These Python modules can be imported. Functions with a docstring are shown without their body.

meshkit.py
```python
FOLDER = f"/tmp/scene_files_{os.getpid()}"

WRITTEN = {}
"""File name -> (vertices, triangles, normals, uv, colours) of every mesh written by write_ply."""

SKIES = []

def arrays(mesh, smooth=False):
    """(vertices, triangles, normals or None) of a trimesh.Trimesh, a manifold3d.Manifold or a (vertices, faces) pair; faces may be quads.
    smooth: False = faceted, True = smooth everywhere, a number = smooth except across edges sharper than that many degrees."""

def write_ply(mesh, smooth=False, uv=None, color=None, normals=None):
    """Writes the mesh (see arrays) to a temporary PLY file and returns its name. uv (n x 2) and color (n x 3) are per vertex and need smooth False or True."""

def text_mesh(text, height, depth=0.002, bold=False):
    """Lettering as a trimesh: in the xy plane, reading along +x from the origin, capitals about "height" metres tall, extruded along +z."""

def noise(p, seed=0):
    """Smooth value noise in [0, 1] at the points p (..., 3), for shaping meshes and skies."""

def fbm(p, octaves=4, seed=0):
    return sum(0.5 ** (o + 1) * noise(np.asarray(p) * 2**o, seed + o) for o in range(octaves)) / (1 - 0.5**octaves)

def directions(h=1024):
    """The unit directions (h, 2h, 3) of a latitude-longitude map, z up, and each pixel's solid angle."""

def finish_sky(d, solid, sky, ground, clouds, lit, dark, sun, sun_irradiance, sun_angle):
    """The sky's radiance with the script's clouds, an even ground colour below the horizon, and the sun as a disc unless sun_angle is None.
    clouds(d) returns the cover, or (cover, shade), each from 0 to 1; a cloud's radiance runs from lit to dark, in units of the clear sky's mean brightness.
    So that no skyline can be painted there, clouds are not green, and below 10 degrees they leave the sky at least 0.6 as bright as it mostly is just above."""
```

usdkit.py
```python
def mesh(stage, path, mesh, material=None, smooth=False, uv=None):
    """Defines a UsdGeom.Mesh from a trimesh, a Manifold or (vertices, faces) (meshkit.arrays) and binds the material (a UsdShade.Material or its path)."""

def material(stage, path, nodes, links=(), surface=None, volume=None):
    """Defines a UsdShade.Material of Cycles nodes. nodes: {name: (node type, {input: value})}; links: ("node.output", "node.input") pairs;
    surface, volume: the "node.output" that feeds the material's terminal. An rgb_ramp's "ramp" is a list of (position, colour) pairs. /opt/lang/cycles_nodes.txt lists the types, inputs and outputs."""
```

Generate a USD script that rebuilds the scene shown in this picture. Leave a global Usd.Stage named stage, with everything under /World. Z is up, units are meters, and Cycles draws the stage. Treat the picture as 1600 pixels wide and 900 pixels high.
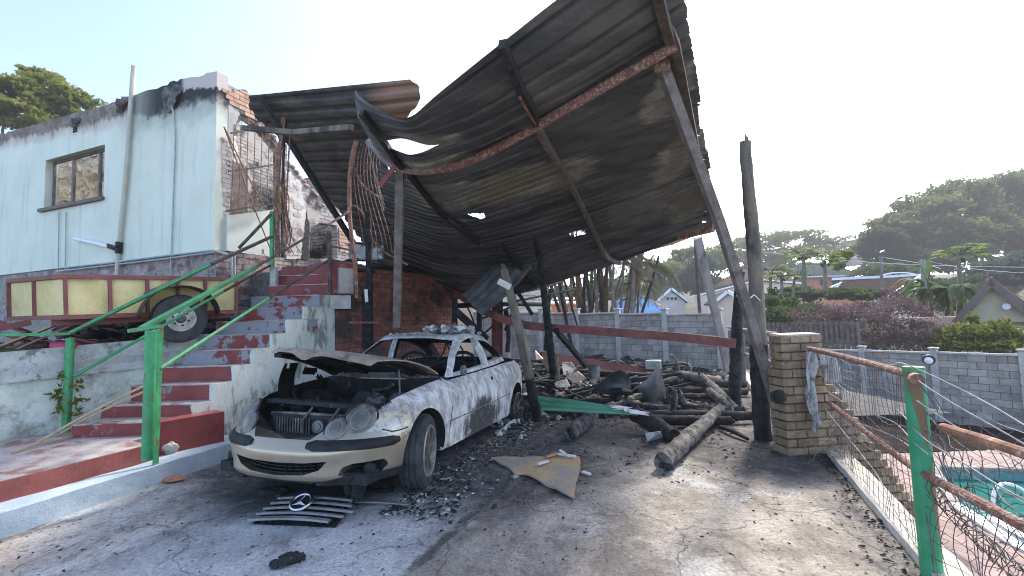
import math, random
import numpy as np
import trimesh
import manifold3d as m3
import shapely
from shapely.geometry import Polygon, LineString, Point
from scipy.interpolate import RectBivariateSpline, CubicSpline, PchipInterpolator
import usdkit, meshkit
from pxr import Usd, UsdGeom, UsdLux, UsdShade, Gf, Sdf, Vt

stage = Usd.Stage.CreateInMemory()
UsdGeom.SetStageUpAxis(stage, "Z")
world = UsdGeom.Xform.Define(stage, "/World")
UsdGeom.Scope.Define(stage, "/World/Looks")

# ---------------------------------------------------------------- camera, sky, sun
F, PITCH, ROLL, CAM_H = 712.0, 0.069, 0.031, 1.45   # focal length in photo pixels, tilt up, roll, lens height
_FW = np.array([0, math.cos(PITCH), math.sin(PITCH)])
_UP0 = np.array([0, -math.sin(PITCH), math.cos(PITCH)])
_RT = np.array([math.cos(ROLL), 0, 0]) - _UP0 * math.sin(ROLL)
_UP = _UP0 * math.cos(ROLL) + np.array([math.sin(ROLL), 0, 0])
cam = UsdGeom.Camera.Define(stage, "/World/camera")
cam.AddTransformOp().Set(Gf.Matrix4d(*_RT, 0, *_UP, 0, *(-_FW), 0, 0, 0, CAM_H, 1))
cam.CreateHorizontalApertureAttr(36.0)
cam.CreateVerticalApertureAttr(20.25)
cam.CreateFocalLengthAttr(36.0 * F / 1600)
cam.CreateClippingRangeAttr((0.05, 5000))
EXPOSURE = 1.95
cam.CreateExposureAttr(EXPOSURE)
SUN_AZ, SUN_EL = math.radians(36), math.radians(47)
S = np.array([math.sin(SUN_AZ) * math.cos(SUN_EL), math.cos(SUN_AZ) * math.cos(SUN_EL), math.sin(SUN_EL)])
usdkit.material(stage, "/World/Looks/sky", {
    "sky": ("sky_texture", {"sky_type": "single_scattering", "sun_disc": False, "sun_elevation": SUN_EL, "sun_rotation": SUN_AZ, "altitude": 50.0, "air_density": 0.75, "aerosol_density": 2.1, "ozone_density": 1.0}),
    "bg": ("background_shader", {"strength": 0.12})}, [("sky.color", "bg.color")], surface="bg.background")
dome = UsdLux.DomeLight.Define(stage, "/World/sky")
UsdShade.MaterialBindingAPI.Apply(dome.GetPrim()).Bind(UsdShade.Material.Get(stage, "/World/Looks/sky"))
dome.GetPrim().SetCustomDataByKey("kind", "structure")
sun = UsdLux.DistantLight.Define(stage, "/World/sun")
sun.CreateNormalizeAttr(True)
sun.CreateIntensityAttr(0.33)
sun.CreateAngleAttr(6.0)
sun.CreateColorAttr((1.0, 0.94, 0.85))
sun.AddRotateZOp().Set(-math.degrees(SUN_AZ))
sun.AddRotateXOp().Set(-(90 - math.degrees(SUN_EL)))

# ---------------------------------------------------------------- from photo pixels to places
CAM = np.array([0, 0, CAM_H])


def ray(u, v):
    return _FW + _RT * ((u - 800) / F) - _UP * ((v - 450) / F)


def G(u, v, z=0.0):
    r = ray(u, v)
    return CAM + r * ((z - CAM_H) / r[2])


def P(u, v, d):
    r = ray(u, v)
    return CAM + r * (d / r[1])


def hit(u, v, p0, n):
    r = ray(u, v)
    return CAM + r * (np.dot(np.asarray(p0) - CAM, n) / np.dot(r, n))


def pix(p):
    p = np.asarray(p, float) - CAM
    d = p @ _FW
    return np.stack([800 + F * (p @ _RT) / d, 450 - F * (p @ _UP) / d], -1)


# ---------------------------------------------------------------- stage helpers
_used = {}


def numbered(parent, name):
    k = (parent, name)
    _used[k] = _used.get(k, 0) + 1
    return name if _used[k] == 1 else f"{name}_{_used[k]-1:03d}"


def tag(prim, label=None, cat=None, group=None, kind=None):
    for k, v in (("label", label), ("category", cat), ("group", group), ("kind", kind)):
        if v:
            prim.SetCustomDataByKey(k, v)


class T:
    """A thing: an Xform at its base under /World; add() defines one mesh part (world coordinates unless local=True)."""

    def __init__(self, name, label=None, cat=None, base=(0, 0, 0), rot=0.0, group=None, kind=None):
        self.path = "/World/" + numbered("/World", name)
        self.x = UsdGeom.Xform.Define(stage, self.path)
        self.base, self.rot = np.asarray(base, float), rot
        self.x.AddTranslateOp().Set(tuple(map(float, base)))
        if rot:
            self.x.AddRotateZOp().Set(math.degrees(rot))
        tag(self.x.GetPrim(), label, cat, group, kind)
        c, s = math.cos(rot), math.sin(rot)
        self.R = np.array([[c, -s, 0], [s, c, 0], [0, 0, 1.0]])

    def loc(self, p):
        return (np.asarray(p, float) - self.base) @ self.R

    def glob(self, p):
        return np.asarray(p, float) @ self.R.T + self.base

    def add(self, name, mesh, mat, parent=None, local=False, smooth=False, label=None, kind=None):
        v, f, _ = meshkit.arrays(mesh)
        if not local:
            v = self.loc(v)
        pp = parent or self.path
        path = pp + "/" + numbered(pp, name)
        m = usdkit.mesh(stage, path, (v, f), MATS[mat], smooth=smooth)
        m.CreateDoubleSidedAttr(True)
        tag(m.GetPrim(), label, kind=kind)
        return path

    # planes through the frame, hit by the ray of a photo pixel, in local coordinates
    def on_y(self, u, v, y=0.0):
        n = self.R @ np.array([0, 1.0, 0])
        return self.loc(hit(u, v, self.glob((0, y, 0)), n))

    def on_x(self, u, v, x=0.0):
        n = self.R @ np.array([1.0, 0, 0])
        return self.loc(hit(u, v, self.glob((x, 0, 0)), n))


def solo(name, mesh, mat, label=None, cat=None, group=None, kind=None, smooth=False):
    path = "/World/" + numbered("/World", name)
    m = usdkit.mesh(stage, path, mesh, MATS[mat], smooth=smooth)
    m.CreateDoubleSidedAttr(True)
    tag(m.GetPrim(), label, cat, group, kind)
    return path


def copy_of(src, name, base, rot=0.0, scale=1.0, label=None, cat=None, group=None):
    """A copy of the thing src by an internal reference."""
    path = "/World/" + numbered("/World", name)
    x = UsdGeom.Xform.Define(stage, path)
    x.GetPrim().GetReferences().AddInternalReference(src.path)
    x.ClearXformOpOrder()
    x.AddTranslateOp(opSuffix="c").Set(tuple(map(float, base)))
    x.AddRotateZOp(opSuffix="c").Set(math.degrees(rot))
    x.AddScaleOp(opSuffix="c").Set((scale, scale, scale))
    x.GetPrim().SetInstanceable(True)
    tag(x.GetPrim(), label, cat, group)
    return path


# ---------------------------------------------------------------- mesh helpers: all return (vertices, triangles)
def tri(v, f):
    v, f = np.asarray(v, float), np.asarray(f, int)
    if f.shape[1] == 4:
        f = np.vstack([f[:, [0, 1, 2]], f[:, [0, 2, 3]]])
    return v, f


def cat(*ms):
    vs, fs, n = [], [], 0
    for m in ms:
        v, f, _ = meshkit.arrays(m)
        vs.append(v)
        fs.append(f + n)
        n += len(v)
    return np.vstack(vs), np.vstack(fs)


def bevel_box(size, at=(0, 0, 0), b=0.0, R=None, jit=0.0, rng=None):
    """A box with its base axes R (rows), bevelled by b; jit moves its corners a little."""
    sx, sy, sz = np.asarray(size, float) / 2
    if b <= 0:
        c = np.array([[x, y, z] for x in (-sx, sx) for y in (-sy, sy) for z in (-sz, sz)])
        if jit:
            c = c + rng.uniform(-jit, jit, c.shape)
        f = np.array([[0, 1, 3, 2], [4, 6, 7, 5], [0, 4, 5, 1], [2, 3, 7, 6], [0, 2, 6, 4], [1, 5, 7, 3]])
        v, f = tri(c, f)
    else:
        pts = []
        for x in (-1, 1):
            for y in (-1, 1):
                for z in (-1, 1):
                    o = rng.uniform(-jit, jit, 3) if jit else 0
                    for q in ((sx - b, sy - b, sz), (sx - b, sy, sz - b), (sx, sy - b, sz - b)):
                        pts.append(np.array([x, y, z]) * np.array(q) + o)
        h = trimesh.convex.convex_hull(np.array(pts))
        v, f = np.array(h.vertices), np.array(h.faces)
    if R is not None:
        v = v @ np.asarray(R)
    return v + np.asarray(at), f


def zrot(a):
    c, s = math.cos(a), math.sin(a)
    return np.array([[c, s, 0], [-s, c, 0], [0, 0, 1.0]])   # rows: local axes in world


def frames(p):
    p = np.asarray(p, float)
    t = np.gradient(p, axis=0)
    t /= np.linalg.norm(t, axis=1, keepdims=True) + 1e-12
    u = np.cross(t[0], [0, 0, 1.0])
    if np.linalg.norm(u) < 1e-3:
        u = np.array([1.0, 0, 0])
    us = []
    for k in range(len(p)):
        u = u - t[k] * np.dot(u, t[k])
        u /= np.linalg.norm(u)
        us.append(u)
    us = np.array(us)
    return t, us, np.cross(t, us)


def tube(p, r, n=8, caps=True, rng=None, rough=0.0):
    """Round tube along the polyline p; r a number or one per point; rough: radial noise as a share of r."""
    p = np.asarray(p, float)
    t, a, b = frames(p)
    r = np.broadcast_to(np.asarray(r, float), (len(p),))
    th = np.linspace(0, 2 * np.pi, n, endpoint=False)
    rr = np.repeat(r[:, None], n, 1)
    if rough:
        rr = rr * (1 + rng.uniform(-rough, rough, rr.shape))
    v = p[:, None] + rr[..., None] * (np.cos(th)[None, :, None] * a[:, None] + np.sin(th)[None, :, None] * b[:, None])
    return _skin(v, caps)


def _skin(v, caps=True):
    k, n = v.shape[:2]
    i, j = np.meshgrid(np.arange(k - 1), np.arange(n), indexing="ij")
    q = np.stack([i * n + j, i * n + (j + 1) % n, (i + 1) * n + (j + 1) % n, (i + 1) * n + j], -1).reshape(-1, 4)
    V = v.reshape(-1, 3)
    _, f = tri(V, q)
    if caps:
        c0, c1 = len(V), len(V) + 1
        V = np.vstack([V, v[0].mean(0), v[-1].mean(0)])
        j = np.arange(n)
        f = np.vstack([f, np.stack([np.full(n, c0), (j + 1) % n, j], 1), np.stack([np.full(n, c1), (k - 1) * n + j, (k - 1) * n + (j + 1) % n], 1)])
    return V, f


def bar(p, w, h=None, twist=0.0, up=(0, 0, 1.0)):
    """Rectangular bar along p (two points or more), w across, h in the up direction."""
    h = h or w
    p = np.asarray(p, float)
    t = np.gradient(p, axis=0)
    t /= np.linalg.norm(t, axis=1, keepdims=True)
    up = np.asarray(up, float)
    rows = []
    for k in range(len(p)):
        a = np.cross(t[k], up)
        if np.linalg.norm(a) < 1e-3:
            a = np.cross(t[k], [0, 1.0, 0])
        a /= np.linalg.norm(a)
        b = np.cross(a, t[k])
        if twist:
            q = twist * k / max(1, len(p) - 1)
            a, b = a * math.cos(q) + b * math.sin(q), b * math.cos(q) - a * math.sin(q)
        rows.append([p[k] + a * w / 2 * sx + b * h / 2 * sy for sx, sy in ((-1, -1), (1, -1), (1, 1), (-1, 1))])
    return _skin(np.array(rows))


def spline(pts, n=24):
    pts = np.asarray(pts, float)
    s = np.r_[0, np.cumsum(np.linalg.norm(np.diff(pts, axis=0), axis=1))]
    return CubicSpline(s, pts)(np.linspace(0, s[-1], n)) if len(pts) > 2 else pts[0] + np.linspace(0, 1, n)[:, None] * (pts[1] - pts[0])


def line(a, b, n=2):
    return np.asarray(a, float) + np.linspace(0, 1, n)[:, None] * (np.asarray(b, float) - np.asarray(a, float))


def grid(v, thick=0.0):
    """Sheet of quads from a (k, n, 3) array, given a thickness if asked."""
    k, n = v.shape[:2]
    i, j = np.meshgrid(np.arange(k - 1), np.arange(n - 1), indexing="ij")
    q = np.stack([i * n + j, i * n + j + 1, (i + 1) * n + j + 1, (i + 1) * n + j], -1).reshape(-1, 4)
    V = v.reshape(-1, 3)
    if not thick:
        return tri(V, q)
    N = normals(v).reshape(-1, 3) * thick / 2
    rim = np.r_[np.arange(n), np.arange(1, k) * n + n - 1, (k - 1) * n + np.arange(n - 2, -1, -1), np.arange(k - 2, 0, -1) * n]
    m = len(V)
    side = np.stack([rim, np.roll(rim, -1), np.roll(rim, -1) + m, rim + m], 1)
    return tri(np.vstack([V + N, V - N]), np.vstack([q, q[:, ::-1] + m, side[:, ::-1]]))


def normals(v):
    a, b = np.gradient(v, axis=0), np.gradient(v, axis=1)
    n = np.cross(a, b)
    return n / (np.linalg.norm(n, axis=-1, keepdims=True) + 1e-12)


def prism(poly, z0, z1):
    """Extrudes a shapely polygon (or list of points) in xy from z0 to z1."""
    if not hasattr(poly, "geom_type"):
        poly = Polygon(poly)
    parts = []
    for g in getattr(poly, "geoms", [poly]):
        if g.geom_type != "Polygon" or g.area < 1e-5:
            continue
        m = trimesh.creation.extrude_polygon(g, z1 - z0, engine="earcut")
        parts.append((np.array(m.vertices) + [0, 0, z0], np.array(m.faces)))
    return cat(*parts) if parts else (np.zeros((3, 3)), np.array([[0, 1, 2]]))


def upright(poly, y0, y1):
    """Extrudes a polygon given in (x, z) along y."""
    v, f = prism(poly, y0, y1)
    return np.stack([v[:, 0], v[:, 2], v[:, 1]], 1), f[:, ::-1]


def upright_x(poly, x0, x1):
    """Extrudes a polygon given in (y, z) along x."""
    v, f = prism(poly, x0, x1)
    return np.stack([v[:, 2], v[:, 0], v[:, 1]], 1), f


def mani(m):
    v, f, _ = meshkit.arrays(m)
    t = trimesh.Trimesh(v, f, process=False)
    t.merge_vertices()
    if t.volume < 0:
        t.invert()
    return m3.Manifold(m3.Mesh(np.asarray(t.vertices, np.float32), np.asarray(t.faces, np.uint32)))


def boxm(x0, x1, y0, y1, z0, z1):
    return bevel_box((x1 - x0, y1 - y0, z1 - z0), ((x0 + x1) / 2, (y0 + y1) / 2, (z0 + z1) / 2))


def xform(m, R=None, t=(0, 0, 0)):
    v, f, _ = meshkit.arrays(m)
    if R is not None:
        v = v @ np.asarray(R)
    return v + np.asarray(t), f


def disc_ring(c, axis, profile, n=28):
    """Surface of revolution: profile of (along axis, radius) points about the point c."""
    axis = np.asarray(axis, float) / np.linalg.norm(axis)
    a = np.cross(axis, [0, 0, 1.0])
    if np.linalg.norm(a) < 1e-3:
        a = np.array([1.0, 0, 0])
    a /= np.linalg.norm(a)
    b = np.cross(axis, a)
    th = np.linspace(0, 2 * np.pi, n, endpoint=False)
    v = np.array([[np.asarray(c) + axis * s + r * (math.cos(t) * a + math.sin(t) * b) for t in th] for s, r in profile])
    return _skin(v, caps=False)


def lump(c, size, rng, n=2, rough=0.25, seed=None):
    """A broken, angular lump."""
    s = trimesh.creation.icosphere(n)
    v = np.array(s.vertices)
    o = rng.uniform(0, 100, 3)
    k = 1 + rough * 2 * (meshkit.fbm(v * 1.7 + o, 3) - 0.5)
    return v * k[:, None] * np.asarray(size) + np.asarray(c), np.array(s.faces)


# ---------------------------------------------------------------- materials
MATS = {}


class N:
    """Small builder of Cycles node graphs."""

    def __init__(self):
        self.n, self.l, self.k = {}, [], 0
        self.n["tc"] = ("texture_coordinate", {})

    def node(self, kind, out, **inp):
        self.k += 1
        name = f"n{self.k}"
        lit = {}
        for k, v in inp.items():
            if isinstance(v, str) and "." in v:
                self.l.append((v, f"{name}.{k}"))
            else:
                lit[k] = v
        self.n[name] = (kind, lit)
        return f"{name}.{out}"

    def noise(self, scale, detail=4.0, rough=0.6, vec="tc.object", dist=0.0, stretch=None, shift=None):
        if stretch or shift:
            vec = self.node("mapping", "vector", vector=vec, scale=stretch or (1, 1, 1), location=shift or (0, 0, 0))
        return self.node("noise_texture", "fac", vector=vec, scale=float(scale), detail=float(detail), roughness=float(rough), distortion=float(dist))

    def voro(self, scale, feature="f1", out="distance", vec="tc.object", stretch=None):
        if stretch:
            vec = self.node("mapping", "vector", vector=vec, scale=stretch)
        return self.node("voronoi_texture", out, vector=vec, scale=float(scale), feature=feature)

    def step(self, v, a, b):
        return self.node("map_range", "result", range_type="smoothstep", value=v, from_min=float(a), from_max=float(b), to_min=0.0, to_max=1.0, clamp=True)

    def math(self, op, a, b=0.0, c=0.0):
        return self.node("math", "value", math_type=op, value1=a, value2=b, value3=c)

    def mix(self, fac, a, b, t="mix"):
        return self.node("mix", "color", mix_type=t, fac=fac, color1=a, color2=b)

    def ramp(self, fac, stops):
        return self.node("rgb_ramp", "color", fac=fac, ramp=stops)

    def xyz(self, vec="tc.object"):
        s = self.node("separate_xyz", "x", vector=vec).split(".")[0]
        return s + ".x", s + ".y", s + ".z"

    def lin(self, x, y, z, a, b, c, d):
        """a x + b y + c z + d of linked coordinates"""
        r = self.math("multiply_add", x, float(a), float(d))
        r = self.math("multiply_add", y, float(b), r)
        return self.math("multiply_add", z, float(c), r)

    def dist(self, p, scale=(1, 1, 1), vec="tc.object"):
        s = self.node("vector_math", "vector", math_type="subtract", vector1=vec, vector2=tuple(map(float, p)))
        s = self.node("vector_math", "vector", math_type="multiply", vector1=s, vector2=tuple(map(float, scale)))
        return self.node("vector_math", "value", math_type="length", vector1=s)

    def bump(self, h, strength=0.4, dist=0.01):
        return self.node("bump", "normal", height=h, strength=float(strength), distance=float(dist))

    def finish(self, name, color, rough=0.8, metal=0.0, normal=None, **kw):
        inp = dict(base_color=color, roughness=rough, metallic=metal, **kw)
        if normal:
            inp["normal"] = normal
        s = self.node("principled_bsdf", "BSDF", **inp)
        MATS[name] = usdkit.material(stage, "/World/Looks/" + name, self.n, self.l, surface=s)


def M(name, c1, c2, scale=6.0, rough=0.8, metal=0.0, bump=0.3, bdist=0.006, fine=60.0, c3=None, t3=(0.58, 0.68), s3=3.0, stretch=None, var=0.0, **kw):
    """General weathered surface: two tones by noise, a third in patches, fine relief."""
    g = N()
    a = g.noise(scale, 5, 0.65, stretch=stretch)
    col = g.mix(g.step(a, 0.35, 0.65), c1, c2)
    if c3 is not None:
        b = g.noise(s3, 6, 0.7, stretch=stretch, shift=(7, 3, 1))
        col = g.mix(g.step(b, *t3), col, c3)
    f = g.noise(fine, 3, 0.6, stretch=stretch)
    col = g.mix(0.35, col, g.ramp(f, [(0.25, (0.35, 0.35, 0.35)), (0.75, (0.75, 0.75, 0.75))]), "overlay")
    if var:
        rnd = g.node("object_info", "random")
        col = g.node("hsv", "color", hue=0.5, saturation=1.0, value=g.math("multiply_add", rnd, 2 * var, 1 - var), fac=1.0, color=col)
    nrm = g.bump(g.math("add", f, g.math("multiply", a, 1.5)), bump, bdist) if bump else None
    g.finish(name, col, rough, metal, nrm, **kw)
# plain weathered surfaces
M("rusty_steel", (0.13, 0.065, 0.045), (0.30, 0.15, 0.09), 9, 0.85, 0.2, 0.5, c3=(0.42, 0.33, 0.28), t3=(0.55, 0.66), s3=14)
M("dark_steel", (0.045, 0.036, 0.033), (0.11, 0.075, 0.06), 7, 0.75, 0.2, 0.4, c3=(0.2, 0.15, 0.12), s3=9)
M("red_oxide_steel", (0.15, 0.045, 0.04), (0.24, 0.08, 0.065), 4, 0.7, 0.1, 0.3, c3=(0.06, 0.04, 0.04), s3=2.5)
M("grey_steel", (0.11, 0.092, 0.083), (0.20, 0.165, 0.15), 8, 0.7, 0.2, 0.4, c3=(0.12, 0.08, 0.07), s3=6)
M("weathered_timber", (0.19, 0.17, 0.15), (0.29, 0.265, 0.24), 5, 0.85, 0, 0.5, c3=(0.10, 0.085, 0.075), s3=4, stretch=(1, 1, 0.18))
M("half_burnt_timber", (0.10, 0.082, 0.062), (0.19, 0.155, 0.115), 6, 0.8, 0, 0.8, 0.012, 60, c3=(0.03, 0.028, 0.028), t3=(0.48, 0.6), s3=2.2, stretch=(1, 1, 0.3))
M("bonnet_paint", (0.27, 0.23, 0.175), (0.42, 0.365, 0.285), 4, 0.5, 0.3, 0.2, c3=(0.13, 0.11, 0.095), t3=(0.54, 0.64), s3=3)
M("green_paint", (0.025, 0.21, 0.075), (0.05, 0.30, 0.115), 5, 0.5, 0, 0.3, c3=(0.15, 0.12, 0.07), t3=(0.56, 0.60), s3=13)
M("mint_plaster_small", (0.60, 0.655, 0.575), (0.67, 0.72, 0.64), 3, 0.85)
M("concrete", (0.34, 0.33, 0.31), (0.46, 0.44, 0.41), 5, 0.9, 0, 0.5, c3=(0.20, 0.19, 0.18), s3=3)
M("coping_grey", (0.30, 0.31, 0.28), (0.44, 0.45, 0.42), 3, 0.9, 0, 0.7, 0.015, 40, c3=(0.16, 0.15, 0.13), t3=(0.54, 0.64), s3=5)
M("block_grey", (0.25, 0.228, 0.20), (0.36, 0.33, 0.295), 3, 0.9, 0, 0.5, c3=(0.19, 0.175, 0.165), t3=(0.52, 0.7), s3=1.2, var=0.2)
M("pillar_brick", (0.19, 0.128, 0.074), (0.28, 0.20, 0.12), 9, 0.85, 0, 0.6, c3=(0.15, 0.10, 0.06), t3=(0.5, 0.62), s3=8, var=0.3)
M("red_brick", (0.20, 0.072, 0.05), (0.29, 0.11, 0.075), 7, 0.85, 0, 0.6, c3=(0.075, 0.05, 0.045), t3=(0.47, 0.6), s3=1.3, var=0.22)
M("white_brick", (0.48, 0.45, 0.41), (0.58, 0.54, 0.50), 7, 0.9, 0, 0.6, c3=(0.22, 0.17, 0.15), t3=(0.5, 0.62), s3=3, var=0.2)
M("orange_brick", (0.40, 0.24, 0.16), (0.52, 0.34, 0.24), 7, 0.9, 0, 0.6, c3=(0.18, 0.12, 0.09), s3=3, var=0.2)
M("plinth_stone", (0.30, 0.22, 0.21), (0.42, 0.34, 0.33), 6, 0.9, 0, 0.7, c3=(0.16, 0.10, 0.10), t3=(0.45, 0.58), s3=4, var=0.2)
M("mortar", (0.20, 0.18, 0.165), (0.30, 0.27, 0.25), 12, 0.95)
M("dark_mortar", (0.06, 0.05, 0.047), (0.13, 0.11, 0.10), 12, 0.95)
M("stair_red", (0.17, 0.03, 0.028), (0.25, 0.05, 0.043), 3, 0.6, 0, 0.3, c3=(0.22, 0.20, 0.20), t3=(0.60, 0.66), s3=4)
M("stair_worn", (0.17, 0.03, 0.028), (0.25, 0.05, 0.043), 3, 0.6, 0, 0.3, c3=(0.24, 0.245, 0.27), t3=(0.46, 0.5), s3=3.2)
M("stair_tread", (0.28, 0.25, 0.24), (0.42, 0.39, 0.37), 6, 0.85, 0, 0.4, c3=(0.22, 0.08, 0.07), t3=(0.54, 0.6), s3=3)
M("flank_white", (0.52, 0.56, 0.50), (0.64, 0.68, 0.62), 2.5, 0.85, 0, 0.4, c3=(0.24, 0.25, 0.20), t3=(0.50, 0.62), s3=4.5, stretch=(1, 1, 0.4))
M("retaining_plaster", (0.42, 0.46, 0.38), (0.60, 0.63, 0.56), 2.2, 0.9, 0, 0.6, 0.015, 40, c3=(0.23, 0.22, 0.18), t3=(0.48, 0.66), s3=2.4)
M("blue_kerb", (0.36, 0.44, 0.50), (0.45, 0.53, 0.58), 4, 0.85, 0, 0.5, c3=(0.20, 0.20, 0.20), t3=(0.58, 0.68), s3=4)
M("landing_top", (0.28, 0.24, 0.23), (0.42, 0.39, 0.37), 4, 0.9, 0, 0.6, c3=(0.24, 0.12, 0.10), t3=(0.52, 0.64), s3=3)
M("red_face", (0.21, 0.055, 0.045), (0.30, 0.085, 0.07), 3, 0.75, 0, 0.4, c3=(0.30, 0.25, 0.24), t3=(0.64, 0.69), s3=7)
M("trailer_yellow", (0.55, 0.43, 0.17), (0.66, 0.53, 0.24), 2.5, 0.6, 0, 0.15, c3=(0.42, 0.36, 0.22), t3=(0.58, 0.7), s3=3)
M("trailer_red", (0.16, 0.05, 0.045), (0.22, 0.075, 0.065), 4, 0.7, 0.1, 0.3)
M("tyre_rubber", (0.018, 0.018, 0.019), (0.04, 0.04, 0.041), 12, 0.75, 0, 0.5, 0.004)
M("white_rim", (0.50, 0.45, 0.38), (0.66, 0.62, 0.56), 8, 0.6, 0, 0.3, c3=(0.28, 0.17, 0.10), t3=(0.56, 0.66), s3=11)
M("black_plastic", (0.009, 0.009, 0.009), (0.02, 0.02, 0.02), 9, 0.5, 0, 0.15, specular_ior_level=0.25)
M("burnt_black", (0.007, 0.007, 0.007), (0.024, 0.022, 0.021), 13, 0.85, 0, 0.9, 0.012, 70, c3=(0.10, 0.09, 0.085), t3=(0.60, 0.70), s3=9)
M("burnt_metal", (0.05, 0.05, 0.052), (0.17, 0.165, 0.16), 7, 0.5, 0.5, 0.4, c3=(0.22, 0.17, 0.12), s3=4)
M("bent_sheet", (0.075, 0.075, 0.075), (0.16, 0.158, 0.155), 3, 0.4, 0.6, 0.25, c3=(0.05, 0.05, 0.05), t3=(0.55, 0.66), s3=2.2)
M("ash", (0.22, 0.21, 0.20), (0.48, 0.47, 0.45), 12, 0.95, 0, 0.9, 0.02, 70, c3=(0.06, 0.06, 0.06), s3=8)
M("light_junk", (0.50, 0.48, 0.45), (0.66, 0.64, 0.6), 6, 0.8, 0, 0.4, c3=(0.2, 0.18, 0.16), s3=5)
M("rust_plate", (0.34, 0.23, 0.12), (0.42, 0.30, 0.17), 2.2, 0.8, 0, 0.3, c3=(0.24, 0.23, 0.20), t3=(0.47, 0.6), s3=1.7)
M("green_sheet", (0.05, 0.19, 0.10), (0.10, 0.27, 0.155), 2, 0.5, 0.1, 0.2, c3=(0.05, 0.08, 0.06), t3=(0.58, 0.7), s3=3)
M("chrome", (0.70, 0.70, 0.71), (0.80, 0.80, 0.81), 8, 0.22, 1.0, 0.1)
M("dull_chrome", (0.30, 0.30, 0.31), (0.42, 0.42, 0.42), 8, 0.35, 0.8, 0.2)
M("alloy", (0.20, 0.19, 0.17), (0.48, 0.46, 0.41), 6, 0.45, 0.6, 0.2)
M("rag", (0.32, 0.30, 0.29), (0.48, 0.46, 0.44), 9, 0.95, 0, 0.9, 0.02, 50, c3=(0.13, 0.12, 0.11), t3=(0.5, 0.62), s3=7)
M("dry_stick", (0.36, 0.25, 0.15), (0.48, 0.35, 0.22), 6, 0.8, 0, 0.3)
M("brown_plank", (0.17, 0.115, 0.085), (0.28, 0.20, 0.15), 5, 0.85, 0, 0.4)
M("cream_pipe", (0.42, 0.39, 0.30), (0.50, 0.47, 0.38), 3, 0.5, 0, 0.1, c3=(0.5, 0.42, 0.22), s3=2)
M("grey_pipe", (0.33, 0.36, 0.35), (0.44, 0.48, 0.46), 5, 0.6, 0, 0.2)
M("pool_paving", (0.27, 0.19, 0.165), (0.34, 0.25, 0.22), 2, 0.85, 0, 0.3, var=0.10)
M("white_paint", (0.74, 0.76, 0.78), (0.80, 0.82, 0.84), 3, 0.5, 0, 0.1)
M("peach_wall", (0.62, 0.45, 0.36), (0.68, 0.51, 0.41), 1.5, 0.9)
M("cream_wall", (0.60, 0.52, 0.38), (0.66, 0.58, 0.44), 1.5, 0.9)
M("olive_wall", (0.46, 0.40, 0.27), (0.52, 0.45, 0.31), 1.5, 0.9)
M("pink_wall", (0.60, 0.52, 0.48), (0.66, 0.58, 0.54), 1.5, 0.9)
M("orange_wall", (0.50, 0.19, 0.11), (0.58, 0.24, 0.14), 1.5, 0.9)
M("brown_wall", (0.28, 0.21, 0.19), (0.34, 0.26, 0.23), 1.5, 0.9)
M("brown_fascia", (0.12, 0.085, 0.075), (0.16, 0.115, 0.10), 3, 0.7)
M("roof_tile_grey", (0.08, 0.06, 0.05), (0.125, 0.095, 0.08), 3, 1.0, 0, 0.4, specular_ior_level=0.0)
M("roof_tile_red", (0.16, 0.06, 0.045), (0.24, 0.10, 0.08), 3, 1.0, 0, 0.4, specular_ior_level=0.0)
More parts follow.
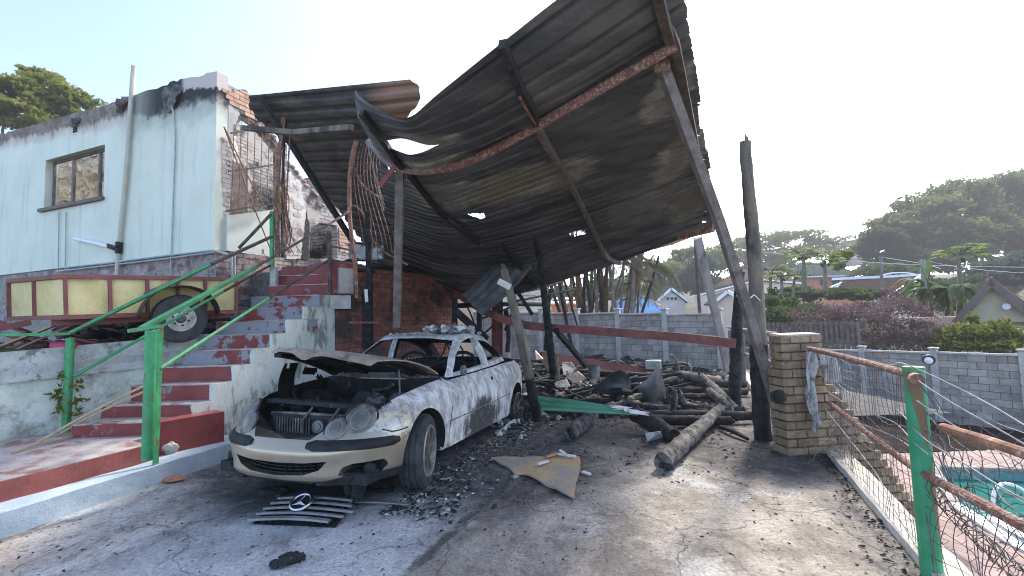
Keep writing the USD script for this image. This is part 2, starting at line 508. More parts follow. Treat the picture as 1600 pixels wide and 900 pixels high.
M("roof_green", (0.04, 0.052, 0.05), (0.06, 0.075, 0.07), 2, 1.0, specular_ior_level=0.0)
M("roof_dark", (0.028, 0.022, 0.019), (0.045, 0.036, 0.031), 2, 1.0, specular_ior_level=0.0)
M("blue_tarp", (0.02, 0.12, 0.30), (0.03, 0.16, 0.36), 2, 0.8, specular_ior_level=0.1)
M("dark_glass", (0.03, 0.035, 0.04), (0.05, 0.055, 0.06), 2, 0.15, 0, 0)
M("bark", (0.13, 0.105, 0.085), (0.22, 0.18, 0.15), 6, 0.9, 0, 0.8, 0.02)
M("dead_frond", (0.13, 0.10, 0.075), (0.22, 0.175, 0.13), 3, 0.9, 0, 0.2)
M("earth", (0.045, 0.055, 0.025), (0.085, 0.085, 0.045), 0.3, 0.95, 0, 0.3, specular_ior_level=0.1)
M("rubble_dark", (0.013, 0.012, 0.011), (0.05, 0.046, 0.043), 18, 0.8, 0, 0.8, 0.02, 80, c3=(0.25, 0.23, 0.21), t3=(0.60, 0.68), s3=14)
M("picket", (0.10, 0.08, 0.07), (0.15, 0.125, 0.11), 4, 0.9)
M("terracotta_bit", (0.36, 0.14, 0.09), (0.44, 0.2, 0.13), 9, 0.85)
M("pool_shell", (0.10, 0.30, 0.28), (0.13, 0.36, 0.33), 1, 0.7, 0, 0)
M("red_plastic", (0.42, 0.03, 0.10), (0.5, 0.05, 0.14), 3, 0.5)
M("copper_wire", (0.36, 0.15, 0.05), (0.46, 0.22, 0.09), 9, 0.5, 0.6, 0.2)


def leaf_mat(name, c1, c2, tr=0.35, scale=1.2):
    g = N()
    a = g.noise(scale, 3, 0.6)
    r = g.node("geometry", "random_per_island")
    col = g.mix(g.step(a, 0.35, 0.65), c1, c2)
    col = g.node("hsv", "color", hue=0.5, saturation=1.0, value=g.math("multiply_add", r, 0.7, 0.65), fac=1.0, color=col)
    p = g.node("principled_bsdf", "BSDF", base_color=col, roughness=0.75, specular_ior_level=0.25)
    t = g.node("translucent_bsdf", "BSDF", color=col)
    s = g.node("mix_closure", "closure", fac=float(tr), closure1=p, closure2=t)
    MATS[name] = usdkit.material(stage, "/World/Looks/" + name, g.n, g.l, surface=s)


leaf_mat("leaf_bright", (0.19, 0.24, 0.03), (0.31, 0.33, 0.06), 0.5)
leaf_mat("leaf_green", (0.07, 0.13, 0.03), (0.115, 0.175, 0.045), 0.45)
leaf_mat("leaf_dark", (0.045, 0.08, 0.028), (0.075, 0.115, 0.04), 0.45)
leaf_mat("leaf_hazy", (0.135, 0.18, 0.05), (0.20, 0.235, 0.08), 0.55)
leaf_mat("leaf_blue", (0.045, 0.085, 0.06), (0.07, 0.115, 0.08), 0.45)
leaf_mat("leaf_lime", (0.20, 0.25, 0.04), (0.32, 0.34, 0.06))
leaf_mat("leaf_papaya", (0.18, 0.28, 0.05), (0.26, 0.36, 0.08), 0.55)
leaf_mat("leaf_burgundy", (0.12, 0.075, 0.078), (0.21, 0.145, 0.145), 0.35)
leaf_mat("leaf_banana", (0.10, 0.19, 0.06), (0.18, 0.27, 0.10), 0.55)
leaf_mat("leaf_dry", (0.20, 0.13, 0.07), (0.30, 0.20, 0.11), 0.3)


def mat_char(name, c1, c2, crack, rough=0.85, scale=24.0):
    """Charred wood: cracked into scales."""
    g = N()
    w = g.node("vector_math", "vector", math_type="add", vector1="tc.object", vector2=g.node("vector_math", "vector", math_type="scale", vector1=g.node("noise_texture", "color", vector="tc.object", scale=5.0, detail=3.0), scale=0.10))
    e = g.voro(scale, "distance_to_edge", "distance", vec=w)
    gap = g.math("multiply", g.step(e, 0.05, 0.01), g.step(g.noise(6, 4, 0.6, shift=(3, 3, 3)), 0.40, 0.58))
    a = g.noise(9, 5, 0.7)
    col = g.mix(g.step(a, 0.38, 0.64), c1, c2)
    col = g.mix(gap, col, crack)
    n = g.noise(70, 3, 0.7)
    h = g.math("subtract", g.math("add", g.math("multiply", a, 0.7), g.math("multiply", n, 0.35)), gap)
    g.finish(name, col, rough, 0, g.bump(h, 0.9, 0.02), specular_ior_level=0.3)


mat_char("charcoal", (0.010, 0.010, 0.010), (0.040, 0.038, 0.037), (0.003, 0.003, 0.003))
mat_char("ashy_log", (0.045, 0.043, 0.041), (0.20, 0.185, 0.165), (0.008, 0.008, 0.008), 0.9, 21.0)


def mat_driveway():
    g = N()
    x, y, z = g.xyz()
    big = g.noise(0.55, 5, 0.6)
    mid = g.noise(2.3, 6, 0.65)
    grain = g.noise(38, 4, 0.7)
    p, q = G(640, 890), G(800, 745)
    d = (q - p)[:2] / np.linalg.norm((q - p)[:2])
    n = np.array([d[1], -d[0]])                                   # towards the right of the old joint
    side = g.lin(x, y, z, n[0], n[1], 0, -float(n @ p[:2]))
    wob = g.math("multiply_add", g.noise(1.4, 5, 0.6, shift=(3, 1, 0)), 0.35, -0.175)
    sj = g.math("add", side, wob)
    paint = g.mix(g.step(mid, 0.38, 0.62), (0.36, 0.365, 0.36), (0.51, 0.51, 0.495))
    bare = g.mix(g.step(mid, 0.38, 0.60), (0.235, 0.20, 0.16), (0.40, 0.355, 0.29))
    bare = g.mix(g.step(g.noise(1.1, 6, 0.7, shift=(9, 2, 4)), 0.52, 0.66), bare, (0.50, 0.47, 0.425))
    col = g.mix(g.step(sj, -0.12, 0.10), paint, bare)
    brown = g.mix(0.75, col, (0.33, 0.26, 0.20))                  # earth and dust along the kerb
    col = g.mix(g.math("multiply", g.step(side, -1.4, -2.6), g.step(big, 0.38, 0.6)), col, brown)
    # soot round the burnt floor
    s1 = g.dist((1.1, 7.9, 0), (0.31, 0.34, 1))
    s2 = g.dist((2.8, 4.9, 0), (0.75, 1.1, 1))
    s3 = g.dist((-0.2, 5.0, 0), (0.75, 0.62, 1))
    s4 = g.dist((-2.0, 5.0, 0), (0.65, 0.62, 1))
    s = g.math("minimum", g.math("minimum", s1, s2), g.math("minimum", g.math("multiply", s3, 1.15), g.math("multiply", s4, 1.2)))
    s = g.math("add", s, g.math("multiply_add", g.noise(1.9, 7, 0.72, shift=(1, 5, 0)), 1.1, -0.55))
    soot = g.step(s, 1.28, 0.72)
    dark = g.mix(g.step(g.noise(7, 5, 0.7), 0.4, 0.7), (0.02, 0.02, 0.021), (0.115, 0.108, 0.10))
    col = g.mix(g.math("multiply", soot, 0.93), col, dark)
    wide = g.step(g.noise(0.9, 6, 0.68, stretch=(1, 0.6, 1), shift=(6, 1, 3)), 0.48, 0.70)
    col = g.mix(g.math("multiply", wide, g.math("multiply_add", g.step(sj, -0.3, 0.3), 0.40, 0.25)), col, (0.10, 0.092, 0.088))
    # smudges, flecks, ash, the broken joint and cracks
    sm = g.step(g.noise(3.1, 7, 0.75, stretch=(1, 0.55, 1), shift=(4, 4, 4)), 0.50, 0.66)
    col = g.mix(g.math("multiply", sm, 0.7), col, (0.115, 0.105, 0.10))
    fl = g.step(g.noise(24, 6, 0.78, stretch=(1, 0.7, 1)), 0.60, 0.68)
    col = g.mix(g.math("multiply", fl, 0.8), col, (0.06, 0.055, 0.055))
    ashy = g.step(g.noise(13, 6, 0.75, shift=(2, 8, 0)), 0.62, 0.70)
    col = g.mix(g.math("multiply", ashy, 0.55), col, (0.66, 0.64, 0.61))
    jw = g.math("absolute", g.math("add", side, g.math("multiply_add", g.noise(5, 5, 0.7), 0.13, -0.065)))
    jm = g.math("multiply", g.step(jw, 0.055, 0.012), g.step(g.noise(3.3, 4, 0.6, shift=(0, 0, 7)), 0.40, 0.56))
    col = g.mix(g.math("multiply", jm, 0.85), col, (0.05, 0.047, 0.045))
    warp = g.node("vector_math", "vector", math_type="add", vector1="tc.object", vector2=g.node("noise_texture", "color", vector="tc.object", scale=2.2, detail=5.0))
    cr = g.step(g.voro(0.75, "distance_to_edge", "distance", vec=warp), 0.008, 0.001)
    col = g.mix(g.math("multiply", g.math("multiply", cr, g.step(big, 0.45, 0.6)), 0.5), col, (0.06, 0.055, 0.05))
    col = g.mix(0.6, col, g.ramp(grain, [(0.3, (0.22, 0.22, 0.22)), (0.7, (0.74, 0.74, 0.74))]), "overlay")
    col = g.mix(0.45, col, g.ramp(g.noise(120, 3, 0.7), [(0.3, (0.25, 0.25, 0.25)), (0.7, (0.75, 0.75, 0.75))]), "overlay")
    h = g.math("add", g.math("multiply", grain, 0.5), g.math("add", mid, g.math("multiply", fl, 0.4)))
    h = g.math("subtract", h, g.math("multiply", g.math("maximum", jm, cr), 0.8))
    g.finish("driveway", col, 0.9, 0.0, g.bump(h, 0.9, 0.025))


mat_driveway()


def mat_mint():
    g = N()   # house frame: x along the wall (0 at the corner, negative to its far end), z up
    x, y, z = g.xyz()
    a = g.noise(1.1, 5, 0.6)
    col = g.mix(g.step(a, 0.3, 0.7), (0.645, 0.67, 0.555), (0.72, 0.745, 0.63))
    streak = g.step(g.noise(6, 5, 0.6, stretch=(1, 1, 0.09)), 0.52, 0.70)
    col = g.mix(g.math("multiply", streak, 0.38), col, (0.36, 0.43, 0.42))
    e = g.noise(1.7, 6, 0.68, shift=(3, 0, 1))
    # weathered brown band under the lost eaves
    band = g.lin(x, y, z, 0.056, 0, 1, -5.62)
    band = g.math("add", band, g.math("multiply_add", e, 0.7, -0.35))
    run = g.math("multiply_add", g.noise(7, 4, 0.6, stretch=(1, 1, 0.12)), 0.9, -0.45)
    bm = g.math("multiply", g.step(g.math("add", band, g.math("multiply", run, 0.35)), -0.05, 0.10), g.step(x, -1.9, -2.8))
    brown = g.mix(g.step(g.noise(4, 6, 0.7), 0.4, 0.62), (0.15, 0.11, 0.085), (0.27, 0.215, 0.17))
    pinkish = g.mix(0.5, col, (0.42, 0.25, 0.24))
    col = g.mix(g.math("multiply", g.step(band, -0.26, -0.02), g.step(x, -2.2, -3.4)), col, pinkish)
    col = g.mix(bm, col, brown)
    # black soot above the corner room
    so = g.lin(x, y, z, 0.056, 0, 1, -5.50)
    so = g.math("add", so, g.math("multiply_add", e, 0.9, -0.45))
    sm = g.math("multiply", g.step(so, -0.16, 0.20), g.step(x, -3.0, -1.6))
    sm2 = g.math("multiply", g.step(so, -0.5, 0.1), g.math("multiply", g.step(x, -3.2, -2.0), 0.45))
    col = g.mix(g.math("maximum", sm, sm2), col, (0.022, 0.022, 0.024))
    # pale patch where the plaster fell off at the top
    pp = g.math("subtract", g.lin(x, y, z, 0.15, 0, 1, -5.82), g.math("multiply_add", g.noise(4.2, 6, 0.7, shift=(8, 0, 2)), 0.5, -0.25))
    pl = g.math("multiply", g.step(pp, 0.0, 0.03), g.step(x, -1.0, -0.85))
    col = g.mix(pl, col, (0.50, 0.44, 0.40))
    f = g.noise(60, 3, 0.6)
    g.finish("mint_wall", col, 0.88, 0, g.bump(g.math("add", f, g.math("multiply", a, 3.0)), 0.3, 0.006))


mat_mint()


def mat_side():
    g = N()   # burnt side wall, house frame: y along it, z up
    x, y, z = g.xyz()
    br = g.node("brick_texture", "color", vector=g.node("combine_xyz", "vector", x=y, y=z, z=0.0), color1=(0.44, 0.41, 0.37), color2=(0.34, 0.30, 0.27), mortar=(0.17, 0.15, 0.14), scale=1.0, mortar_size=0.012, brick_width=0.23, row_height=0.085, bias=0.0)
    e = g.noise(1.6, 6, 0.7)
    col = g.mix(g.step(e, 0.47, 0.56), br, (0.42, 0.39, 0.35))
    col = g.mix(g.step(g.noise(1.2, 7, 0.7, shift=(4, 4, 2)), 0.47, 0.60), col, (0.035, 0.033, 0.032))
    f = g.noise(30, 4, 0.7)
    bf = g.node("rgb_to_bw", "val", color=br)
    g.finish("side_wall", col, 0.92, 0, g.bump(g.math("add", f, g.math("multiply", bf, 4.0)), 0.5, 0.012))


mat_side()


def mat_car():
    g = N()   # car frame: x forward, y to its left, z up
    x, y, z = g.xyz()
    e = g.noise(2.6, 6, 0.7)
    fine = g.noise(11, 6, 0.75, stretch=(1, 1, 0.5))
    ash = g.mix(g.step(fine, 0.38, 0.62), (0.36, 0.345, 0.33), (0.74, 0.735, 0.72))
    ash = g.mix(g.math("multiply", g.step(g.noise(3.2, 8, 0.78, stretch=(1, 1, 0.7), shift=(3, 1, 1)), 0.54, 0.68), 0.5), ash, (0.15, 0.125, 0.11))
    ash = g.mix(g.math("multiply", g.step(g.noise(2.1, 5, 0.6, shift=(9, 1, 1)), 0.57, 0.68), 0.6), ash, (0.36, 0.29, 0.19))
    low = g.math("add", g.dist((-1.35, 0.86, 0.36), (1.5, 1, 3.0)), g.math("multiply_add", fine, 1.3, -0.65))
    ash = g.mix(g.step(low, 0.95, 0.55), ash, (0.05, 0.047, 0.045))
    ash = g.mix(g.math("multiply", g.step(g.noise(21, 6, 0.8, shift=(1, 7, 2)), 0.58, 0.68), 0.5), ash, (0.13, 0.10, 0.08))
    ash = g.mix(g.math("multiply", g.step(g.noise(8, 7, 0.8, shift=(5, 7, 2)), 0.55, 0.66), 0.6), ash, (0.80, 0.795, 0.78))
    gold = g.mix(g.step(g.noise(1.5, 3, 0.5), 0.3, 0.7), (0.40, 0.335, 0.24), (0.47, 0.40, 0.295))
    gold = g.mix(g.math("multiply", g.step(g.noise(9, 6, 0.7, stretch=(1, 1, 2)), 0.62, 0.70), 0.5), gold, (0.25, 0.2, 0.15))
    t = g.math("add", g.lin(x, y, z, 1.0, 0, -0.95, 0.20), g.math("multiply_add", e, 1.1, -0.55))
    gm = g.step(t, -0.06, 0.05)
    peel = g.step(g.noise(7, 6, 0.75, shift=(2, 2, 2)), 0.47, 0.53)
    zone = g.step(t, -0.38, -0.05)
    mid = g.mix(peel, (0.27, 0.25, 0.25), (0.60, 0.50, 0.34))
    col = g.mix(zone, ash, mid)
    col = g.mix(gm, col, gold)
    edge = g.math("multiply", g.step(g.math("absolute", t), 0.09, 0.0), 0.7)
    col = g.mix(edge, col, (0.70, 0.66, 0.56))
    rgh = g.math("multiply_add", gm, -0.57, 0.85)
    g.finish("car_paint", col, rgh, g.math("multiply", gm, 0.88), g.bump(g.math("multiply", g.math("add", fine, e), g.math("subtract", 1.0, gm)), 0.5, 0.006), coat_weight=g.math("multiply", gm, 0.5), coat_roughness=0.12)


mat_car()


def mat_lens():
    g = N()
    col = g.mix(g.step(g.noise(9, 4, 0.6), 0.4, 0.65), (0.075, 0.07, 0.06), (0.16, 0.15, 0.13))
    g.finish("headlight_lens", col, 0.18, 0.0, None, coat_weight=0.6, coat_roughness=0.06, ior=1.45)


mat_lens()


def mat_water():
    g = N()
    n = g.bump(g.noise(3.5, 3, 0.5, stretch=(1, 2.2, 1)), 0.25, 0.03)
    g.finish("pool_water", (0.015, 0.115, 0.10), 0.06, 0.0, n, ior=1.33)


mat_water()


# ================================================================ the ground
house_dir = math.radians(21.0)                       # how far the house's grid is turned from the view
gx = np.array([math.cos(house_dir), -math.sin(house_dir), 0])     # along the mint wall, towards its corner
gy = np.array([math.sin(house_dir), math.cos(house_dir), 0])      # into the house
POOL_Z = -0.87
kb0, kb1 = G(0, 841), G(346, 722)                    # foot of the blue kerb
kd = (kb1 - kb0) / np.linalg.norm(kb1 - kb0)
re0, re1 = G(1440, 882), G(1300, 716)                # driveway's right edge
rd = (re1 - re0) / np.linalg.norm(re1 - re0)
pil_front = G(1232, 713)                             # front left foot of the brick pillar
bk0, bk1 = G(1180, 610), G(1152, 582)


def left_x(y):
    ys = [-3, kb0[1], kb1[1], 5.6, 7.2, 9.0, 26]
    k = lambda yy: kb0[0] + kd[0] / kd[1] * (yy - kb0[1])
    return np.interp(y, ys, [k(-3) - 0.05, k(kb0[1]) - 0.05, k(kb1[1]) - 0.05, -2.9, -1.4, -2.2, -7])


def right_x(y):
    k = lambda yy: re0[0] + rd[0] / rd[1] * (yy - re0[1])
    ys = [-3, re1[1], bk0[1], bk1[1], 26]
    e = bk0[0] + (bk1[0] - bk0[0]) / (bk1[1] - bk0[1]) * (26 - bk0[1])
    return np.interp(y, ys, [k(-3), re1[0], bk0[0], bk1[0], e])


ny, nx = 230, 130
yy = np.r_[np.linspace(-16, 1.4, 12, endpoint=False), np.linspace(1.4, 7.5, 150, endpoint=False), np.linspace(7.5, 26, ny - 162)]  # rows behind the camera extended to bounce warm light into the shade
tt = np.linspace(0, 1, nx)
X = left_x(yy)[:, None] + tt[None] * (right_x(yy) - left_x(yy))[:, None]
Y = np.repeat(yy[:, None], nx, 1)
q = np.stack([X, Y, 0 * X], -1)
Z = (meshkit.fbm(q * [0.8, 0.8, 0] + 3.3, 3) - 0.5) * 0.035 + (meshkit.fbm(q * [9, 9, 0] + 7, 3, 5) - 0.5) * 0.010
solo("driveway", grid(np.stack([X, Y, Z], -1)), "driveway", kind="structure", smooth=True)

M("bounce_street_grey", (0.22, 0.20, 0.175), (0.30, 0.275, 0.24), 1.5, 0.9)
solo("street", grid(np.array([[[-40, -60, -0.06], [40, -60, -0.06]], [[-40, -2.5, -0.06], [left_x(-2.5) + 0.3, -2.5, -0.06]]])), "bounce_street_grey", kind="structure")  # unseen sheet added behind the camera to bounce warm light into the shade
# wide ground with the valley and the hill beyond
gxs, gys = np.linspace(-150, 220, 90), np.r_[np.linspace(-30, 40, 50, endpoint=False), np.linspace(40, 420, 60)]
GX, GY = np.meshgrid(gxs, gys)


def terrain_z(x, y):
    base = -2.2 + 0.0 * x
    rise = np.clip((y - 38) / 90, 0, 1.4) ** 1.3 * 6.5 + np.clip((x - 18) / 60, 0, 1) * np.clip((y - 30) / 60, 0, 1) * 5
    return base + rise + (meshkit.fbm(np.stack([x, y, 0 * x], -1) / 14, 3, 2) - 0.5) * 0.8


solo("ground", grid(np.stack([GX, GY, terrain_z(GX, GY)], -1)), "earth", kind="structure", smooth=True)
# ================================================================ left side: kerb, landing, stairs, terraces
rng = np.random.default_rng(11)


def Q(u, v, d):
    return P(u, v, d * 1.246)



def strip_prism(a, b, back, z0, z1, b2=0.015):
    """A long block whose front foot runs a -> b and which reaches back by the vector back."""
    a, b, back = (np.asarray(p, float)[:2] for p in (a, b, back))
    return prism([a, b, b + back, a + back], z0, z1)


nrm_k = np.array([-kd[1], kd[0]])                     # from the driveway towards the landing
ka, kb_ = kb0 - kd * 2.6, kb1 + kd * 0.9
rk0, rk1 = G(0, 786, 0.17), G(236, 720, 0.17)          # foot of the red landing face


def rough_top(m, amt, seed, n=None):
    v, f, _ = meshkit.arrays(m)
    t = trimesh.Trimesh(v, f)
    t = t.subdivide_to_size(0.12, max_iter=8)
    v = np.array(t.vertices)
    return v + (meshkit.fbm(v * 5 + seed, 3, seed)[:, None] - 0.5) * amt * np.array([1, 1, 0.8]), np.array(t.faces)


solo("blue_kerb", rough_top(strip_prism(ka, kb_, nrm_k * 0.75, -0.2, 0.172), 0.02, 3), "blue_kerb", kind="structure")
rkd = (rk1 - rk0) / np.linalg.norm(rk1 - rk0)
ra, rb = rk0 - rkd * 2.4, rk1 + rkd * 0.02
solo("landing", rough_top(prism([ra[:2], rb[:2], rb[:2] + [-0.35, 0.9], [rb[0] - 1.6, rb[1] + 1.2], ra[:2] + [-3.0, 1.2]], 0.0, 0.335), 0.02, 5), "landing_top", kind="structure")
fn = np.array([rkd[1], -rkd[0], 0])
solo("landing_edge", rough_top(prism([ra[:2] + fn[:2] * 0.012, rb[:2] + fn[:2] * 0.012, rb[:2] - fn[:2] * 0.05, ra[:2] - fn[:2] * 0.05], 0.15, 0.331), 0.012, 6), "red_face", kind="structure")

# --- staircase
st = T("staircase", "worn red staircase climbing from the landing to the burnt house", "staircase", tuple(G(250, 700, 0.17)))
uR = [300, 327, 362, 392, 421, 446, 472, 499, 514, 516, 551]
uL = [158, 205, 250, 285, 305, 338, 366, 392, 420, 436, 440]
vR = [631, 597, 569, 544, 521, 501, 480, 460, 442, 422, 405]
RISE = 0.1874
Rp, Lp = [], []
for k in range(11):
    d = 1.1025 * (4.73 + 0.229 * k)
    Rp.append(P(uR[k], vR[k], d if k < 10 else 7.72))
    Lp.append(P(uL[k], vR[k], d + 0.06 if k < 10 else 7.82))
zT = [0.612 + RISE * k for k in range(11)]
low_l, low_r = G(112, 664, 0.475), G(300, 690, 0.475)
flank_end = P(523, 500, 7.34)
for k in range(-1, 11):
    if k < 0:
        a, b, z1 = low_l, np.array([Rp[0][0] - 0.02, 5.0, 0]), 0.475
        back = [Rp[1], Lp[1]]
    else:
        a, b, z1 = Lp[k], Rp[k], zT[k]
        j, e = min(k + 2, 10), min(k + 1, 10)
        if k < 9:
            back = [Rp[e] + (Rp[j] - Rp[e]) * 0.9, Lp[j]]
        else:
            back = [Rp[k] + [0.25, 0.7, 0], Lp[k] + [0.0, 0.9, 0]]
    poly = Polygon([a[:2], b[:2]] + [p[:2] for p in back]).buffer(0)
    slab = prism(poly, z1 - RISE - (0.02 if k < 0 else 0.0), z1 - 0.012)
    st.add("step", rough_top(slab, 0.012, 40 + k), "stair_worn" if k in (3, 4, 5, 6, 7) else "stair_red")
    st.add("tread", rough_top(prism(poly.buffer(0.008, join_style=2), z1 - 0.012, z1), 0.012, 60 + k), "stair_tread")
# white plastered flank under the step ends
fl_dir = (Rp[8] - Rp[0])[:2]
fl_dir = fl_dir / np.linalg.norm(fl_dir)
fl_nrm = np.array([fl_dir[1], -fl_dir[0]])
ang = math.atan2(fl_dir[1], fl_dir[0])
ss = [float((Rp[k] - Rp[0])[:2] @ fl_dir) for k in range(9)]
prof = [(-0.03, 0.0)]
for k in range(-1, 8):
    s0 = ss[k] if k >= 0 else -0.03
    zt = zT[k] if k >= 0 else 0.475
    s1 = ss[k + 1]
    prof += [(s0, zt - 0.003), (s1, zt - 0.003)]
s_end = float((flank_end - Rp[0])[:2] @ fl_dir)
prof += [(ss[8], zT[7] - 0.16), (s_end, zT[7] - 0.17), (s_end, 0.0)]
v, f = upright(Polygon(prof).buffer(0), -0.30, 0.0)
Rm = np.array([[fl_dir[0], fl_dir[1], 0], [-fl_nrm[0], -fl_nrm[1], 0], [0, 0, 1.0]])
off = np.array([Rp[0][0], Rp[0][1], 0]) + np.r_[fl_nrm * 0.012, 0]
v[:, 1] = v[:, 1] + 0.30
st.add("flank_wall", rough_top((v @ Rm + off, f), 0.012, 90), "flank_white")
c0, c1 = Q(497, 483, 5.72), Q(548, 483, 5.98)
cdir = (c1 - c0)[:2] / np.linalg.norm((c1 - c0)[:2])
cn = np.array([-cdir[1], cdir[0]])
st.add("capping_slab", rough_top(prism([c0[:2], c1[:2], c1[:2] + cn * 0.4, c0[:2] + cn * 0.4], c0[2], Q(497, 461, 5.72)[2]), 0.02, 91), "concrete")
b0, b1 = Q(514, 460, 5.80), Q(553, 460, 6.05)
bd = (b1 - b0)[:2] / np.linalg.norm((b1 - b0)[:2])
bn = np.array([-bd[1], bd[0]])
st.add("landing_block", rough_top(prism([b0[:2], b1[:2], b1[:2] + bn * 0.9, b0[:2] + bn * 0.9], b0[2], 2.484), 0.015, 92), "stair_red")
pz0, pz1 = Q(530, 458, 5.86), Q(552, 420, 6.03)
st.add("bare_patch", rough_top(prism([pz0[:2] - bn * 0.008, pz1[:2] - bn * 0.008, pz1[:2] + bn * 0.1, pz0[:2] + bn * 0.1], pz0[2], pz1[2]), 0.012, 93), "concrete", label="patch of bare concrete where the red paint has gone")
w0 = Q(428, 445, 5.95)
st.add("newel", bevel_box((0.09, 0.09, 0.55), w0 + [0, 0, 0.02], 0.01), "concrete")
# low red wall beside the kerb
p0, p1 = G(250, 712, 0.172), G(350, 690, 0.172)
pd = (p1 - p0)[:2] / np.linalg.norm((p1 - p0)[:2])
pn = np.array([-pd[1], pd[0]])
zt0, zt1 = P(250, 660, p0[1])[2], P(350, 643, p1[1])[2]
wl = prism([p0[:2], p1[:2], p1[:2] + pn * 0.22, p0[:2] + pn * 0.22], 0.10, zt0)
v, f = wl
sl = (v[:, :2] - p0[:2]) @ pd
v[:, 2] = np.where(v[:, 2] > 0.3, zt0 + (zt1 - zt0) * sl / np.linalg.norm((p1 - p0)[:2]), v[:, 2])
solo("low_wall", rough_top((v, f), 0.012, 94), "stair_red", "low dark red wall between the stairs and the blue kerb", "wall")

# --- retaining wall on the left and the yard it holds
rwa, rwb = G(0, 695, 0.335) + [-0.22, 0.22, 0], P(310, 523, 6.2) + [-0.05, 0.12, 0]
rwd = (rwb - rwa)[:2] / np.linalg.norm((rwb - rwa)[:2])
rwn = np.array([-rwd[1], rwd[0]])
q0, q1 = rwa[:2] - rwd * 2.5, rwb[:2] + rwd * 0.1
L = np.linalg.norm(q1 - q0)
sN, zN = 60, 14
sv = np.linspace(0, L, sN)
ztop = np.interp(sv, [0, 2.5, L], [P(0, 552, rwa[1])[2] - 0.12, P(0, 552, rwa[1])[2], 1.37])
A_ = np.zeros((zN, sN, 3))
for i in range(zN):
    z = 0.2 + (ztop - 0.2) * i / (zN - 1)
    o = (meshkit.fbm(np.stack([sv * 1.6, z * 1.6, 0 * z], -1), 3, 4) - 0.5) * 0.06 + (0.05 * (1 - i / (zN - 1)) if i < zN - 3 else -0.02)
    A_[i, :, :2] = q0 + sv[:, None] * rwd - rwn * o[:, None]
    A_[i, :, 2] = z
cop = A_[-5:] + np.r_[-rwn * 0.035, 0]
cop[-1, :, 2] += 0.012
back = A_[-1:] + np.r_[rwn * 0.22, 0]
solo("retaining_wall", grid(np.concatenate([A_, back, back - [0, 0, 1.0]])), "retaining_plaster", "stained pale plaster retaining wall below the yellow trailer", "wall", smooth=False)
solo("wall_coping", grid(np.concatenate([cop[:1] + np.r_[rwn * 0.05, 0], cop, cop[-1:] + np.r_[rwn * 0.3, 0]])), "coping_grey", "cracked grey concrete coping along the top of the retaining wall", "coping")
hc = P(335, 390, 8.0)                                 # foot of the house's near corner
hz = hc[2]
yard = Polygon([q0 + rwn * 0.1, q1 + rwn * 0.1, [hc[0] + 0.9, hc[1] + 1.0], hc[:2] + gx[:2] * 0.1 + gy[:2] * 2.0, hc[:2] - gx[:2] * 14 + gy[:2] * 0.5, hc[:2] - gx[:2] * 14 - gy[:2] * 4])
v, f = prism(yard, -2.0, 1.29)
solo("upper_yard", (v, f), "earth", kind="structure")
tz = 2.47
ter = Polygon([Lp[10][:2] + [0.0, 0.1], Rp[10][:2] + [0.05, 0.1], P(582, 415, 8.07)[:2], P(706, 430, 10.0)[:2], (-1.2, 14), hc[:2] + gy[:2] * 8, hc[:2] + gy[:2] * 0.7 + gx[:2] * 0.02]).buffer(0)
solo("upper_terrace", prism(ter.buffer(-0.02), -1.0, tz - 0.02), "dark_mortar", kind="structure")

# ================================================================ bricks as single pieces


def bricks(th, name, parent, org, ax, nrm, poly, mats, bl=0.22, bh=0.075, joint=0.011, depth=0.05, cap=300, seed=1, jit=0.0015, proud=0.0, miss=0.0):
    """Lays bricks in the plane through org (ax along, z up) wherever they fall inside poly given in (along, z)."""
    r = np.random.default_rng(seed)
    ax, nrm = np.asarray(ax, float), np.asarray(nrm, float)
    Rw = np.stack([ax, -nrm, [0, 0, 1.0]])
    s0, z0, s1, z1 = poly.bounds
    out = []
    prep = shapely.prepared.prep(poly.buffer(0.006))
    row = 0
    z = z0
    while z + bh <= z1 + bh * 0.6:
        s = s0 - (bl + joint) * (0.5 if row % 2 else 0.0)
        while s < s1:
            a, b = max(s, s0), min(s + bl, s1)
            if b - a > 0.035:
                bx = shapely.box(a, z, b, min(z + bh, z1))
                if not prep.contains(bx):
                    g = poly.intersection(bx)
                    if g.area > 0.4 * bx.area:
                        a, zz0, b, zz1 = g.bounds
                    else:
                        a = b
                else:
                    zz0, zz1 = z, min(z + bh, z1)
                if b - a > 0.03 and zz1 - zz0 > 0.02 and r.random() >= miss:
                    out.append((a, b, zz0, zz1))
            s += bl + joint
        z += bh + joint
        row += 1
    extra = []
    for i, (a, b, zz0, zz1) in enumerate(out):
        o = r.uniform(-0.004, 0.004) + proud
        c = np.asarray(org) + ax * (a + b) / 2 + nrm * (o - depth / 2) + np.array([0, 0, (zz0 + zz1) / 2])
        m = bevel_box((b - a, depth, zz1 - zz0), (0, 0, 0), 0.0, Rw, jit, r)
        m = (m[0] + c, m[1])
        if i < cap:
            th.add(name, m, mats[r.integers(len(mats))], parent)
        else:
            extra.append(m)
    if extra:
        th.add(name + "work", cat(*extra), mats[0], parent, kind="stuff")
    return len(out)


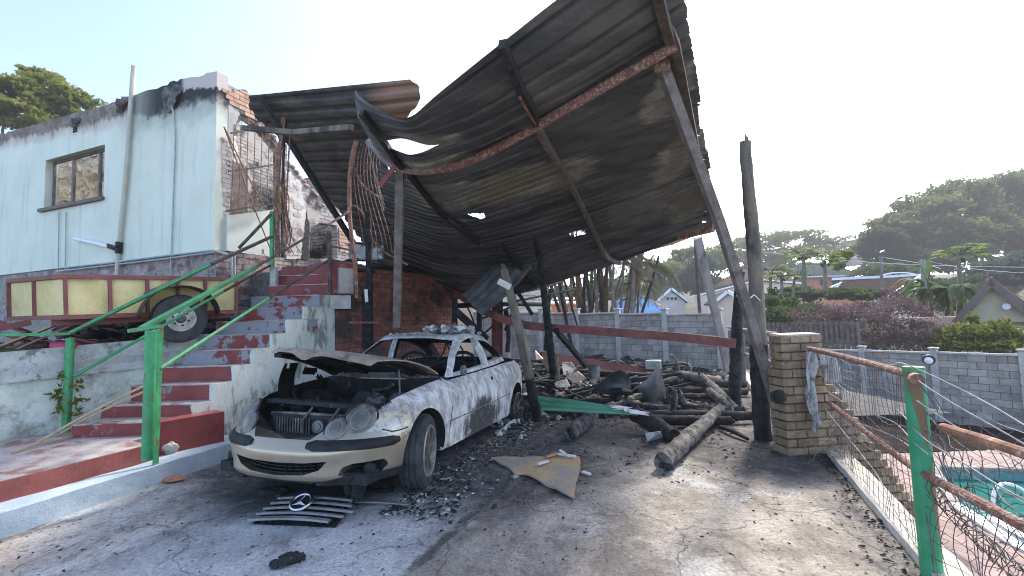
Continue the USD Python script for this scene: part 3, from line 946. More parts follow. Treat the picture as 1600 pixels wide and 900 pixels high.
# --- red brick wall that carries the terrace beside the stairs
W0, W1 = P(521, 500, 7.34), P(708, 500, 9.98)
W0[2] = W1[2] = 0
wd = (W1 - W0) / np.linalg.norm(W1 - W0)
wn = np.array([wd[1], -wd[0], 0])
bw = T("terrace_wall", "scorched red brick wall rising behind the burnt car", "brick wall", tuple(W0), math.atan2(wd[1], wd[0]))
top = [bw.on_y(u, v) for u, v in ((521, 484), (548, 484), (549, 447), (556, 432), (582, 421), (640, 427), (690, 432), (708, 437))]
pl = Polygon([(0, -0.1)] + [(p[0], p[2]) for p in top] + [(top[-1][0], -0.1)]).buffer(0)
bw.add("core", upright(pl.buffer(-0.004), 0.012, 0.30), "dark_mortar", local=True)
pv = Polygon([(0, 0.55)] + [(p[0], p[2]) for p in top] + [(top[-1][0], 0.55)]).buffer(0)
print("terrace bricks", bricks(bw, "brick", bw.path, W0, wd, wn, pv, ["red_brick"], seed=5))
e0 = top[-1][0]
bricks(bw, "brick", bw.path, W0 + wd * e0, gy * 0 - wn, wd, Polygon([(0, 0.6), (0.22, 0.6), (0.22, top[-1][2]), (0, top[-1][2])]), ["white_brick"], seed=6, cap=40)
tp = [bw.on_y(u, v) for u, v in ((556, 428), (582, 414), (640, 420), (690, 427), (706, 432))]
bw.add("coping", cat(*[bevel_box((np.linalg.norm((tp[i + 1] - tp[i])[[0, 2]]) + 0.02, 0.34, 0.06), ((tp[i] + tp[i + 1]) / 2 * [1, 0, 1]) + [0, 0.14, -0.02], 0.012) for i in range(4)]), "burnt_black", local=True)

# ================================================================ the burnt house
ho = T("burnt_house", "roofless mint green house gutted by fire, soot over its corner", "house", (hc[0], hc[1], 0), -house_dir)
topx = [(-70, 232), (0, 210), (60, 193), (110, 179), (150, 169), (188, 156), (192, 151), (205, 150), (222, 143), (245, 139), (262, 132), (268, 126), (276, 128), (281, 125), (300, 121), (318, 117), (322, 113), (336, 112)]
mt = [ho.on_y(u, v) for u, v in topx]
mt = [(p[0], p[2]) for p in mt]
mt[-1] = (0.0, mt[-1][1])
rj = np.random.default_rng(3)
dense = []
for (x0, z0), (x1, z1) in zip(mt[:-1], mt[1:]):
    for t in np.linspace(0, 1, max(2, int(abs(x1 - x0) / 0.12)), endpoint=False):
        dense.append((x0 + (x1 - x0) * t, z0 + (z1 - z0) * t + rj.uniform(-0.018, 0.018)))
dense.append(mt[-1])
z_foot = hz
hole_px = [(72, 249), (164, 227), (164, 309), (68, 325)]
hl = [ho.on_y(u, v) for u, v in hole_px]
wx0, wx1 = (hl[0][0] + hl[3][0]) / 2, hl[1][0]
wz1, wz0 = (hl[0][2] + hl[1][2]) / 2, (hl[2][2] + hl[3][2]) / 2
wall = Polygon([(mt[0][0], z_foot), (0, z_foot)] + dense[::-1]).buffer(0)
face = wall.difference(shapely.box(wx0, wz0, wx1, wz1))
wall_path = ho.add("wall", upright(face, 0.0, 0.22), "mint_wall", local=True)
# vent bricks: holes read as small dark slots
av = ho.on_y(118, 202)
for i in range(4):
    for j in range(3):
        ho.add("vent_slot", bevel_box((0.022, 0.02, 0.035), (av[0] - 0.06 + i * 0.04, -0.004, av[2] - 0.05 + j * 0.05)), "burnt_black", wall_path, local=True)
# window: steel frame set deep in the wall, panes gone
wn_path = ho.add("window", cat(boxm(wx0, wx1, 0.13, 0.17, wz0, wz0 + 0.05), boxm(wx0, wx1, 0.13, 0.17, wz1 - 0.05, wz1), boxm(wx0, wx0 + 0.05, 0.13, 0.17, wz0 + 0.05, wz1 - 0.05), boxm(wx1 - 0.05, wx1, 0.13, 0.17, wz0 + 0.05, wz1 - 0.05)), "grey_steel", local=True)
W_ = wx1 - wx0
for fx in (0.36, 0.80):
    ho.add("mullion", boxm(wx0 + fx * W_ - 0.03, wx0 + fx * W_ + 0.03, 0.125, 0.175, wz0 + 0.05, wz1 - 0.05), "grey_steel", wn_path, local=True)
ho.add("sill", boxm(wx0 - 0.10, wx1 + 0.05, -0.07, 0.14, wz0 - 0.07, wz0), "brown_fascia", wn_path, local=True)
# inner wall in ruins behind the window, and the back walls
gN = 60
ix = np.linspace(wx0 - 3.5, wx1 + 1.6, gN)
iz = np.linspace(2.4, 6.7, 56)
IX, IZ = np.meshgrid(ix, iz)
rock = np.abs(meshkit.fbm(np.stack([IX * 3.2, IZ * 3.2, 0 * IX], -1), 4, 8) - 0.5)
IY = 1.8 - 1.4 * rock - 0.15 * meshkit.noise(np.stack([IX * 9, IZ * 9, 0 * IX], -1), 3)
IZ2 = IZ - np.clip(IZ - 6.0, 0, 1) * meshkit.noise(np.stack([IX * 2, 0 * IX, 0 * IX], -1), 4) * 1.2
M("ruin_plaster", (0.50, 0.43, 0.34), (0.74, 0.67, 0.56), 6, 0.95, 0, 0.9, 0.04, 25, c3=(0.20, 0.165, 0.135), t3=(0.54, 0.68), s3=3)
ho.add("inner_wall", grid(np.stack([IX, IY, IZ2], -1), 0.2), "ruin_plaster", local=True)
# plinth of rough bricks under the mint wall
ho.add("plinth_core", cat(upright(Polygon([(mt[0][0], 0.2), (-0.03, 0.2), (-0.03, z_foot - 0.005), (mt[0][0], z_foot - 0.005)]), 0.03, 0.24)), "mortar", local=True)
print("plinth", bricks(ho, "plinth_brick", ho.path, ho.glob((0, 0.03, 0)), gx, -gy, Polygon([(-7.2, 1.75), (0, 1.75), (0, z_foot - 0.03), (-7.2, z_foot - 0.03)]), ["plinth_stone"], bl=0.27, bh=0.125, joint=0.014, seed=8, jit=0.006))
# side wall with the barred opening, broken off in a slope
so = [(336, 112), (343, 122), (350, 133), (372, 138), (385, 141), (402, 158), (408, 190), (438, 226), (452, 252), (470, 277), (490, 297), (506, 320), (530, 347), (548, 366), (556, 384), (560, 404)]
sp_ = [ho.on_x(u, v) for u, v in so]
sp_ = [(p[1], p[2]) for p in sp_]
sp_[0] = (0.23, mt[-1][1])
jag = []
for (x0, z0), (x1, z1) in zip(sp_[:-1], sp_[1:]):
    for t in np.linspace(0, 1, max(2, int(abs(x1 - x0) / 0.09)), endpoint=False):
        jag.append((x0 + (x1 - x0) * t, z0 + (z1 - z0) * t + rj.uniform(-0.045, 0.045)))
jag.append(sp_[-1])
side = Polygon([(0.23, 1.0), (sp_[-1][0], 1.0)] + jag[::-1]).buffer(0)
op = Polygon([(p[1], p[2]) for p in (ho.on_x(u, v) for u, v in ((363, 224), (372, 192), (384, 183), (404, 196), (438, 236), (438, 328), (358, 336)))]).buffer(0)
dr = Polygon([(p[1], p[2]) for p in (ho.on_x(u, v) for u, v in ((486, 356), (500, 348), (527, 352), (528, 404), (484, 404)))]).buffer(0)
side_face = side.difference(op).difference(dr)
sw = ho.add("side_wall", upright_x(side_face, -0.20, -0.012), "side_wall", local=True)


def on_side(pts, jitter=0.0, seed=0):
    r = np.random.default_rng(seed)
    o = [ho.on_x(u, v) for u, v in pts]
    pp = Polygon([(p[1], p[2]) for p in o]).buffer(0)
    if jitter:
        rngp = np.array(pp.exterior.segmentize(0.07).coords if hasattr(pp.exterior, "segmentize") else shapely.segmentize(pp.exterior, 0.07).coords)[:-1]
        pp = Polygon(rngp + r.uniform(-jitter, jitter, rngp.shape)).buffer(0)
    return pp


ho.add("corner_render", upright_x(on_side([(336, 114), (345, 128), (347, 180), (344, 230), (350, 330), (352, 392), (336, 392)], 0.02, 1).intersection(side), -0.012, 0.006), "mint_plaster_small", local=True)
for k, (pts, mname) in enumerate((([(345, 150), (362, 166), (374, 178), (366, 196), (362, 224), (350, 226)], "concrete"), ([(452, 262), (470, 286), (478, 330), (476, 405), (448, 405)], "white_brick"), ([(478, 330), (484, 352), (482, 405), (470, 405)], "burnt_black"))):
    pg = on_side(pts, 0.02, 5 + k).intersection(side_face)
    if not pg.is_empty:
        ho.add("plaster_patch", upright_x(pg, -0.014, 0.003 + 0.002 * k), mname, local=True)
apron = on_side([(353, 337), (425, 328), (425, 402), (353, 392)], 0)
ho.add("apron_panel", upright_x(apron, -0.01, 0.035), "mint_plaster_small", local=True)
ho_s = ho.glob((0.0, 0, 0))
print("upper", bricks(ho, "wall_brick", sw, ho_s + gx * 0.012, gy, gx, on_side([(347, 136), (372, 142), (385, 145), (401, 162), (404, 190), (384, 180), (362, 163)]), ["orange_brick"], seed=9))
print("jamb", bricks(ho, "wall_brick", sw, ho_s + gx * 0.008, gy, gx, on_side([(346, 214), (363, 226), (358, 336), (351, 336), (348, 290)]), ["white_brick"], seed=10, cap=60, bl=0.2))
print("pier", bricks(ho, "wall_brick", sw, ho_s + gx * 0.008, gy, gx, on_side([(446, 262), (466, 292), (470, 330), (468, 398), (446, 398)]), ["white_brick"], seed=12, cap=120, bl=0.2, miss=0.06))
print("gable", bricks(ho, "wall_brick", sw, ho_s + gx * 0.010, gy, gx, on_side([(512, 335), (548, 372), (554, 398), (531, 392), (529, 352)]), ["orange_brick"], seed=13, cap=80, bl=0.2, miss=0.05))
# loose broken bricks along the torn edge
for k in range(34):
    t = rj.uniform(0.30, 1)
    i = int(t * (len(jag) - 1))
    ho.add("broken_brick", xform(lump((0, 0, 0), (0.07, 0.09, 0.05), rj, 1, 0.35), None, (-0.09 + rj.uniform(-0.05, 0.06), jag[i][0], jag[i][1] + 0.0)), ["orange_brick", "white_brick", "mortar"][k % 3], sw, local=True)
side_pl = Polygon([(p[1], p[2]) for p in (ho.on_x(u, v) for u, v in ((336, 394), (425, 392), (432, 470), (336, 478)))])
ho.add("side_plinth_core", upright_x(side_pl, -0.02, 0.02), "mortar", local=True)
print("sidepl", bricks(ho, "plinth_brick", ho.path, ho_s + gx * 0.03, gy, gx, side_pl.buffer(-0.002), ["plinth_stone"], bl=0.25, bh=0.10, joint=0.014, seed=14, jit=0.006, cap=120))
# far walls of the room and the gutted inside
ho.add("room_wall", cat(boxm(-6.5, -0.4, 3.4, 3.6, 1.2, 5.3), boxm(-2.2, -2.0, 0.3, 3.4, 1.2, 6.3)), "side_wall", local=True)
ho.add("room_floor", boxm(-9.5, -0.22, 0.24, 4.6, 1.0, hz - 0.1), "rubble_dark", local=True)
ho.add("door_leaf", boxm(-0.55, -0.5, 0.55, 1.05, hz + 0.1, hz + 1.9), "grey_steel", local=True, label="pale scorched door panel standing inside the barred opening")
for k in range(26):
    ho.add("fallen_rubble", xform(lump((0, 0, 0), (0.16, 0.14, 0.1), rj, 1, 0.4), None, (rj.uniform(-1.2, -0.3), rj.uniform(0.3, 2.4), hz - 0.05 + rj.uniform(0, 0.35))), ["rubble_dark", "mortar", "burnt_black"][k % 3], local=True)
# hanging scrap at the broken eaves
for u, v, s in ((268, 150, 1.0), (190, 162, 0.6), (118, 190, 0.4)):
    c = ho.on_y(u, v, -0.04)
    w = 0.22 * s
    gg = np.array([[[c[0] - w + w * 2 * i / 5 + 0.03 * math.sin(j), -0.05 - 0.05 * math.sin(i * 2 + j), c[2] + 0.18 * s - 0.5 * s * j / 5 * (1 - 0.5 * abs(i / 5 - 0.4))] for i in range(6)] for j in range(6)])
    ho.add("eaves_scrap", grid(gg, 0.01), "burnt_metal", local=True)
# pipes and cables fixed to the wall


def wall_pts(pts, y=-0.06):
    return [ho.on_y(u, v, y) for u, v in pts]


pv_ = wall_pts([(209, 103), (204, 170), (198, 260), (190, 345), (186, 386)])
ho.add("vent_pipe", tube(spline(pv_, 14), 0.042, 10), "cream_pipe", local=True)
lo_ = wall_pts([(185, 392), (183, 432)])
ho.add("drain_pipe", tube(lo_, 0.042, 10), "cream_pipe", local=True, label="yellowed lower length of drain pipe")
jn = wall_pts([(186, 378), (185, 396)])
ho.add("pipe_joint", tube(jn, 0.058, 10), "black_plastic", local=True)
el = wall_pts([(117, 373), (150, 380), (170, 385)], -0.09)
ho.add("waste_pipe", tube(el, 0.04, 10), "white_paint", local=True)
ho.add("waste_elbow", tube(wall_pts([(168, 384), (180, 388), (186, 384)], -0.08), 0.047, 10), "black_plastic", local=True)
ho.add("conduit", tube(wall_pts([(265, 153), (271, 175), (274, 217), (273, 250), (270, 330), (268, 392), (266, 430)], -0.03), 0.016, 6), "grey_pipe", local=True)
ho.add("water_pipe", tube(wall_pts([(101, 418), (175, 410), (260, 399), (334, 391), (357, 397)], -0.06), 0.018, 6), "grey_pipe", local=True)
ho.add("water_pipe", tube(wall_pts([(88, 424), (175, 414), (260, 404), (334, 394)], -0.05), 0.014, 6), "grey_pipe", local=True)
for u in (92, 103):
    ho.add("water_pipe", tube(wall_pts([(u, 331), (u - 1, 418)], -0.03), 0.012, 6), "grey_pipe", local=True)
ho.add("side_pipe", tube([ho.on_x(362, 398, 0.08), ho.on_x(363, 438, 0.08)], 0.02, 6), "grey_pipe", local=True)
ho.add("side_pipe", tube([ho.on_x(366, 398, 0.08), ho.on_x(367, 438, 0.08)], 0.02, 6), "grey_pipe", local=True)

# barred steel screen in front of the opening, bent forward by the heat
bg = T("burglar_screen", "rusty steel burglar bars sagging before the gutted opening", "burglar bars", tuple(ho.glob((0.2, 0.8, 2.4))))
X0 = 0.16


def sx(u, v, x=X0):
    return ho.glob(ho.on_x(u, v, x))


for pts in (((361, 208), (400, 201), (440, 196)), ((357, 268), (400, 262), (436, 256)), ((353, 330), (395, 323), (430, 318))):
    bg.add("rail", bar([sx(*p) for p in pts], 0.035, 0.03), "dark_steel")
for i in range(7):
    u = 366 + i * 11
    bg.add("upright_bar", tube([sx(u, 194 - (i % 3) * 5, X0 - 0.03), sx(u - 2, 262, X0 - 0.03), sx(u - 4, 327, X0 - 0.03)], 0.008, 5), "rusty_steel")
for a, b in (((350, 198), (426, 398)), ((352, 202), (414, 325))):
    bg.add("brace_rod", tube([sx(*a, 0.3), sx((a[0] + b[0]) / 2, (a[1] + b[1]) / 2 + 4, 0.36), sx(*b, 0.34)], 0.012, 5), "rusty_steel")

# ================================================================ handrails
d_a = G(105, 674, 0.335)[1]


def handrail(name, label, base):
    return T(name, label, "handrail", base, group=None)


hr = handrail("handrail", "green steel handrail on the retaining wall side of the stairs", tuple(G(105, 674, 0.335)))
A0 = P(108, 522, d_a)
Aend = P(424, 370, 7.0)
hr.add("post", tube([G(103, 676, 0.33), P(110, 528, d_a)], 0.042, 14), "green_paint")
hr.add("top_rail", cat(bar([P(-60, 522, 4.9), P(30, 523, 4.97), A0 + [-0.0, 0, 0.005]], 0.075, 0.032), bar(line(A0 + [0, 0, 0.006], P(330, 413, 5.72), 4), 0.075, 0.032)), "green_paint")
hr.add("top_rail", bar(line(P(330, 413, 5.72), Aend, 3), 0.06, 0.03), "dark_steel", label="scorched upper length of the rail")
hr.add("mid_rail", tube(line(P(116, 588, d_a), P(350, 455, 6.05), 4), 0.018, 10), "green_paint")
hr.add("mid_rail", tube(line(P(350, 455, 6.05), Q(423, 414, 6.0), 4), 0.018, 10), "dark_steel", label="scorched upper length of the lower rail")
hr.add("upper_post", bar([Q(425, 464, 5.98), Q(425, 330, 6.02)], 0.055, 0.055, up=(0, 1, 0)), "green_paint")
hr.add("upper_brace", tube([Q(373, 388, 5.9), Q(424, 334, 6.0)], 0.025, 10), "dark_steel")
d_b = G(232, 720, 0.335)[1]
hb = handrail("handrail", "green steel handrail on the open side, its upper end burnt to rust", tuple(G(232, 720, 0.335)))
hb.add("post", tube([G(230, 718, 0.33), P(236, 517, d_b)], 0.043, 14), "green_paint")
d_c = G(244, 724, 0.172)[1]
hb.add("flat_post", bar([G(243, 726, 0.17), P(251, 513, d_c)], 0.055, 0.02, up=(1, 0, 0)), "green_paint")
Bt = P(250, 513, d_c)
hb.add("top_rail", bar([P(205, 517, d_c + 0.02), Bt + [0, 0, 0.02]], 0.085, 0.035), "green_paint")
hb.add("top_rail", bar(line(P(222, 513, d_c + 0.02), Q(400, 417, 5.2), 3), 0.075, 0.035), "green_paint")
hb.add("top_rail", bar(line(Q(400, 417, 5.2), Q(512, 352, 5.75), 3), 0.06, 0.033), "dark_steel", label="scorched middle length of the rail")
hb.add("top_rail", bar(line(Q(512, 352, 5.75), Q(547, 329, 5.95), 3), 0.055, 0.033), "rusty_steel", label="rusted top end of the rail")
hb.add("mid_rail", tube(line(P(250, 576, d_c), Q(420, 466, 5.2), 4), 0.019, 10), "green_paint")
hb.add("mid_rail", tube(line(Q(420, 466, 5.2), Q(514, 406, 5.75), 4), 0.019, 10), "dark_steel", label="scorched top end of the lower rail")
hb.add("upper_post", bar([Q(516, 460, 5.74), Q(514, 362, 5.74)], 0.05, 0.05, up=(0, 1, 0)), "dark_steel")

# verandah posts and the twisted gate above the stairs
vp = T("verandah_post", "rusted steel verandah post bowed over at the stair head", "post", tuple(Q(557, 465, 5.95)))
vp.add("post", bar(spline([Q(558, 466, 5.95), Q(553, 400, 5.97), Q(546, 330, 6.0), Q(546, 290, 6.0), Q(550, 245, 5.95), Q(557, 220, 5.9)], 16), 0.055, 0.055, up=(0, 1, 0)), "rusty_steel")
for v0, v1 in ((384, 395), (405, 416)):
    vp.add("stub_rail", tube([Q(517, v0, 5.76), Q(553, v1 - 3, 5.96)], 0.016, 6), "grey_steel")
vp = T("verandah_post", "brown rusted angle iron post nearest the barred opening", "post", tuple(Q(434, 400, 6.2)))
vp.add("post", bar([Q(434, 402, 6.2), Q(432, 320, 6.25), Q(436, 240, 6.3), Q(445, 175, 6.35)], 0.07, 0.03, up=(0, 1, 0)), "rusty_steel")
vp.add("post", bar([Q(441, 402, 6.24), Q(441, 320, 6.3), Q(443, 240, 6.35), Q(447, 178, 6.38)], 0.025, 0.05, up=(0, 1, 0)), "dark_steel")
vp.add("brace", bar([Q(446, 176, 6.36), Q(475, 210, 6.6)], 0.03, 0.02), "dark_steel")
vp.add("side_rod", tube([Q(453, 210, 6.35), Q(448, 300, 6.3), Q(440, 398, 6.2)], 0.014, 6), "rusty_steel")
tw = T("strap_bundle", "tangle of rusty hanging strips beside the stair post", "metal strips", tuple(Q(440, 400, 6.1)))
for k in range(13):
    u = 432 + k * 1.5
    tw.add("strip", bar(spline([Q(u, 285 + rj.uniform(-10, 14), 6.15), Q(u + rj.uniform(-3, 4), 330, 6.1), Q(u + rj.uniform(-5, 12), 372, 6.05), Q(u + rj.uniform(-10, 30), 395, 6.0)], 8), 0.016, 0.006), ["rusty_steel", "copper_wire", "dark_steel"][k % 3])
gt = T("security_gate", "twisted rusty security gate hanging between two verandah posts", "gate", tuple(Q(590, 400, 6.0)))
for pts in (((558, 222), (585, 260), (560, 300), (604, 305), (640, 325)), ((545, 320), (562, 326), (580, 372), (615, 402), (637, 414))):
    gt.add("frame_bar", bar(spline([Q(u, v, 6.05) for u, v in (pts if pts[0][1] > 300 else ((556, 262), (566, 288), (588, 305), (612, 318), (640, 330)))], 14), 0.03, 0.02, up=(0, 1, 0)), "rusty_steel")
for k in range(9):
    u0 = 556 + k * 4.2
    u1 = 560 + k * 7.5
    gt.add("gate_bar", tube(spline([Q(u0 + 4, 222 + k * 2, 5.95), Q(u0 - 2 + k * 1.2, 290, 6.05), Q(u0 + 6 + k * 2.2, 340, 6.05), Q(u1 + 8, 380 + (k % 4) * 8, 6.0)], 10), 0.008, 5), "rusty_steel")
gt.add("straight_bar", bar([Q(573, 222, 5.9), Q(600, 330, 6.02)], 0.02, 0.02), "grey_steel")
for u0, v0, u1, v1, d0, d1, lab, m in ((625, 268, 620, 510, 3.75, 4.6, "long grey steel post standing before the red brick wall", "grey_steel"), (576, 372, 578, 540, 6.0, 5.95, "blackened timber post with a white tag against the brick wall", "charcoal")):
    t_ = T("verandah_post", lab, "post", tuple(Q(u1, v1, d1)))
    if m == "charcoal":
        t_.add("post", bar([Q(578, 540, 5.98), Q(577, 440, 6.0), Q(575, 330, 6.05)], 0.085, 0.085, up=(0, 1, 0)), "charcoal")
        t_.add("lower_post", bar([Q(572, 545, 6.02), Q(570, 460, 6.05)], 0.10, 0.06, up=(0, 1, 0)), "burnt_black")
        t_.add("tag_plate", bar([Q(573, 472, 5.92), Q(572, 452, 5.92)], 0.05, 0.012, up=(0, 1, 0)), "light_junk")
        t_.add("ledge_board", bar([Q(546, 504, 5.9), Q(594, 504, 5.95)], 0.06, 0.03), "red_oxide_steel")
    else:
        t_.add("post", bar([Q(u1, v1, d1), Q(u0, v0, d0)], 0.085, 0.06, up=(0, 1, 0)), m)
ap = T("scorched_cabinet", "scorched white cabinet lying on the terrace behind the posts", "cabinet", tuple(Q(565, 398, 7.0)))
a0, a1 = Q(537, 402, 6.9), Q(596, 404, 7.2)
dd = (a1 - a0)[:2] / np.linalg.norm((a1 - a0)[:2])
Rw = np.array([[dd[0], dd[1], 0], [-dd[1], dd[0], 0], [0, 0, 1.0]])
cen = (a0 + a1) / 2 + [0, 0.2, 0.12]
M("scorched_white", (0.26, 0.25, 0.23), (0.42, 0.41, 0.38), 3, 0.8, 0, 0.4, c3=(0.06, 0.055, 0.05), t3=(0.5, 0.58), s3=4)
ap.add("body", bevel_box((0.62, 0.35, 0.30), cen, 0.02, Rw), "scorched_white")
ap.add("lid", bevel_box((0.64, 0.37, 0.03), cen + [0, 0, 0.172], 0.008, Rw), "burnt_metal")
for k in range(20):
    c = P(rj.uniform(470, 700), 408, rj.uniform(8.0, 9.6))
    if ter.contains(Point(c[0], c[1])):
        solo("terrace_rubble", lump((c[0], c[1], tz + 0.05), (0.14, 0.12, 0.09), rj, 2, 0.4), ["rubble_dark", "mortar", "burnt_black"][k % 3], "charred rubble lump on the upper terrace", "rubble", "rubble on the terrace")

# ================================================================ trailer
tA, tB = P(100, 496, 5.26), P(369, 487, 6.6)
tD = P(15, 498, 5.75)
hA, hB = P(98, 432, 5.26), P(369, 436, 6.6)
tr = T("trailer", "yellow panelled box trailer with dark red frame parked in the upper yard", "trailer", tuple((tA + tB) / 2 * [1, 1, 0] + [0, 0, 1.3]))
eL, eW = tB - tA, tD - tA
upv = lambda t: (hA - tA) * (1 - t) + (hB - tB) * t
eN = np.cross(eL, [0, 0, 1.0])
eN /= np.linalg.norm(eN)
fN = -eL / np.linalg.norm(eL)
posts_u = [102, 172, 230, 277, 320, 369]
ts = []
for u in posts_u:
    k = (u - 800) / F
    ts.append((k * tA[1] - tA[0]) / (eL[0] - k * eL[1]))
ts = np.clip(ts, 0, 1)


def tq(t, w, h):
    return tA + eL * t + eW * w + upv(t) * h


for i in range(5):
    t0, t1 = ts[i] + 0.012, ts[i + 1] - 0.012
    g_ = np.array([[tq(t, 0, h) - eN * 0.012 + eN * 0.02 * (meshkit.noise(np.array([t * 9, h * 2, i])) - 0.5) for t in np.linspace(t0, t1, 7)] for h in np.linspace(0.06, 0.94, 5)])
    tr.add("panel", grid(g_, 0.012), "trailer_yellow")
for i in range(2):
    w0, w1 = (0.02, 0.49) if i == 0 else (0.53, 0.97)
    g_ = np.array([[tq(0, w, h) - fN * 0.012 for w in np.linspace(w0, w1, 5)] for h in np.linspace(0.06, 0.94, 4)])
    tr.add("panel", grid(g_, 0.012), "trailer_yellow")
for t in ts:
    tr.add("frame_post", bar([tq(t, 0, -0.02), tq(t, 0, 1.02)], 0.05, 0.035, up=tuple(eL)), "trailer_red")
for w in (0.51, 1.0):
    tr.add("frame_post", bar([tq(0, w, 0), tq(0, w, 1)], 0.045, 0.045, up=tuple(eL)), "trailer_red")
for h in (0, 1):
    tr.add("frame_rail", bar([tq(-0.02, 0, h), tq(1.0, 0, h)], 0.05, 0.05), "trailer_red")
    tr.add("frame_rail", bar([tq(0, 0, h), tq(0, 1, h)], 0.05, 0.05), "trailer_red")
    tr.add("frame_rail", bar([tq(0, 1, h), tq(1, 1, h)], 0.05, 0.05), "trailer_red")
tr.add("back_panel", grid(np.array([[tq(t, 1.0, h) for t in (0, 1)] for h in (0.03, 0.97)]), 0.02), "trailer_red")
tr.add("end_panel", grid(np.array([[tq(1.0, w, h) for w in (0, 1)] for h in (0.03, 0.97)]), 0.02), "trailer_red")
tr.add("floor", grid(np.array([[tq(t, w, 0.03) for t in (0, 1)] for w in (0.02, 0.98)]), 0.03), "trailer_red")
tr.add("drawbar", bar([tq(-0.02, 0.5, -0.1), tq(-0.6, 0.55, -0.6)], 0.07, 0.07), "trailer_red")
tr.add("chassis_rail", bar([tq(-0.02, 0.15, -0.12), tq(1.0, 0.15, -0.1)], 0.05, 0.08), "trailer_red")
wc = P(281, 498, 6.02)
ax_ = eN
wh = tr.add("wheel", disc_ring(wc, ax_, [(-0.09, 0.17), (-0.095, 0.25), (-0.075, 0.30), (-0.03, 0.315), (0.03, 0.315), (0.075, 0.30), (0.095, 0.25), (0.085, 0.165)], 36), "tyre_rubber", smooth=40)
rm = tr.add("rim", disc_ring(wc, ax_, [(0.085, 0.168), (0.095, 0.16), (0.07, 0.145), (0.035, 0.137), (0.03, 0.10), (0.055, 0.085), (0.055, 0.05), (0.055, 0.001)], 32), "white_rim", wh, smooth=40)
tr.add("hub", disc_ring(wc, ax_, [(0.05, 0.06), (0.10, 0.054), (0.12, 0.04), (0.122, 0.001)], 20), "burnt_metal", wh, smooth=40)
for k in range(6):
    th = k * math.pi / 3 + 0.3
    a_ = np.array([0, 0, 1.0]) * math.sin(th) + np.cross(ax_, [0, 0, 1.0]) * math.cos(th)
    tr.add("rim_hole", disc_ring(wc + a_ * 0.09, ax_, [(0.056, 0.014), (0.0575, 0.001)], 10), "burnt_black", wh)
arc = [(math.cos(t), math.sin(t)) for t in np.linspace(math.radians(2), math.radians(178), 15)]
et = eL / np.linalg.norm(eL)
gm = np.array([[wc + et * c * 0.43 + np.array([0, 0, 1.0]) * (s_ * 0.40 + 0.03) + ax_ * o for c, s_ in arc] for o in (-0.12, 0.10, 0.13)])
tr.add("mudguard", grid(gm, 0.01), "black_plastic", smooth=40)
tr.add("axle", tube([wc - ax_ * 0.05, wc - ax_ * 1.2], 0.03, 8), "burnt_metal")
wc2 = wc - ax_ * 1.25
tr.add("wheel", disc_ring(wc2, ax_, [(-0.085, 0.001), (-0.09, 0.17), (-0.095, 0.25), (-0.075, 0.30), (0.075, 0.30), (0.095, 0.25), (0.085, 0.165), (0.06, 0.001)], 30), "tyre_rubber", smooth=40)
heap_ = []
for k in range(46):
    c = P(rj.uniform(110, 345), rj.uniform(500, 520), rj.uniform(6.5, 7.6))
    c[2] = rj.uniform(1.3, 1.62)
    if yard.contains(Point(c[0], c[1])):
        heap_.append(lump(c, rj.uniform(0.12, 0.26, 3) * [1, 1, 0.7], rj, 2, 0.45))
solo("scorched_heap", cat(*heap_), "burnt_black", "black lumps added to stand for the shade under the trailer", "heap", kind="stuff")  # black lumps added to deepen the shade under the trailer

# loose timber leaning across the trailer and the yard
for k, (a, b, m, lab) in enumerate((((-40, 560, 5.2), (268, 434, 6.05), "brown_plank", "dark plank leaning behind the green rail, uppermost of the lengths"), ((-40, 556, 5.14), (255, 443, 5.98), "dry_stick", "pale split lath leaning behind the green rail"), ((-30, 570, 5.1), (300, 426, 6.1), "brown_plank", "long brown plank lowest behind the green rail"))):
    solo("timber_plank", bar(line(P(*a), P(*b), 6), 0.06, 0.02), m, lab, "plank")
for k, (a, b) in enumerate((((-60, 515, 5.6), (70, 530, 5.5)), ((110, 527, 5.6), (155, 537, 5.7)), ((-40, 490, 5.5), (45, 520, 5.45)), ((10, 522, 5.6), (60, 540, 5.35)))):
    solo("roof_batten", bar(line(P(*a), P(*b)), 0.07, 0.03), "trailer_red", ["red batten lying left of the trailer's front end", "short red batten beside the crimson tub", "red batten slanting down before the trailer's end panels", "red batten lying on the coping left of the first green post"][k], "batten", "red battens under the trailer")
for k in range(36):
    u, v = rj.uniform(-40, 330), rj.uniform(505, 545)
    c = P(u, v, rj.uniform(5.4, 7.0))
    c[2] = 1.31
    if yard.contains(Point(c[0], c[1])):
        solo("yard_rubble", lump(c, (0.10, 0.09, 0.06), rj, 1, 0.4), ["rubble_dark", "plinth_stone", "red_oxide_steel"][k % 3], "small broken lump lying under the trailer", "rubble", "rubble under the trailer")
solo("crate", bevel_box((0.24, 0.12, 0.09), P(101, 540, 5.35) + [0, 0, 0.0], 0.02, zrot(0.4)), "red_plastic", "crimson plastic tub just above the retaining wall", "tub")
# sticks on the landing
for k, (a, b, lab) in enumerate((((18, 708), (138, 677), "long dry cane lying flat on the landing"), ((55, 694), (225, 603), "dry cane leaning from the landing up to the steps"), ((90, 680), (225, 612), "second dry cane leaning up the steps, close beside the first"))):
    p0 = G(*a, 0.345)
    p1 = G(*b, 0.345) if k == 0 else P(b[0], b[1], 5.0)
    solo("cane", tube(spline([p0, (p0 + p1) / 2 + [0, 0, 0.02], p1], 10), 0.013, 6), "dry_stick", lab, "cane")
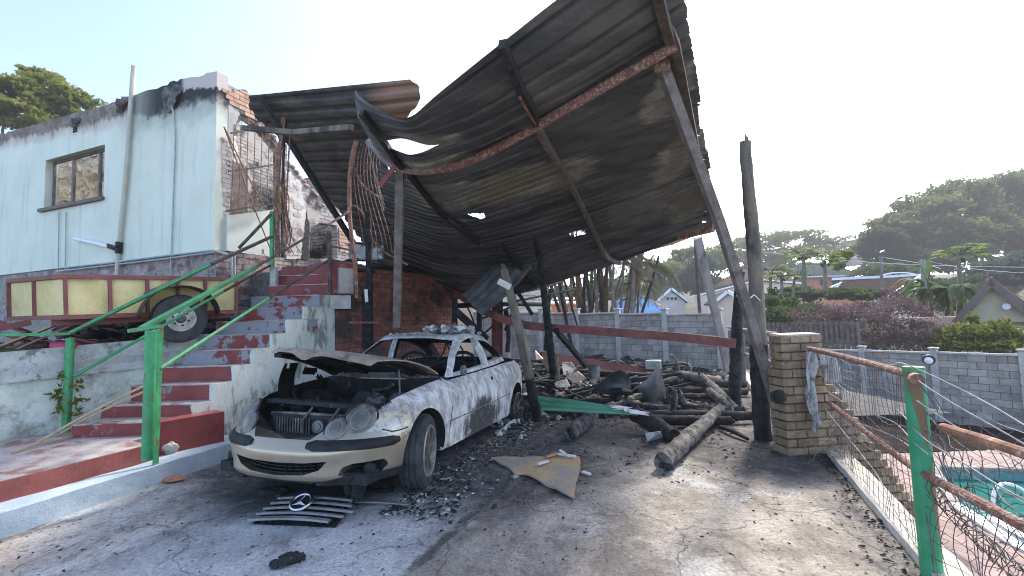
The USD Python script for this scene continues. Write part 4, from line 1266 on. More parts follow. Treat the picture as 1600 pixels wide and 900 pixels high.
# weed growing from the wall by the first post
wd_ = T("wall_weed", "small green weed sprouting from the wall behind the first green post", "weed", tuple(P(100, 640, 5.1)))
vs, fs = [], []
rw = np.random.default_rng(4)
for (u, v, n) in ((97, 588, 20), (92, 615, 30), (95, 636, 24), (122, 600, 20), (123, 625, 20), (118, 645, 14)):
    c = P(u, v, d_a - 0.06)
    for k in range(n):
        o = c + rw.normal(0, 0.028, 3)
        dvec = rw.normal(0, 1, 3)
        dvec /= np.linalg.norm(dvec)
        e = np.cross(dvec, rw.normal(0, 1, 3))
        e /= np.linalg.norm(e)
        i = len(vs)
        vs += [o, o + dvec * 0.04 + e * 0.018, o + dvec * 0.075, o + dvec * 0.04 - e * 0.018]
        fs += [[i, i + 1, i + 2], [i, i + 2, i + 3]]
wd_.add("leaves", (np.array(vs), np.array(fs)), "leaf_bright")
# lump of cement by the flat post, brick scraps and litter on the kerb
solo("cement_lump", lump(G(262, 708, 0.172) + [0, 0, 0.06], (0.09, 0.07, 0.075), rj, 3, 0.5), "concrete", "grey cement lump at the foot of the flat green post", "lump")
solo("terracotta_shard", lump(G(270, 752) + [0, 0, 0.02], (0.10, 0.06, 0.025), rj, 2, 0.4), "terracotta_bit", "flat terracotta shard on the driveway below the blue kerb", "shard")
# ================================================================ the collapsed carport roof
ctrl = [
    [(545, 150, 3.60), (638, 187, 3.33), (740, 104, 3.05), (870, 0, 2.85), (1056, -130, 2.54)],
    [(560, 216, 4.20), (652, 236, 3.95), (750, 204, 3.75), (905, 120, 3.50), (1078, 8, 3.20)],
    [(580, 248, 4.80), (665, 275, 4.50), (770, 236, 4.30), (925, 165, 4.00), (1090, 75, 3.68)],
    [(590, 300, 6.00), (690, 335, 5.90), (790, 300, 5.70), (942, 245, 5.40), (1109, 190, 4.95)],
    [(600, 350, 7.30), (705, 385, 7.40), (810, 362, 7.10), (950, 318, 6.90), (1119, 255, 6.20)],
    [(612, 392, 8.50), (712, 428, 8.90), (828, 412, 8.60), (957, 370, 8.30), (1126, 306, 7.55)],
    [(625, 432, 9.80), (738, 478, 10.2), (850, 448, 9.70), (962, 412, 9.05), (1119, 354, 8.30)],
]
C = np.array([[P(*c) for c in row] for row in ctrl])
rows_t = np.r_[0, np.cumsum(np.linalg.norm(np.diff(C[:, 3], axis=0), axis=1))]
cols_t = np.r_[0, np.cumsum(np.linalg.norm(np.diff(C[0], axis=0), axis=1))]
SP = [RectBivariateSpline(rows_t, cols_t, C[:, :, k], kx=3, ky=1) for k in range(3)]
RL, CL = rows_t[-1], cols_t[-1]


def roof(r, c):
    r, c = np.asarray(r, float), np.asarray(c, float)
    w = 0.09 + 0.10 * np.clip(r / 3, 0, 1)              # the crease is sharp at the front edge and softer behind
    return sum(np.stack([s.ev(r, np.clip(c + w * o, 0, CL)) for s in SP], -1) + np.where((c + w * o > CL) | (c + w * o < 0), 1, 0)[..., None] * 0 for o in (-1, -0.5, 0, 0.5, 1)) / 5


def rc(u, v):
    """Roof coordinates under a photo pixel (nearest of a fine net)."""
    R_, C_ = np.meshgrid(np.linspace(0, RL, 240), np.linspace(0, CL, 160), indexing="ij")
    uv = pix(roof(R_, C_))
    k = np.argmin(((uv - [u, v]) ** 2).sum(-1))
    return R_.ravel()[k], C_.ravel()[k]


def under(u, v, off=0.07):
    """Point just below the roof sheet under a photo pixel."""
    p = roof(*rc(u, v))
    return CAM + (p - CAM) * (1 - off / np.linalg.norm(p - CAM))


def rib(x, pitch, top=0.26, ramp=0.14):
    """Box rib profile, 0 in the pan and 1 on the rib."""
    p = (x / pitch) % 1.0
    return np.clip((top / 2 + ramp - np.abs(p - 0.5)) / ramp, 0, 1)


def mat_roof():
    g = N()   # underside of the burnt roof sheets
    g.n["geo"] = ("geometry", {})
    gv = "geo.position"
    lng = g.noise(2.2, 5, 0.65, vec=gv, stretch=(0.35, 1.4, 1))
    rib_n = g.noise(7, 5, 0.7, vec=gv, stretch=(0.25, 1.3, 1))
    col = g.mix(g.step(lng, 0.35, 0.68), (0.042, 0.043, 0.046), (0.115, 0.11, 0.106))
    m = None
    for (u, v), r, w in (((1040, 150), (0.26, 0.5, 0.6), 1.0), ((1068, 240), (0.36, 1.0, 0.7), 1.0), ((1085, 310), (0.5, 1.0, 0.6), 0.6), ((800, 290), (0.75, 0.62, 0.6), 1.0), ((870, 275), (0.6, 0.5, 0.5), 0.9), ((700, 312), (0.45, 0.7, 0.6), 0.9), ((700, 258), (0.42, 0.24, 0.5), 1.0), ((668, 226), (0.40, 0.16, 0.4), 0.8), ((1010, 320), (0.8, 0.9, 0.6), 0.4)):
        c = roof(*rc(u, v))
        k = g.math("add", g.dist(c, (1 / r[0], 1 / r[1], 1 / r[2]), vec=gv), g.math("multiply_add", rib_n, 1.3, -0.65))
        k = g.math("multiply", g.step(k, 1.05, 0.72), w)
        m = k if m is None else g.math("maximum", m, k)
    old = g.mix(g.step(g.noise(3.1, 6, 0.7, vec=gv), 0.42, 0.62), (0.17, 0.165, 0.13), (0.31, 0.305, 0.26))
    old = g.mix(g.math("multiply", g.step(g.noise(1.3, 4, 0.6, vec=gv, shift=(5, 2, 2)), 0.5, 0.6), 0.8), old, (0.19, 0.155, 0.10))
    col = g.mix(m, col, old)
    col = g.mix(g.math("multiply", g.step(g.noise(9, 6, 0.75, vec=gv, stretch=(0.4, 1.5, 1)), 0.6, 0.7), 0.45), col, (0.24, 0.215, 0.19))
    f = g.noise(26, 4, 0.7, vec=gv)
    g.finish("roof_sheet", col, 0.5, 0.35, g.bump(f, 0.3, 0.005))
    g2 = N()
    g2.n["geo"] = ("geometry", {})
    gv = "geo.position"
    e = g2.noise(2.0, 6, 0.7, vec=gv, stretch=(0.6, 1.5, 1))
    c2 = g2.mix(g2.step(e, 0.4, 0.65), (0.03, 0.029, 0.028), (0.09, 0.078, 0.07))
    k = g2.step(g2.math("add", g2.dist(P(615, 165, 6.5), (1.1, 0.9, 1.2), vec=gv), g2.math("multiply_add", e, 0.9, -0.45)), 0.9, 0.4)
    c2 = g2.mix(k, c2, (0.27, 0.165, 0.115))
    g2.finish("porch_sheet", c2, 0.55, 0.3, g2.bump(g2.noise(26, 4, 0.7, vec=gv), 0.3, 0.005))


mat_roof()
PITCH_R = 0.19
cr_ = T("carport_roof", "huge soot-black corrugated carport roof torn loose and sagging over the car", "roof", tuple(roof(RL / 2, CL / 2)))
n_sh = 9
sheet_w = RL / n_sh
rr_ = np.random.default_rng(21)
slit_row = rows_t[1]
for s in range(n_sh):
    r0, r1 = s * sheet_w, (s + 1) * sheet_w + 0.03
    nr = 62
    nc = 64
    R_, C_ = np.meshgrid(np.linspace(r0, min(r1, RL), nr), np.linspace(0.0, CL + rr_.uniform(-0.03, 0.05), nc), indexing="ij")
    v = roof(R_, C_)
    nrm = normals(v)
    nrm *= np.sign(nrm[..., 2:3])
    flat = 1 - 0.5 * np.exp(-((C_ - cols_t[1]) / 0.35) ** 2)          # ribs crushed at the crease
    h = (0.038 if s < 3 else 0.052) * rib(R_, PITCH_R, 0.12, 0.09) * flat + (0.008 if s % 2 else 0.0)
    h = h + 0.05 * (meshkit.fbm(np.stack([R_ * 0.9, C_ * 0.8, 0 * R_], -1), 3, 6) - 0.5)
    v = v + nrm * h[..., None]
    # the sheets have parted at the crease: one edge springs up, the next sags
    if s in (0, 1):
        gap = np.exp(-((C_ - cols_t[1] + 0.14) / 0.26) ** 2)
        e = (R_ - r0) / sheet_w
        v[..., 2] += np.where(s == 0, 1, -1) * gap * (np.clip(e - 0.45, 0, 1) ** 1.5 * 0.24 if s == 0 else np.clip(0.4 - e, 0, 1) ** 1.5 * 0.20)
    if s < 2:                                                          # torn left ends curl up
        cu = np.clip((0.42 - C_) / 0.42, 0, 1) ** 2
        v += cu[..., None] * np.array([0.03, 0, 0.04 + 0.02 * math.sin(s * 2 + 1)]) + cu[..., None] * 0.02 * meshkit.noise(np.stack([R_ * 7, C_ * 7, 0 * R_], -1), 9)[..., None]
    if s == n_sh - 1:
        pass
    gv, gf = grid(v)
    # small burnt-through holes near the right edge, one torn slit further in
    ctr = v.reshape(-1, 3)[gf].mean(1)
    keep = np.ones(len(gf), bool)
    uv = pix(ctr)
    nz = meshkit.noise(ctr * 16, 31)
    rightness = (C_.reshape(-1)[gf[:, 0]]) / CL
    keep &= ~((rightness > 0.965) & (nz > 0.84))
    for (hu, hv, ru, rv) in ((738, 339, 22, 5.5), (903, 364, 12, 4), (712, 404, 9, 3)):
        hp = None
        keep &= ~((((uv[:, 0] - hu) / ru) ** 2 + ((uv[:, 1] - hv - 0.15 * (uv[:, 0] - hu) * (-0.6)) / rv) ** 2 < 1))
    cr_.add("roof_sheet", (gv, gf[keep]), "roof_sheet", smooth=35)


def roof_bar(r0, c0, r1, c1, w, h, mat, name="purlin", n=26, drop=0.05, label=None):
    p = roof(np.linspace(r0, r1, n), np.linspace(c0, c1, n))
    a, b = roof(np.linspace(r0, r1, n) + 0.02, np.linspace(c0, c1, n)), roof(np.linspace(r0, r1, n), np.linspace(c0, c1, n) + 0.02)
    nn = np.cross(a - p, b - p)
    nn /= np.linalg.norm(nn, axis=1, keepdims=True)
    nn *= np.sign(nn[:, 2:3])
    p = p - nn * drop
    cr_.add(name, bar(p, w, h), mat, label=label)
    return p


def purlin(pts, w, h, mat, off=0.09, label=None, n=9):
    uv = np.array(pts, float)
    s = np.r_[0, np.cumsum(np.linalg.norm(np.diff(uv, axis=0), axis=1))]
    t = np.linspace(0, s[-1], n)
    p = np.array([under(np.interp(x, s, uv[:, 0]), np.interp(x, s, uv[:, 1]), off) for x in t])
    p[1:-1] = (p[:-2] + 2 * p[1:-1] + p[2:]) / 4
    cr_.add("purlin", bar(p, w, h), mat, label=label)


purlin([(1026, -10), (1062, 110), (1100, 290), (1108, 335)], 0.07, 0.10, "dark_steel", 0.08)
purlin([(784, 70), (838, 192)], 0.055, 0.08, "burnt_black", 0.07)
purlin([(838, 197), (905, 310), (945, 395)], 0.055, 0.08, "grey_steel", 0.10)
cr_.add("purlin", bar(spline([under(942, 390, 0.1), P(955, 407, 8.7), P(970, 411, 8.75)], 8), 0.06, 0.08), "grey_steel", label="bent pale tip of the middle purlin")
purlin([(566, 176), (600, 222), (627, 262)], 0.045, 0.06, "burnt_black", 0.06)
purlin([(640, 272), (690, 335), (748, 380)], 0.05, 0.07, "burnt_black", 0.09)
purlin([(786, 384), (836, 446)], 0.05, 0.07, "burnt_black", 0.09)
bm = spline([P(1056, 71, 3.42), P(950, 132, 3.65), P(840, 196, 3.95), P(760, 240, 4.2), P(690, 264, 4.4), P(655, 267, 4.5), P(622, 262, 4.65)], 40)
M("flaking_rust", (0.14, 0.065, 0.05), (0.25, 0.12, 0.09), 16, 0.85, 0.1, 0.9, 0.012, 60, c3=(0.38, 0.29, 0.24), t3=(0.50, 0.62), s3=38, stretch=(1, 1, 1))
cr_.add("beam", tube(bm, 0.042, 12, True, rr_, 0.05), "flaking_rust", label="flaking rusty tube beam bent under the roof")
bt = spline([P(622, 262, 4.65), P(605, 252, 4.75), P(588, 234, 4.9), P(576, 222, 5.0)], 12)
cr_.add("beam", tube(bt, 0.042, 12), "grey_steel")
cr_.add("beam", bar([P(1020, -20, 3.2), P(1055, 70, 3.42), P(1108, 330, 7.6)], 0.07, 0.06), "dark_steel")
cr_.add("bracket", bar([P(622, 254, 4.62), P(593, 291, 4.6)], 0.05, 0.02, up=(0, 1, 0)), "red_oxide_steel")
cr_.add("bracket", bar([under(812, 150, 0.12), under(838, 193, 0.12)], 0.045, 0.02, up=(0, 1, 0)), "rusty_steel")
cr_.add("edge_beam", bar([P(1117, 340, 7.7), P(1112, 358, 7.8), P(1060, 370, 8.2)], 0.12, 0.10), "rusty_steel")
# peeling strip of flashing under the far edge
g_ = np.array([[P(u, v + dv, 8.6 + 0.004 * (1110 - u)) for dv in (0, 3.5, 5 + 3 * math.sin(i * 0.9) ** 2)] for i, (u, v) in enumerate(((1104, 354), (1080, 364), (1050, 375), (1015, 386), (980, 395), (966, 398)))])
M("orange_flashing", (0.42, 0.19, 0.13), (0.52, 0.28, 0.20), 6, 0.8)
cr_.add("flashing", grid(g_, 0.006), "orange_flashing")
# --- folded blue-grey sheet hanging at the low far corner
fs_ = np.zeros((40, 14, 3))
q00, q01, q10, q11 = P(792, 382, 8.8), P(846, 398, 8.9), P(722, 460, 8.0), P(752, 494, 8.3)
for i in range(40):
    for j in range(14):
        a_, b_ = i / 39, j / 13
        fs_[i, j] = (q00 * (1 - b_) + q01 * b_) * (1 - a_) + (q10 * (1 - b_) + q11 * b_) * a_
n_ = normals(fs_)
fs_ = fs_ + n_ * (0.03 * rib(np.linspace(0, 1.0, 14), 0.26))[None, :, None] + np.array([0, 0, -0.10]) * (np.sin(np.linspace(0, np.pi, 40)))[:, None, None]
M("blue_grey_sheet", (0.045, 0.05, 0.058), (0.085, 0.092, 0.10), 3, 0.55, 0.3, 0.2, c3=(0.04, 0.04, 0.045), s3=3)
t_ = T("folded_sheet", "blue grey corrugated sheet hanging folded from the low end of the roof", "roof sheet", tuple(q10))
t_.add("sheet", grid(fs_, 0.004), "blue_grey_sheet", smooth=35)

# ================================================================ porch roof still fixed to the house
pc = [
    [(390, 149, 7.75), (470, 141, 7.3), (560, 132, 6.85), (640, 124, 6.40)],
    [(402, 186, 8.1), (480, 182, 7.7), (570, 176, 7.2), (650, 168, 6.8)],
    [(448, 228, 8.6), (505, 222, 8.25), (560, 219, 8.0), (608, 215, 7.75)],
    [(482, 272, 9.1), (530, 274, 8.9), (575, 277, 8.7), (622, 280, 8.4)],
    [(520, 318, 9.7), (580, 326, 9.5), (660, 340, 9.2), (750, 345, 8.9)],
    [(556, 366, 10.3), (615, 385, 10.2), (690, 400, 10.0), (770, 405, 9.8)],
    [(600, 418, 11.0), (650, 432, 11.0), (720, 445, 10.9), (800, 450, 10.8)],
]
C2 = np.array([[P(*c) for c in row] for row in pc])
r2t = np.r_[0, np.cumsum(np.linalg.norm(np.diff(C2[:, 1], axis=0), axis=1))]
c2t = np.r_[0, np.cumsum(np.linalg.norm(np.diff(C2[0], axis=0), axis=1))]
SP2 = [RectBivariateSpline(r2t, c2t, C2[:, :, k], kx=3, ky=3) for k in range(3)]
pr = T("porch_roof", "burnt ribbed porch roof still hanging from the house above the stairs", "roof", tuple(C2[1, 1]))
ns2 = 6
for s in range(ns2):
    r0, r1 = s * r2t[-1] / ns2, (s + 1) * r2t[-1] / ns2 + (0.04 if s < ns2 - 1 else 0)
    R_, C_ = np.meshgrid(np.linspace(r0, r1, 40), np.linspace(0, c2t[-1], 30), indexing="ij")
    v = np.stack([q.ev(R_, C_) for q in SP2], -1)
    nn = normals(v)
    nn *= np.sign(nn[..., 2:3])
    v = v + nn * (0.04 * rib(R_, 0.24) + (0.012 if s % 2 else 0) + 0.05 * (meshkit.fbm(np.stack([R_, C_, 0 * R_], -1), 3, 16) - 0.5))[..., None]
    pr.add("roof_sheet", grid(v), "porch_sheet", smooth=35)


def porch(u0, v0, d0, u1, v1, d1, w, mat, name="purlin"):
    pr.add(name, bar([P(u0, v0, d0), P(u1, v1, d1)], w, w), mat)


porch(405, 150, 7.6, 442, 210, 7.9, 0.08, "burnt_black", "rafter")
porch(448, 214, 8.0, 556, 385, 10.0, 0.09, "burnt_black", "rafter")
pr.add("purlin", bar([P(380, 200, 7.3), P(460, 207, 6.9), P(550, 199, 6.3)], 0.06, 0.08), "half_burnt_timber", label="half burnt batten along the porch front")
M("pale_metal", (0.30, 0.25, 0.22), (0.42, 0.37, 0.34), 6, 0.6, 0.3, 0.3, c3=(0.15, 0.12, 0.1), s3=5)

# ================================================================ posts of the carport
pr_ = np.random.default_rng(31)


def pole(name, label, pts, r, mat, lower=None, rough=0.10, n=14, cat_="pole", splinter=True):
    t = T(name, label, cat_, tuple(pts[0]))
    c = spline(pts, 40)
    rad = np.broadcast_to(np.asarray(r, float), (40,)) if np.ndim(r) == 0 else np.interp(np.linspace(0, 1, 40), np.linspace(0, 1, len(r)), r)
    rad = rad * (1 + 0.10 * (meshkit.noise(np.stack([np.arange(40) * 0.35, np.arange(40) * 0, np.arange(40) * 0], -1) + pr_.uniform(0, 50)) - 0.5))
    m = tube(c, rad, n, True, pr_, rough * 0.5)
    if lower is None:
        t.add("shaft", m, mat, smooth=30)
    else:
        k = int(lower[0] * 40)
        t.add("shaft", tube(c[k:], rad[k:], n, True, pr_, rough * 0.5), mat, smooth=30)
        t.add("charred_foot", tube(c[:k + 1], rad[:k + 1] * 1.01, n, True, pr_, rough), lower[1], smooth=30)
    if splinter:
        for _ in range(3):
            o = pr_.normal(0, 0.4, 3) * rad[-1]
            t.add("splinter", tube([c[-1] + o - (c[-1] - c[-4]) * 0.3, c[-1] + o * 0.8 + (c[-1] - c[-2]) / np.linalg.norm(c[-1] - c[-2]) * pr_.uniform(0.04, 0.12)], [rad[-1] * 0.35, 0.004], 5), mat)
    return t


f0 = G(1193, 686)
pole("gum_pole", "tall bare gum pole broken off at the top, right of the leaning post", [f0, P(1186, 560, f0[1]), P(1179, 400, f0[1]), P(1170, 300, f0[1]), P(1164, 222, f0[1])], [0.095, 0.09, 0.082, 0.075, 0.062], "half_burnt_timber", (0.30, "charcoal"), 0.12)
f1 = G(1229, 690)
lp = T("leaning_post", "square steel roof post leaning from the pillar up under the roof", "post", tuple(f1))
lp.add("post", bar([f1 + [0, 0, -0.02], P(1170, 490, 4.75), P(1125, 350, 4.4), P(1032, 97, 3.60)], 0.085, 0.075, up=(0, 1, 0)), "grey_steel")
lp.add("wire_tie", tube(spline([P(1150, 462, 4.75), P(1163, 466, 4.72), P(1178, 461, 4.95), P(1188, 470, 5.05)], 12), 0.006, 5), "light_junk")
lp.add("end_plate", bevel_box((0.13, 0.02, 0.12), P(1034, 101, 3.58)), "flaking_rust")
f2 = G(1148, 633)
pole("charred_post", "slim black charred post left of the gum pole", [f2, P(1151, 520, f2[1]), P(1157, 425, f2[1])], [0.095, 0.085, 0.06], "charcoal", None, 0.2)
f3 = G(840, 657)
t3 = pole("charred_post", "thick charred post leaning at the rear wheel of the car", [f3, P(823, 570, f3[1] - 0.1), P(805, 490, f3[1] - 0.2), P(787, 420, f3[1] - 0.25)], [0.07, 0.07, 0.064, 0.05], "half_burnt_timber", (0.28, "charcoal"), 0.14)
t3.add("tag_plate", bevel_box((0.19, 0.012, 0.085), P(788, 444, f3[1] - 0.36), 0.0, np.array([[0.87, 0, -0.5], [0, 1, 0], [0.5, 0, 0.87]])), "light_junk")
pole("charred_post", "thin black post standing under the middle of the roof", [P(866, 590, 8.2), P(855, 500, 8.0), P(848, 440, 7.85), P(837, 374, 7.0)], [0.07, 0.066, 0.06, 0.052], "charcoal", None, 0.15, splinter=False)
pole("thin_pole", "thin dark pole before the boundary wall, left of a leaning timber", [P(1100, 578, 15.6), P(1092, 470, 15.4), P(1086, 372, 15.2)], 0.055, "dark_steel", None, 0.05, splinter=False)
lt = T("leaning_timber", "weathered square timber leaning before the boundary wall", "timber", tuple(P(1139, 565, 10.5)))
lt.add("timber", bar([P(1138, 580, 10.6), P(1118, 490, 10.2), P(1090, 372, 9.6)], 0.15, 0.10, up=(0, 1, 0)), "weathered_timber")
cl_ = T("steel_column", "wide rust red steel column standing behind the car roof", "column", tuple(P(777, 540, 9.6)))
cl_.add("web", bar([P(777, 570, 9.6), P(777, 464, 9.6)], 0.20, 0.02, up=(0, 1, 0)), "red_oxide_steel")
for du in (-8, 8):
    cl_.add("flange", bar([P(777 + du, 570, 9.6), P(777 + du, 462, 9.6)], 0.02, 0.16, up=(0, 1, 0)), "red_oxide_steel")
lb = T("fallen_beam", "long dark red steel channel slung from the brick wall to the black post", "beam", tuple(P(1150, 535, 8.2)))
lb.add("beam", bar(spline([P(708, 457, 9.9), P(760, 487, 8.7), P(800, 503, 8.4), P(860, 512, 8.1), P(1000, 522, 7.5), P(1150, 537, 6.95)], 30), 0.06, 0.14), "red_oxide_steel")
lb = T("fallen_beam", "dark red beam lying on the debris in front of the boundary wall", "beam", tuple(P(1000, 575, 10.5)))
lb.add("beam", bar(spline([P(845, 556, 9.4), P(940, 570, 10.0), P(1060, 590, 10.6)], 12), 0.08, 0.17), "red_oxide_steel")
for k, (a, b, w, lab) in enumerate((((712, 486, 7.6), (760, 530, 7.8), 0.13, "charred diagonal timber at the brick wall end, behind the car roof"), ((868, 515, 8.0), (916, 572, 8.6), 0.09, "charred diagonal strut under the slung beam"), ((808, 455, 9.0), (832, 492, 9.0), 0.09, "short charred stub hanging below the roof edge"))):
    solo("charred_strut", bar(line(P(*a), P(*b), 4), w, w * 0.8), "charcoal", lab, "strut")
BATTENS = ["horizontal black pole in the gap just above the car's roof", 'upper thin rod crossing before the cream outbuilding', 'lower thin rod crossing before the cream outbuilding', 'short thin rod rising behind the steel column', 'black upright stub left of the steel column', 'black upright at the end of the red brick wall', 'black upright stub just right of the steel column', 'black upright before the boundary wall, right of the cream outbuilding', 'thin slanting rod left of the steel column', 'black stub slanting up behind the leaning charred post', 'short thin twig crossing the blocks left of the steel column', 'thick scorched palm pole leaning left before the palm clump', 'thin scorched palm pole beside the thick leaning one']
# thin burnt roof battens and rods in the gap behind the car
for k, (a, b, r) in enumerate((((712, 478, 8.2), (850, 476, 10.5), 0.05), ((780, 462, 9.5), (880, 440, 11), 0.025), ((800, 472, 9.5), (900, 452, 11), 0.025), ((745, 500, 9), (800, 478, 9.4), 0.02), ((748, 482, 9), (745, 545, 9), 0.055), ((711, 460, 8), (713, 540, 8), 0.05), ((790, 485, 9.4), (793, 550, 9.4), 0.05), ((860, 452, 12), (852, 548, 12), 0.05), ((730, 480, 10), (745, 530, 10), 0.02), ((790, 516, 9), (806, 470, 9.2), 0.035), ((740, 528, 9), (770, 508, 9), 0.02), ((873, 430, 13), (893, 540, 13), 0.05), ((880, 432, 13), (905, 520, 13), 0.03))):
    solo("burnt_batten", tube(spline([P(*a), (P(*a) + P(*b)) / 2 + pr_.normal(0, 0.03, 3), P(*b)], 8), r, 6, True, pr_, 0.1), "charcoal", BATTENS[k], "batten", "charred battens in the gap behind the car")
# ================================================================ the burnt car
CPX, CPY, CPSI = -1.615, 4.38, math.radians(17.74)
car = T("burnt_car", "burnt out coupe with its bonnet raised and front bumper still gold", "car", (CPX, CPY, 0.0))
CP, CR = -0.041, -0.010
_f = np.array([-math.sin(CPSI) * math.cos(CP), -math.cos(CPSI) * math.cos(CP), -math.sin(CP)])
_l = np.array([math.cos(CPSI) * math.cos(CR), -math.sin(CPSI) * math.cos(CR), math.sin(CR)])
_u = np.cross(_f, _l)
car.x.ClearXformOpOrder()
car.x.AddTransformOp().Set(Gf.Matrix4d(*_f, 0, *_l, 0, *_u, 0, CPX, CPY, 0, 1))
car.R = np.stack([_f, _l, _u], 1)
Cg = lambda p: car.glob(p)

half = np.array([(0.86, 0), (0.852, 0.22), (0.815, 0.42), (0.735, 0.58), (0.62, 0.71), (0.47, 0.80), (0.30, 0.845), (0.0, 0.862), (-0.6, 0.862), (-1.5, 0.866), (-2.4, 0.864), (-2.9, 0.84), (-3.2, 0.77), (-3.4, 0.60), (-3.48, 0.30), (-3.49, 0)])
hs = np.r_[0, np.cumsum(np.linalg.norm(np.diff(half, axis=0), axis=1))]
csx, csy = PchipInterpolator(hs, half[:, 0]), PchipInterpolator(hs, half[:, 1])
HLEN = hs[-1]


def outline(s):
    """Plan outline at arc length s (negative s = car's right side); returns xy and the outward normal."""
    s = np.asarray(s, float)
    a = np.abs(s)
    sg = np.where(s < 0, -1.0, 1.0)
    x, y = csx(a), csy(a)
    e = 1e-3
    a0, a1 = np.clip(a - e, 0, HLEN), np.clip(a + e, 0, HLEN)
    tx, ty = csx(a1) - csx(a0), csy(a1) - csy(a0)
    l = np.hypot(tx, ty) + 1e-12
    nx, ny = ty / l, -tx / l
    return np.stack([x, y * sg], -1), np.stack([nx, ny * sg], -1)


def s_at_y(y):
    g = np.linspace(0, 1.6, 800)
    return np.interp(abs(y), csy(g), g) * np.sign(y if y else 1)


ztop_pts = np.array([(-3.5, 0.93), (-3.2, 0.985), (-2.6, 0.985), (-1.9, 0.955), (-0.9, 0.915), (-0.5, 0.90), (0.0, 0.855), (0.35, 0.80), (0.6, 0.735), (0.86, 0.655)])
zt_f = PchipInterpolator(ztop_pts[:, 0], ztop_pts[:, 1])
zb_f = PchipInterpolator([-3.5, -3.0, -2.5, -0.5, 0.3, 0.6, 0.9], [0.33, 0.28, 0.24, 0.24, 0.24, 0.235, 0.225])
# inset of the skin at a share t of the height: sill tucked in, widest at the waist, shoulders rounded
t_in = PchipInterpolator([0, 0.06, 0.2, 0.42, 0.58, 0.70, 0.80, 0.88, 0.94, 1.0], [0.045, 0.022, 0.008, 0.0, 0.0, 0.010, 0.034, 0.070, 0.115, 0.20])
t_in_nose = PchipInterpolator([0, 0.10, 0.28, 0.52, 0.62, 0.75, 0.88, 1.0], [0.05, 0.015, 0.012, 0.0, 0.022, 0.060, 0.12, 0.21])


def skin(s, t, out=0.0):
    o, n = outline(s)
    w = np.clip((o[..., 0] - 0.30) / 0.3, 0, 1)
    ins = t_in(t) * (1 - w) + t_in_nose(t) * w
    zb, zt = zb_f(o[..., 0]), zt_f(o[..., 0])
    xy = o - n * (ins - out)[..., None]
    xy = np.where((np.abs(s) < 0.02)[..., None] & np.array([False, True]), 0, xy)
    return np.concatenate([xy, (zb + (zt - zb) * t)[..., None]], -1)


def skin_z(s, z, out=0.0):
    o, _ = outline(s)
    zb, zt = zb_f(o[..., 0]), zt_f(o[..., 0])
    return skin(s, np.clip((z - zb) / (zt - zb), 0, 1), np.broadcast_to(out, np.shape(s)))


NS, NT = 120, 22
sh = np.r_[0, np.sort(np.r_[np.linspace(0.02, 1.5, 52), np.linspace(1.55, HLEN - 0.01, NS - 54)]), HLEN]
sfull = np.r_[sh, -sh[-2:0:-1]]
tv = np.linspace(0, 1, NT)
sk = np.array([skin(sfull, np.full(len(sfull), t), np.zeros(len(sfull))) for t in tv])
n = len(sfull)
V = sk.reshape(-1, 3)
i, j = np.meshgrid(np.arange(NT - 1), np.arange(n), indexing="ij")
qd = np.stack([i * n + j, i * n + (j + 1) % n, (i + 1) * n + (j + 1) % n, (i + 1) * n + j], -1).reshape(-1, 4)
caps = []
m = len(sh)
for k in range(m - 1):
    l0, l1 = k, k + 1
    r0, r1 = (n - k) % n, (n - k - 1) % n
    for base, flip in ((0, False), ((NT - 1) * n, True)):
        a = [base + l0, base + l1, base + r1, base + r0]
        caps.append(a if flip else a[::-1])
_, F1 = tri(V, np.vstack([qd, np.array(caps)]))
F1 = F1[(F1[:, 0] != F1[:, 1]) & (F1[:, 1] != F1[:, 2]) & (F1[:, 0] != F1[:, 2])]
body = mani((V, F1))
print("car body", body.status(), body.volume())


def cutter(m):
    return mani(m)


def plan(poly, z0, z1):
    return cutter(prism(poly, z0, z1))


def inset_poly(x0, x1, d):
    s = np.linspace(0, HLEN, 200)
    o, nn = outline(s)
    p = o - nn * d
    k = (p[:, 0] > x0) & (p[:, 0] < x1)
    p = p[k]
    return Polygon(np.vstack([p, (p * [1, -1])[::-1]])).buffer(0)


cut = plan(inset_poly(-0.56, 0.60, 0.175), 0.40, 2.0)                       # engine bay
cut += plan(inset_poly(-3.1, -0.68, 0.13), 0.34, 2.0)                       # cabin
for x in (0.0, -2.715):
    zc = 0.335 if x == 0 else 0.30
    for sgn in (1, -1):
        c = m3.Manifold.cylinder(0.5, 0.355, 0.355, 48).rotate((90, 0, 0)).translate((x, 1.05 if sgn > 0 else -0.55, zc))
        c2 = m3.Manifold.cube((0.71, 0.5, 0.5), True).translate((x, sgn * 0.8, zc - 0.25))
        cut += c + c2
grille = Polygon([(-0.43, 0.80), (0.43, 0.80), (0.40, 0.66), (0.27, 0.545), (-0.27, 0.545), (-0.40, 0.66)])
cut += cutter(upright_x(grille, 0.45, 1.2))
low_gr = Polygon([(-0.44, 0.40), (-0.25, 0.385), (0, 0.378), (0.25, 0.385), (0.44, 0.40), (0.38, 0.335), (0.25, 0.295), (0, 0.28), (-0.25, 0.295), (-0.38, 0.335)])
cut += cutter(upright_x(low_gr, 0.70, 1.2))
fogp = Polygon([(0.52, 0.30), (0.60, 0.275), (0.735, 0.285), (0.765, 0.335), (0.755, 0.372), (0.60, 0.365), (0.545, 0.345)]).buffer(0.008)
for sgn in (1, -1):
    pg = shapely.affinity.scale(fogp, sgn, 1, origin=(0, 0))
    cut += cutter(upright_x(pg, 0.50, 1.2))
body = body - cut
bv, bf, _ = meshkit.arrays(body)
cc_ = bv[bf].mean(1)
